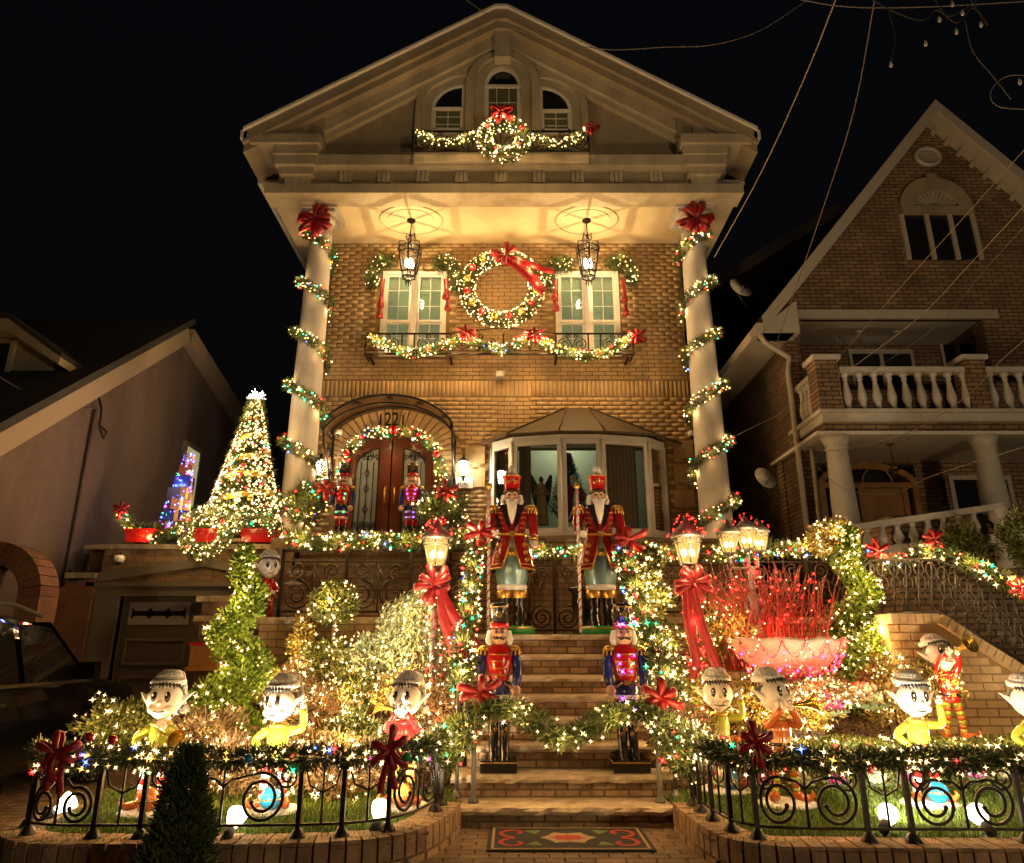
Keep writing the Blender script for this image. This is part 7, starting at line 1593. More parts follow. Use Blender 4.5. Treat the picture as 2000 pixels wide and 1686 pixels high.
# ================================================================== plants
def shrub(lab, c, r, fol='box', n=2600, nb=40, bs=.022, ls=.05, lw=.02, mix={'w': 1}, watts=6, kind='leaves', name='shrub', cat='shrub', trunk=True, inner=.45, lump=.2, zmin=-.9):
    c = Vector(c); root = thing(name, lab, cat, (c.x, c.y, c.z-r[2]))
    p, d = shell_pts(n, tuple(c), r, inner, lump, zmin); V, Fc = (leaves if kind == 'leaves' else needles)(p, d+np.array([0, 0, .3]), ls, lw, .6)
    place('foliage', np_mesh('foliage', V, Fc, M[fol]), root)['kind'] = 'stuff'
    if trunk:
        m = MB(); rnd = random.Random(int(c.x*100)); m.tube([(c.x, c.y, c.z-r[2]-.1), (c.x+.01, c.y, c.z)], [.022, .012], 6)
        for k in range(5): a = k*1.3; m.tube([(c.x, c.y, c.z-r[2]*.6), (c.x+r[0]*.35*cos(a), c.y+r[1]*.35*sin(a), c.z), (c.x+r[0]*.7*cos(a), c.y+r[1]*.7*sin(a), c.z+r[2]*.4)], [.012, .008, .004], 5)
        m.build('stems', M['bark'], root)
    if nb:
        p, d = shell_pts(nb*3, tuple(c), (r[0]*1.08, r[1]*1.08, r[2]*1.06), .92, lump, zmin); k = d[:, 1] < .25; p = p[k][:nb]; string_lights(root, p, bs, mix)
    if watts:
        k = 2 if max(r) > .28 else 1
        for i in range(k): lamp_point('string_glow', (c.x+(i-(k-1)/2)*r[0]*1.1, c.y-r[1]-.12, c.z+(.15 if i % 2 else -.0)*r[2]), watts/k, WARM, .06, root)
    return root
def spiral_topiary(lab, base, h, R, fol='thuja', turns=3.2, nb=60, n=9000, watts=14, bs=.024, fat=.62, skirt=True, ls=.055):
    b = Vector(base); root = thing('spiral_topiary', lab, 'topiary', tuple(b)); m = MB(); m.tube([b-Vector((0, 0, .1)), b+Vector((0, 0, h))], [.035, .01], 8); m.build('trunk', M['bark'], root)
    t = RNG.uniform(0, 1, n)**1.25; a = 2*pi*turns*t; rr = R*(1-t)**.8+.03; ctr = np.stack([b.x+rr*.52*np.cos(a), b.y+rr*.52*np.sin(a), b.z+.1+t*(h-.1)], 1)
    d = _unit(RNG.normal(0, 1, (n, 3))); s = (rr*fat+.02)[:, None]*np.sqrt(RNG.uniform(.25, 1, (n, 1))); p = ctr+d*s*np.array([1, 1, .62]); 
    p = p+d*.03*np.sin(p[:, :1]*40+p[:, 2:]*33)
    V, Fc = leaves(p, d+np.array([0, 0, .35]), ls, ls*.5, .5); place('foliage', np_mesh('foliage', V, Fc, M[fol]), root)['kind'] = 'stuff'
    if nb:
        t = np.linspace(.02, .98, nb); a = 2*pi*turns*t; rr = R*(1-t)**.8+.03; ang = RNG.uniform(pi*1.0, 2*pi, nb); pts = np.stack([b.x+rr*.52*np.cos(a)+(rr*fat+.04)*np.cos(ang)*1.0, b.y+rr*.52*np.sin(a)+(rr*fat+.05)*np.sin(ang), b.z+.1+t*(h-.1)+RNG.normal(0, .06, nb)], 1); string_lights(root, pts, bs, {'w': 1})
        for f in (.15, .45, .75): lamp_point('string_glow', (b.x, b.y-R*(1-f)-.22, b.z+h*f), watts/3, WARM, .06, root)
    return root
x = P(445, 1440, 7.6).x
spiral_topiary('tall bright green spiral arborvitae at the left garden corner', (x, 7.6, ground_z(x, 7.6)-.1), P(470, 1068, 7.6).z-ground_z(x, 7.6)+.1, .35, 'thuja', 2.8, 90, 18000, 17, .024, .86, ls=.05)
x = P(1290, 1400, 7.9).x
spiral_topiary('dark spiral evergreen covered in lights behind the right lamp post', (x, 7.9, ground_z(x, 7.9)), P(1290, 1075, 7.9).z-ground_z(x, 7.9), .30, 'box', 4.2, 150, 9000, 26, .024, .75)
x = P(1690, 1300, 8.2).x; tw = spiral_topiary('leaning spiral evergreen with lights beside the red twigs', (x, 8.2, ground_z(x, 8.2)), P(1640, 1035, 8.2).z-ground_z(x, 8.2), .40, 'thuja', 3.0, 150, 12000, 28, .024, .66)
# left garden
def gp3(px, py, Y): return P(px, py, Y)
sh = lambda *a, **k: shrub(*a, **k)
v = P(655, 1178, 8.2); BT = shrub('clipped ball topiary on a thin stem left of the lamp post', v, (.27, .27, .24), 'box', 3600, 36, .026, .05, .022, watts=7, name='ball_topiary', cat='topiary', inner=.5, lump=.08)
m = MB(); m.tube([(v.x, v.y, v.z-.2), (v.x+.02, v.y, ground_z(v.x, v.y))], .02, 6); m.build('stem', M['bark'], BT)
string_lights(BT, np.array([(v.x+random.uniform(-.05, .05), v.y-.05, v.z-.25-i*.045) for i in range(10)]), .024)
# weeping shrub
v = P(825, 1155, 7.8); zg = ground_z(v.x, 7.8); WS = thing('weeping_shrub', 'weeping conifer hung with lights beside the left lamp post', 'shrub', (v.x, 7.8, zg)); m = MB(); m.tube([(v.x, 7.8, zg-.1), (v.x, 7.8, v.z)], [.04, .015], 6); m.build('trunk', M['bark'], WS)
n = 170; P_, D_ = [], []; LB = []
for k in range(n):
    a = RNG.uniform(0, 2*pi); R1 = RNG.uniform(.05, .36); L = RNG.uniform(.4, .95)
    for j in range(16):
        t = j/15; r = R1*min(1, t*2.2)*(1+.12*t); P_.append((v.x-.08*t+r*cos(a), 7.8+r*sin(a)*.8, v.z+.05-.05*(t < .1)-L*t**1.15)); D_.append((cos(a)*.5, sin(a)*.5, -.9))
        if sin(a) < .1 and RNG.uniform() < .058: LB.append((P_[-1][0], P_[-1][1]-.04, P_[-1][2]))
P_ = np.repeat(np.array(P_), 3, 0)+RNG.normal(0, .015, (len(P_)*3, 3)); V, Fc = leaves(P_, np.repeat(np.array(D_), 3, 0), .05, .016, .5); place('foliage', np_mesh('foliage', V, Fc, M['firgrey']), WS)['kind'] = 'stuff'; string_lights(WS, np.array(LB), .024)
for dz_ in (.2, .65): lamp_point('string_glow', (v.x-.05, 7.35, v.z-dz_), 8, WARM, .06, WS)
# narrow upright shrub and low bushes
SHR = [('slim upright golden shrub against the left retaining wall', (590, 1262, 8.5), (.12, .12, .38), 'gold_leaf', 2600, 14, 4),
 ('russet bush left of the middle of the left bed', (560, 1350, 7.9), (.26, .24, .26), 'brown_leaf', 2600, 26, 6),
 ('dark green mound below the ball topiary', (640, 1290, 8.3), (.34, .26, .2), 'box', 3000, 40, 7),
 ('pale silvery juniper in the middle of the left bed', (740, 1290, 7.9), (.30, .26, .24), 'firgrey', 4200, 34, 7),
 ('russet spreading bush behind the ear-cupping elf', (610, 1400, 7.2), (.36, .26, .28), 'brown_leaf', 3600, 62, 8),
 ('green mound in the middle of the left bed', (690, 1350, 7.5), (.24, .2, .18), 'box', 2400, 34, 6),
 ('small dark green cushion bush behind the horn elf', (695, 1435, 6.8), (.24, .2, .2), 'box', 2400, 42, 6),
 ('russet twiggy bush right behind the red suited elf', (840, 1395, 7.0), (.22, .2, .34), 'brown_leaf', 2800, 36, 6),
 ('golden low bush beside the left lamp post', (775, 1350, 7.3), (.2, .18, .16), 'gold_leaf', 2000, 26, 5),
 ('russet bush along the left fence behind the lime elf', (400, 1440, 6.7), (.42, .24, .24), 'brown_leaf', 3600, 44, 8),
 ('green bush by the driveway corner left of the first elf', (240, 1415, 6.7), (.34, .22, .2), 'box', 2800, 28, 5),
 ('russet low bush between the two lime elves', (440, 1500, 6.35), (.34, .2, .2), 'brown_leaf', 3200, 40, 6),
 ('russet low bush between the lime elf and the red elf', (650, 1500, 6.4), (.38, .2, .22), 'brown_leaf', 3600, 58, 7),
 ('golden bush at the foot of the left lamp post', (620, 1460, 6.6), (.3, .18, .12), 'gold_leaf', 2400, 22, 4)]
for lab, (px, py, Y), r, fol, n, nb, w in SHR: shrub(lab, P(px, py, Y), r, fol, n, int(nb*1.7), .023, .055 if fol != 'brown_leaf' else .06, .02 if fol != 'brown_leaf' else .012, watts=w, lump=.3)
SHR2 = [('golden bush left of the fountain', (1420, 1235, 7.9), (.26, .24, .24), 'gold_leaf', 3400, 26, 5),
 ('dark hedge bush under the landing railing behind the fountain', (1400, 1190, 8.5), (.3, .2, .14), 'box', 2400, 16, 3),
 ('golden round bush at the top of the neighbour stair', (1625, 1050, 8.7), (.27, .24, .20), 'gold_leaf', 3000, 46, 7),
 ('golden bush between the drum elf and the horn elf', (1480, 1380, 7.0), (.28, .2, .22), 'gold_leaf', 3000, 50, 8),
 ('green lit bush below the spiral evergreen right of the fountain', (1690, 1270, 7.9), (.28, .22, .22), 'thuja', 3000, 40, 6),
 ('twiggy lit bush under the fountain bowl', (1610, 1350, 6.95), (.34, .2, .10), 'brown_leaf', 1500, 60, 2),
 ('golden bush beside the brightest elf', (1745, 1355, 7.2), (.26, .22, .28), 'gold_leaf', 3200, 44, 7),
 ('golden bush in front of the boundary wall', (1830, 1330, 7.35), (.2, .16, .2), 'gold_leaf', 2200, 34, 5),
 ('green lit bush at the foot of the right lamp post', (1320, 1370, 7.2), (.26, .2, .34), 'box', 3400, 80, 9),
 ('golden bush hiding the fountain foot behind the orange elf', (1575, 1392, 7.0), (.24, .16, .15), 'gold_leaf', 2600, 30, 4),
 ('lit bush right of the lower steps', (1330, 1440, 6.6), (.24, .2, .22), 'brown_leaf', 2600, 46, 6),
 ('dark round evergreen below the neighbour balustrade', (1880, 1065, 8.6), (.26, .24, .22), 'box', 3000, 0, 0),
 ('dark evergreen at the right edge above the boundary wall', (2010, 1050, 8.2), (.3, .24, .34), 'box', 3000, 0, 0)]
for lab, (px, py, Y), r, fol, n, nb, w in SHR2: shrub(lab, P(px, py, Y), r, fol, n, int(nb*1.7), .023, .055, .02, watts=w, lump=.3)
# clipped hedge on the right lawn
hx0, hx1 = P(1490, 1480, 6.55).x, P(2040, 1480, 6.55).x; hz0 = .25; hz1 = P(1700, 1452, 6.5).z
root = thing('clipped_hedge', 'low clipped boxwood hedge behind the right fence garland', 'hedge', ((hx0+hx1)/2, 6.65, .2)); n = 13000
p = np.stack([RNG.uniform(hx0, hx1, n), RNG.uniform(6.45, 6.9, n), RNG.uniform(hz0, hz1, n)], 1); f = RNG.uniform(0, 1, n); p[f < .45, 2] = hz1-np.abs(RNG.normal(0, .015, (f < .45).sum())); p[(f >= .45) & (f < .85), 1] = 6.45+np.abs(RNG.normal(0, .015, ((f >= .45) & (f < .85)).sum()))
p[:, 2] += .015*np.sin(p[:, 0]*9); V, Fc = leaves(p, np.tile([0, -.5, .8], (n, 1)), .035, .018, .8); place('foliage', np_mesh('foliage', V, Fc, M['box']), root)['kind'] = 'stuff'
string_lights(root, np.stack([RNG.uniform(hx0, hx1, 70), RNG.uniform(6.42, 6.7, 70), hz1+RNG.uniform(-.03, .05, 70)], 1), .022)
for k in range(4): lamp_point('string_glow', (hx0+(hx1-hx0)*(k+.5)/4, 6.35, hz1+.12), 3, WARM, .05, root)
# ornamental cabbages
def cabbage(px, py, Y, r, heart, lab, z=None):
    v = P(px, py, Y); root = thing('ornamental_cabbage', lab, 'cabbage', (v.x, Y, v.z-r*.5), group='ornamental cabbages'); rnd = random.Random(px)
    for ring_, (k, rad, tilt, sz) in enumerate(((9, .85, .35, .62), (8, .6, .75, .55), (6, .35, 1.1, .45))):
        for i in range(k):
            a = 2*pi*i/k+ring_*.4+rnd.uniform(-.15, .15); m = MB(); rows = []; d = Vector((cos(a), sin(a), 0)); sd_ = Vector((-sin(a), cos(a), 0)); up = Vector((0, 0, 1))
            for q in range(5):
                t = q/4; w = r*sz*(.25+.75*sin(pi*min(1, t*.62+.08)))*.75; c_ = v+d*r*(.1+rad*t*cos(tilt*t))+up*r*(-.35+.25*ring_+sin(tilt)*t*.75)
                rows.append([c_+sd_*w*(u/3)+up*r*.10*sin(u*2.6+i)*t+up*r*.06*abs(u)/3 for u in (-3, -2, -1, 0, 1, 2, 3)])
            m.sheet(rows); m.build('leaf', M['kaleg' if ring_ < 1 or heart == 'g' else heart if ring_ == 2 else ('kaleg' if i % 2 else heart)], root)
    n = 260; p, d = shell_pts(n, (v.x, Y-.02, v.z+r*.25), (r*.42, r*.42, r*.3), .5, .2); V, Fc = leaves(p, d, r*.28, r*.2, .5); place('heart', np_mesh('heart', V, Fc, M[heart]), root)['kind'] = 'stuff'
for i, (px, py, Y, r, h, lab) in enumerate(((1622, 1385, 6.95, .17, 'kalep', 'dark ornamental cabbage with pink heart left of the white one'), (1697, 1372, 6.95, .19, 'kalew', 'bright green ornamental cabbage with cream heart behind the hedge'),
    (1415, 1528, 6.3, .11, 'kalew', 'cream hearted cabbage at the left end of the right lawn'), (1495, 1528, 6.3, .12, 'kalep', 'pink hearted cabbage left of the orange suited elf'), (1565, 1530, 6.3, .11, 'kalew', 'cream hearted cabbage right of the orange suited elf'), (1632, 1525, 6.35, .12, 'kalep', 'pink hearted cabbage in the middle of the right lawn'),
    (1710, 1525, 6.35, .12, 'kalew', 'cream hearted cabbage left of the brightest elf'), (1772, 1520, 6.35, .11, 'kalep', 'pink hearted cabbage just behind the brightest elf'), (1905, 1515, 6.35, .11, 'kalep', 'pink hearted cabbage right of the brightest elf'), (1965, 1515, 6.35, .1, 'kalew', 'cream hearted cabbage at the right edge'))): cabbage(px, py, Y, r, h, lab)
# dark dwarf conifer in front of the left wall
v = P(345, 1690, 4.62); DC = thing('dwarf_conifer', 'small dark conifer standing in front of the left garden wall', 'conifer', (v.x, 4.62, 0)); n = 12000; t = RNG.uniform(0, 1, n)**1.3; a = RNG.uniform(0, 2*pi, n); hh = P(350, 1470, 4.62).z; rr = (.215*(1-t)**.7+.02)*np.sqrt(RNG.uniform(.3, 1, n))*(1+.20*np.sin(a*4+t*17)*np.sin(t*31+a*3)+.12*np.sin(a*9+t*40)); p = np.stack([v.x+rr*np.cos(a), 4.62+rr*np.sin(a), .02+t*hh], 1); V, Fc = needles(p, np.stack([np.cos(a), np.sin(a), .9+0*a], 1), .05, .010, .45); place('crown', np_mesh('crown', V, Fc, M['fir']), DC); m = MB(); m.tube([(v.x, 4.62, 0), (v.x, 4.62, hh*.9)], [.03, .006], 6); m.build('trunk', M['bark'], DC)
# ================================================================== iron fences on the garden walls
def fence(side, lab, s_posts, zb=.21, zt_=.66, inset=.11, step=None):
    path = GW[side]; L = poly_len(path); q = resample(path, 400); nn = []
    for i in range(400):
        d = q[min(i+1, 399)]-q[max(i-1, 0)]; nr = np.array([-d[1], d[0], 0])/np.linalg.norm(d)*(1 if side == 'l' else -1)
        nn.append(q[i]-nr*inset)
    nn = np.array(nn)
    def S(s, z): i = min(max(s/L*399, 0), 399); k = int(i); f = i-k; p = nn[k]*(1-f)+nn[min(k+1, 399)]*f; return Vector((p[0], p[1], z))
    T = thing('iron_fence', lab, 'fence', tuple(S(0, zb)))
    def line(s0, s1, z, r): m = MB(); m.tube([S(s0+(s1-s0)*i/40, z) for i in range(41)], r, 5); return m
    line(s_posts[0], s_posts[-1], zt_, .014).build('top_rail', M['iron'], T); line(s_posts[0], s_posts[-1], zb+.075, .010).build('bottom_rail', M['iron'], T)
    for s in s_posts:
        m = MB(); b = S(s, zb-.005); m.bar(b, S(s, zt_+.02), .03); m.lathe([(.055, 0), (.055, .012), (.03, .05), (.018, .06)], 8, tuple(b)); m.build('post', M['iron'], T)
    for a, b in zip(s_posts[:-1], s_posts[1:]):
        w = b-a; z0, z1 = zb+.075, zt_; c = (a+b)/2
        if w < .42:
            m = MB(); m.tube([S(c, z0), S(c, z1)], .008, 5); m.tube([S(a+w*.06, z1), S(a+w*.2, z0+(z1-z0)*.62), S(c, z0+(z1-z0)*.5)], .007, 5); m.tube([S(b-w*.06, z1), S(b-w*.2, z0+(z1-z0)*.62), S(c, z0+(z1-z0)*.5)], .007, 5); m.build('picket', M['iron'], T)
        else:
            m = MB(); m.tube([S(c, z0), S(c, z1)], .009, 5); m.build('picket', M['iron'], T)
            for sg in (-1, 1):
                R1 = min(w*.20, (z1-z0)*.42); cx = c+sg*w*.25; cz = z0+R1
                m = MB(); m.tube([S(cx+sg*u, cz+v_) for u, v_ in scroll2(0, 0, R1, R1*.42, pi*.62, -1.75, 44)], .011, 6); m.ball(S(*[cx+sg*scroll2(0, 0, R1, R1*.42, pi*.62, -1.75, 44)[-1][0], cz+scroll2(0, 0, R1, R1*.42, pi*.62, -1.75, 44)[-1][1]]), .016, 8, 6)
                m.tube([S(cx+sg*R1*cos(pi*.62), cz+R1*sin(pi*.62)), S(c+sg*.05, z0+(z1-z0)*.72), S(c, z0+(z1-z0)*.60)], .009, 5)
                R2 = min(w*.10, (z1-z0)*.2); m.tube([S(c+sg*(w*.5-R2*1.25)+sg*u, z1-R2*1.15+v_) for u, v_ in scroll2(0, 0, R2, R2*.3, pi, 1.5, 24)], .008, 5); m.build('scroll', M['iron'], T)
    return T, S, L
FL, SL_, LL = fence('l', 'black iron scroll fence on the left garden wall', [.12, .32, 1.05, 1.42, 1.72, 2.75, 3.05, 3.62, 3.95])
FR, SR_, LR = fence('r', 'black iron scroll fence on the right garden wall', [.12, .34, .62, .95, 1.25, 2.0, 2.28, 3.0, 3.3, 4.05, 4.35, 5.1])
pth = [SL_(.12+(3.95-.12)*i/60, .685+.012*sin(i*.9)) for i in range(61)]
g = garland(pth, .085, 430, 40, .021, {'w': 10, 'r': .8, 'g': .7, 'a': .9, 'b': .5, 'm': .3}, label='thick garland with coloured bulbs along the left fence', watts=5.5, step=.42, needle=.065, lightoff=-.32, lightup=.12)
bow(g, P(118, 1468, 5.05), .14, 2, .75, seed=3); bow(g, P(762, 1462, 5.0), .125, 2, .9, seed=4)
for px, py, Y, mt in ((485, 1482, 4.95, 'blueball'), (175, 1440, 5.0, 'redball'), (220, 1445, 5.0, 'redball'), (795, 1478, 4.95, 'green')): v = P(px, py, Y); m = MB(); m.ball(v, .03, 10, 8); m.build('ornament', M[mt], g)
pth = [SR_(.12+(5.1-.12)*i/60, .685+.012*sin(i*.8)) for i in range(61)]
g = garland(pth, .085, 430, 34, .021, {'w': 10, 'r': .9, 'g': .5, 'a': .8, 'b': .2}, label='thick garland with coloured bulbs along the right fence', watts=5.5, step=.42, needle=.065, lightoff=-.32, lightup=.12)
bow(g, P(1475, 1450, 4.85), .12, 1, .5, seed=8)
# ================================================================== landing railings
def land_rail(lab, x0, x1, Y, zb, zt_, n, mt='iron'):
    T = thing('landing_railing', lab, 'railing', ((x0+x1)/2, Y, zb)); m = MB(); m.bar((x0, Y, zt_), (x1, Y, zt_), .04, .03); m.build('top_rail', M[mt], T); m = MB(); m.bar((x0, Y, zt_-.14), (x1, Y, zt_-.14), .018); m.build('mid_rail', M[mt], T); m = MB(); m.bar((x0, Y, zb+.07), (x1, Y, zb+.07), .022); m.build('bottom_rail', M[mt], T); w = (x1-x0)/n
    for k in range(n+1): m = MB(); m.bar((x0+w*k, Y, zb), (x0+w*k, Y, zt_+.02), .04); m.build('post', M[mt], T)
    for k in range(n):
        c = x0+w*(k+.5); h = zt_-.14-zb-.07; R1 = min(w*.24, h*.32); m = MB(); m.tube([(c, Y, zb+.07), (c, Y, zt_-.14)], .011, 5); m.build('picket', M[mt], T)
        for s in (-1, 1):
            m = MB(); m.tube([(c+s*(w*.25)+s*u, Y, zb+.075+R1+v_) for u, v_ in scroll2(0, 0, R1, R1*.15, pi/2, 2.1, 40)], .013, 5)
            R2 = R1*.55; m.tube([(c+s*w*.27+s*u, Y, zt_-.145-R2+v_) for u, v_ in scroll2(0, 0, R2, R2*.2, -pi/2, -1.6, 26)], .011, 5); m.tube([(c+s*w*.27, Y, zt_-.145-2*R2), (c+s*w*.12, Y, zb+.07+h*.55), (c+s*.01, Y, zb+.07+h*.85)], .010, 5); m.build('scroll', M[mt], T)
    return T
zr0, zr1 = 1.735, P(700, 1076, YW+.1).z
land_rail('black iron scroll railing on the landing wall left of the steps', P(548, 1150, YW+.1).x, -.46, YW+.1, zr0, zr1, 3)
land_rail('black iron scroll railing on the landing wall right of the steps', 1.38, P(1700, 1150, YW+.1).x, YW+.1, zr0, zr1, 4)
land_rail('black iron gate railing between the two tall nutcrackers', -.1, 1.25, 9.75, ZL, P(1080, 1085, 9.75).z, 2)
ga_ = dict(bulbs=56, bsize=.026, watts=8.5, step=.5, needle=.09)
garland([P(x, y, YW+.05) for x, y in ((560, 1048), (620, 1060), (700, 1055), (780, 1056), (830, 1060))], .10, 380, label='garland with lights along the left landing railing', **ga_)
g = garland([P(x, y, YW+.05) for x, y in ((860, 1062), (905, 1050), (940, 1045), (965, 1060))], .10, 380, label='garland with red bow behind the left tall nutcracker', **ga_); bow(g, P(938, 1040, YW-.1), .19, 1, .4, seed=1)
garland([P(x, y, 9.7) for x, y in ((1020, 1085), (1060, 1075), (1100, 1080), (1140, 1074), (1165, 1080))], .07, 340, label='slim garland between the two tall nutcrackers', **ga_)
g = garland([P(x, y, YW+.05) for x, y in ((1200, 1058), (1240, 1070), (1300, 1082), (1330, 1080))], .09, 380, label='garland with red bow behind the right tall nutcracker', **ga_); bow(g, P(1228, 1055, YW-.1), .2, 1, .35, seed=2)
garland([P(x, y, YW+.05) for x, y in ((1375, 1082), (1450, 1080), (1520, 1070), (1600, 1075), (1660, 1085))], .09, 380, label='garland along the right landing railing behind the fountain', **ga_)
g = garland(smooth_path([P(1680, 1085, 8.5), P(1745, 1100, 8.3), P(1800, 1078, 8.1), P(1850, 1085, 7.9), P(1920, 1115, 7.7), P(2010, 1160, 7.5)], 8), .085, 340, label='garland descending along the boundary wall railing at right', **ga_); bow(g, P(1712, 1078, 8.3), .13, 1, .3, seed=5); bow(g, P(1820, 1055, 8.0), .12, 1, .3, seed=6); bow(g, P(1990, 1150, 7.5), .12, 1, .3, seed=7)
# boundary railing
BR = thing('boundary_railing', 'ornate grey iron railing above the sloping boundary wall', 'railing', tuple(P(1760, 1195, 8.0)))
q0 = [P(1700, 1200, 8.3), P(1830, 1195, 7.9), P(2030, 1310, 7.75)]; q1 = [P(1700, 1095, 8.3), P(1830, 1092, 7.9), P(2030, 1180, 7.75)]
for q in (q0, q1): m = MB(); m.tube(q, .018, 6); m.build('rail', M['irongrey'], BR)
for i in range(15):
    t = i/14; a = resample(q0, 15)[i]; b = resample(q1, 15)[i]; m = MB(); m.tube([a, b], .012, 5); m.build('picket', M['irongrey'], BR)
    if i < 14:
        a2 = resample(q0, 15)[i+1]; c_ = (np.array(a)+a2)/2; m = MB()
        for f in (.25, .55, .82): z = c_[2]+(b[2]-a[2])*f; m.tube([(c_[0]+.055*cos(k*pi/5), c_[1], z+.08*sin(k*pi/5)) for k in range(10)], .008, 4, True)
        m.build('ring', M['irongrey'], BR)
# stair rails with garland running down either side of the steps
for s, x, lab, ptop in ((-1, -.46, 'left', 935), (1, 1.36, 'right', 1240)):
    T = thing('stair_rail', f'iron stair rail {lab} of the front steps', 'railing', (x, 6.5, .2)); m = MB(); a, b = Vector((x, 8.7, 2.45)), Vector((x, 6.45, 1.02)); m.tube([a, b], .02, 6); m.build('handrail', M['irongrey'], T)
    for t in (0, .33, .66, 1): q = a.lerp(b, t); m = MB(); m.tube([(q.x, q.y, max(q.z-.95, .2)), q], .016, 6); m.lathe([(.05, 0), (.04, .02), (.018, .06)], 8, (q.x, q.y, max(q.z-.95, .2))); m.build('post', M['irongrey'], T)
    g = garland([a.lerp(b, i/20)+Vector((0.02*s*sin(i), 0, .03)) for i in range(21)], .115, 420, 70, .024, FULL, label=f'thick garland running down the {lab} stair rail', watts=6, step=.5, orn=[(.2, 'redball', .05), (.5, 'redball', .05), (.8, 'redball', .05)], lightoff=.1)
    q = P(938 if s < 0 else 1288, 1352 if s < 0 else 1362, 6.35); bow(g, q, .17, 2, .55, seed=11+s)
# small posts on the first step and the swag across
for px, lab in ((924, 'left'), (1290, 'right')):
    v = PZ(px, 1568, .165); T = thing('step_post', f'short grey iron post at the {lab} of the first step', 'post', (v.x, v.y, .166)); m = MB(); m.lathe([(.045, 0), (.045, .015), (.025, .04), (.02, .06), (.02, .48)], 10, (v.x, v.y, .166)); m.build('shaft', M['irongrey'], T)
pts = [(855, 1452), (890, 1425), (930, 1398), (975, 1385), (1010, 1388), (1050, 1412), (1085, 1440), (1110, 1445), (1150, 1418), (1200, 1398), (1235, 1385), (1275, 1400), (1310, 1425), (1345, 1450)]
garland(smooth_path([P(x, y, 6.25) for x, y in pts], 6), .10, 480, 24, .022, {'w': 1}, label='fir garland swagged across the bottom of the steps', watts=7, step=.45, needle=.08, lightoff=.08)
garland(smooth_path([P(x, y, 6.0) for x, y in ((860, 1500), (880, 1470), (905, 1440), (925, 1410))], 6), .10, 420, 40, .022, FULL, label='short garland joining the left fence to the stair rail', watts=5)
garland(smooth_path([P(x, y, 6.0) for x, y in ((1290, 1420), (1310, 1460), (1335, 1490), (1365, 1500))], 6), .10, 420, 40, .022, FULL, label='short garland joining the right fence to the stair rail', watts=5)
# urn behind the right tall nutcracker, horse ornament
v = P(1140, 1225, 9.4); U = thing('black_urn', 'black iron urn on the landing behind the right tall nutcracker', 'urn', (v.x, 9.4, ZL)); m = MB(); m.lathe([(.14, 0), (.14, .04), (.06, .1), (.05, .16), (.12, .22), (.15, .42), (.14, .52), (.20, .58), (.19, .60), (.1, .56)], 16, (v.x, 9.4, ZL)); m.build('vase', M['blackgloss'], U)
# ================================================================== terrace: big tree, small tower, planters
v = P(470, 1052, 11.5); zt0 = P(475, 782, 11.5).z; hT = zt0-v.z
CT = thing('christmas_tree', 'tall lit Christmas tree with gold ribbon and star on the terrace', 'christmas tree', (v.x, 11.5, v.z)); m = MB(); m.tube([(v.x, 11.5, v.z-.05), (v.x, 11.5, zt0)], [.06, .01], 8); m.build('trunk', M['bark'], CT)
RB = .62; lean = .0
def treer(t): return RB*(1-t)**1.0*.92+.05
n = 26000; t = RNG.uniform(0, 1, n)**1.35; a = RNG.uniform(0, 2*pi, n); rr = treer(t)*np.sqrt(RNG.uniform(.25, 1, n))*(1+.10*np.sin(t*70)); p = np.stack([v.x+rr*np.cos(a), 11.5+rr*np.sin(a), v.z+t*hT], 1); V, Fc = needles(p, np.stack([np.cos(a), np.sin(a), .15+0*a], 1), .10, .014, .4); place('crown', np_mesh('crown', V, Fc, M['fir']), CT)
nb = 1250; t = RNG.uniform(0, 1, nb)**1.4; a = RNG.uniform(pi*.95, 2.05*pi, nb); rr = treer(t)*1.06+.03; string_lights(CT, np.stack([v.x+rr*np.cos(a), 11.5+rr*np.sin(a), v.z+t*hT], 1), .024, {'w': 30, 'r': .8, 'g': .4})
m = MB(); pts = []; wv = []
for i in range(160): t = .16+.74*i/159; a = 2*pi*5.2*i/159; r = treer(t)*1.02+.03*sin(i*.9); pts.append((v.x+r*cos(a), 11.5+r*sin(a), v.z+t*hT+.03*sin(i*.5))); wv.append(Vector((0, 0, .048)))
ribbon_sheet(m, pts, wv, .004, 3); m.build('gold_ribbon', M['goldribbon'], CT)
rnd = random.Random(3)
for i in range(34): t = rnd.uniform(.03, .85); a = rnd.uniform(pi*1.02, 1.98*pi); r = treer(t)*1.04; m = MB(); m.ball((v.x+r*cos(a), 11.5+r*sin(a), v.z+t*hT), rnd.uniform(.035, .06), 10, 8); m.build('ornament', M[rnd.choice(['redball', 'redball', 'goldball', 'silver'])], CT)
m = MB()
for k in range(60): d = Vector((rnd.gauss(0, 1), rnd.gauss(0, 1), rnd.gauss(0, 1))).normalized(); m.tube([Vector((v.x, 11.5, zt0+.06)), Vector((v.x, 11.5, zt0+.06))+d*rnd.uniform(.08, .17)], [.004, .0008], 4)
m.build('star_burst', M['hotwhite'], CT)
for f, w in ((.15, 16), (.4, 14), (.65, 9), (.9, 5)): lamp_point('string_glow', (v.x, 11.5-treer(f)-.2, v.z+hT*f), w, WARM, .08, CT)
lamp_point('string_glow', (v.x-.75, 11.3, v.z+.5), 5, WARM, .08, CT)
wreath(402, 1040, 10.55, .40, .22, 'lit wreath hanging on the garage parapet', 150, .024, (0, .0), .02, [(.5, 'redball', .04), (2.5, 'redball', .04), (4., 'redball', .04)], 0, 14, nl=5)
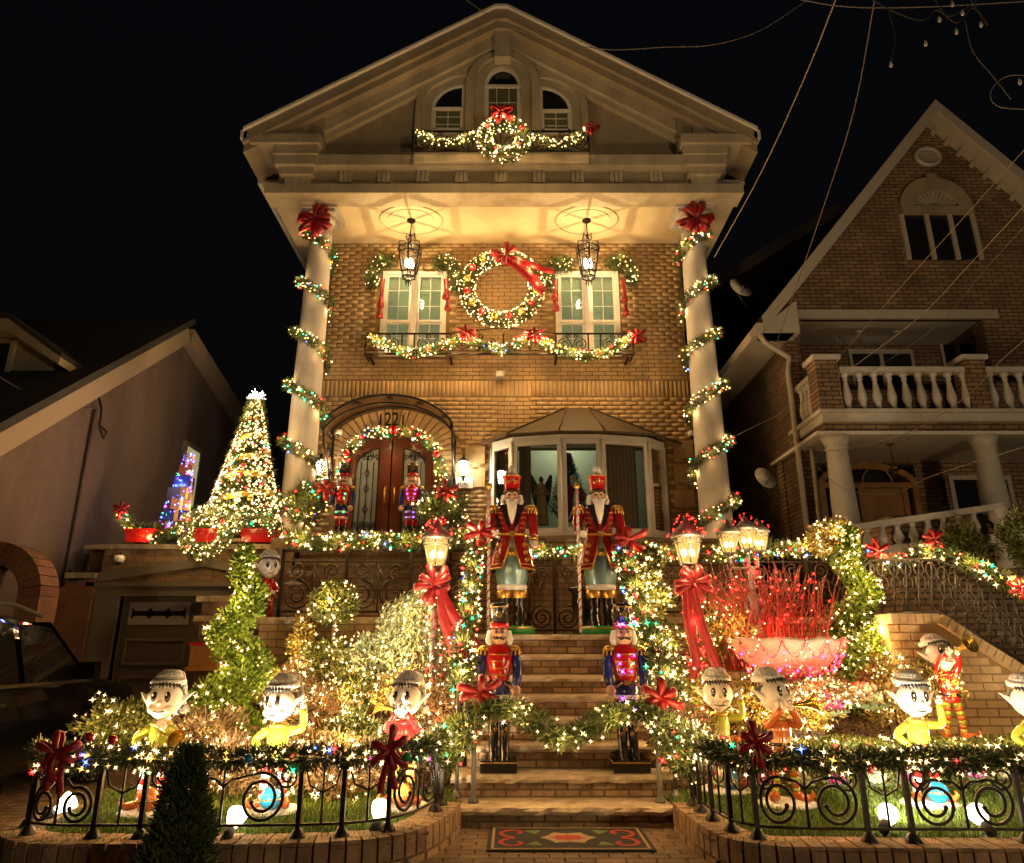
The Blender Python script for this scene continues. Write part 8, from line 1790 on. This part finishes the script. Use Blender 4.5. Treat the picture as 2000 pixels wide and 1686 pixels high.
gp1 = garland(smooth_path([P(x, y, 10.6) for x, y in ((440, 1040), (480, 1010), (515, 1005), (545, 1040))], 6), .13, 330, 60, .024, {'w': 12, 'r': 1, 'g': 1}, label='lit garland mound at the foot of the terrace tree', watts=6)
gp2 = garland(smooth_path([P(x, y, 10.9) for x, y in ((232, 1000), (255, 1025), (280, 1045), (310, 1050), (345, 1035), (370, 1010))], 6), .075, 330, 26, .026, FULL, label='multicoloured garland at the left end of the terrace', watts=3.5); bow(gp2, P(240, 995, 10.8), .13, 1, .3, seed=21)
# red planter boxes
for x0, x1, lab in ((372, 425, 'red planter box left of the terrace tree'), (470, 540, 'red planter box right of the terrace tree'), (245, 300, 'red planter at the left end of the terrace')):
    a, b = P(x0, 1048, 10.85), P(x1, 1048, 10.85); h = .18; T = thing('planter_box', lab, 'planter', ((a.x+b.x)/2, 10.9, a.z-h/2), group='red planters on the terrace'); m = MB(); m.prism([(a.x+.03, a.z-h*.5), (b.x-.03, a.z-h*.5), (b.x, a.z+h*.5), (a.x, a.z+h*.5)], 10.82, 11.05); m.bx(a.x-.015, b.x+.015, 10.80, 11.07, a.z+h*.5, a.z+h*.5+.03); m.build('box', M['redgloss'], T)
    n = 500; p = np.stack([RNG.uniform(a.x, b.x, n), RNG.uniform(10.84, 11.03, n), RNG.uniform(a.z+h*.5, a.z+h*.5+.06, n)], 1); V, Fc = needles(p, np.tile([0, -.2, 1.], (n, 1)), .09, .014, .5); place('greenery', np_mesh('greenery', V, Fc, M['fir']), T)['kind'] = 'stuff'
# gift tower
v = P(335, 1045, 11.3); zt0 = P(348, 888, 11.3).z
GT = thing('gift_tower', 'stack of wrapped gifts twinkling with blue lights on the terrace', 'gift tower', (v.x, 11.3, v.z)); n = 7
hh = (zt0-v.z)/n
for k in range(n):
    w = .40*(1-k/n*.72); m = MB(); m.box((v.x+.02*sin(k*2)+k*.018, 11.3, v.z+hh*(k+.5)), (w, w, hh*.96), Matrix.Rotation(k*.4, 3, 'Z')); o = m.build('gift', M[('wood', 'bluepaint', 'wood', 'bark', 'bluepaint', 'wood', 'wood')[k]], GT)
    m = MB(); m.box((v.x+.02*sin(k*2)+k*.018, 11.3, v.z+hh*(k+.5)), (w*.16, w*1.02, hh*.99), Matrix.Rotation(k*.4, 3, 'Z')); m.build('gift_ribbon', M['goldribbon'], o)
nb = 90; t = RNG.uniform(0, 1, nb); a = RNG.uniform(pi, 2*pi, nb); w = .40*(1-t*.72)*.62; string_lights(GT, np.stack([v.x+t*n*.018+w*np.cos(a), 11.3+w*np.sin(a), v.z+t*(zt0-v.z)], 1), .032, {'b': 6, 'p': 3, 'm': 1, 'g': .5}); lamp_point('string_glow', (v.x, 10.9, v.z+.8), 4, (.3, .35, 1), .08, GT)
# topiary by the door and planters on the porch
v = P(862, 995, 12.2); DTp = shrub('lit tree with red bow in front of the wall right of the door', v, (.40, .3, .36), 'fir', 4200, 50, .03, .1, .016, watts=8, kind='needles', name='porch_tree', cat='tree', lump=.25); bow(DTp, P(872, 960, 11.85), .2, 1, .3, seed=31)
v = P(598, 985, 11.6); DT2 = shrub('lit fir bush with red bow beside the left column on the porch', v, (.30, .25, .34), 'fir', 3200, 40, .03, .1, .016, mix=FULL, watts=6, kind='needles', name='porch_tree', cat='tree', lump=.25); bow(DT2, P(638, 955, 11.5), .2, 1, .3, seed=32)
# lantern mailbox by the garage
v = P(405, 1278, 8.6); MBX = thing('mailbox', 'wooden mailbox with red edge beside the spiral arborvitae', 'mailbox', (v.x, 8.6, 0)); m = MB(); m.bx(v.x-.16, v.x+.16, 8.5, 8.8, v.z-.14, v.z+.1); m.build('box', M['oak'], MBX); m = MB(); m.bx(v.x-.18, v.x+.18, 8.48, 8.82, v.z+.1, v.z+.13); m.build('lid', M['redgloss'], MBX); m = MB(); m.bx(v.x-.05, v.x+.05, 8.6, 8.7, 0, v.z-.14); m.build('post', M['bark'], MBX); m = MB(); m.bx(v.x-.19, v.x+.19, 8.47, 8.83, v.z-.18, v.z-.14); m.build('shelf', M['oak'], MBX)
v = P(415, 1195, 9.0); PL = thing('stone_pier', 'pinkish brick pier with stone cap beside the garage door', 'pier', (v.x, 9.1, 0)); m = MB(); m.bx(v.x-.14, v.x+.3, 9.0, 9.3, 0, v.z+.12); m.build('shaft', M['brickdark'], PL)
for dz_ in (-.12, .12): m = MB(); m.bx(v.x-.2, v.x+.36, 8.94, 9.36, v.z+dz_, v.z+dz_+.07); m.build('cap', M['limestone'], PL)
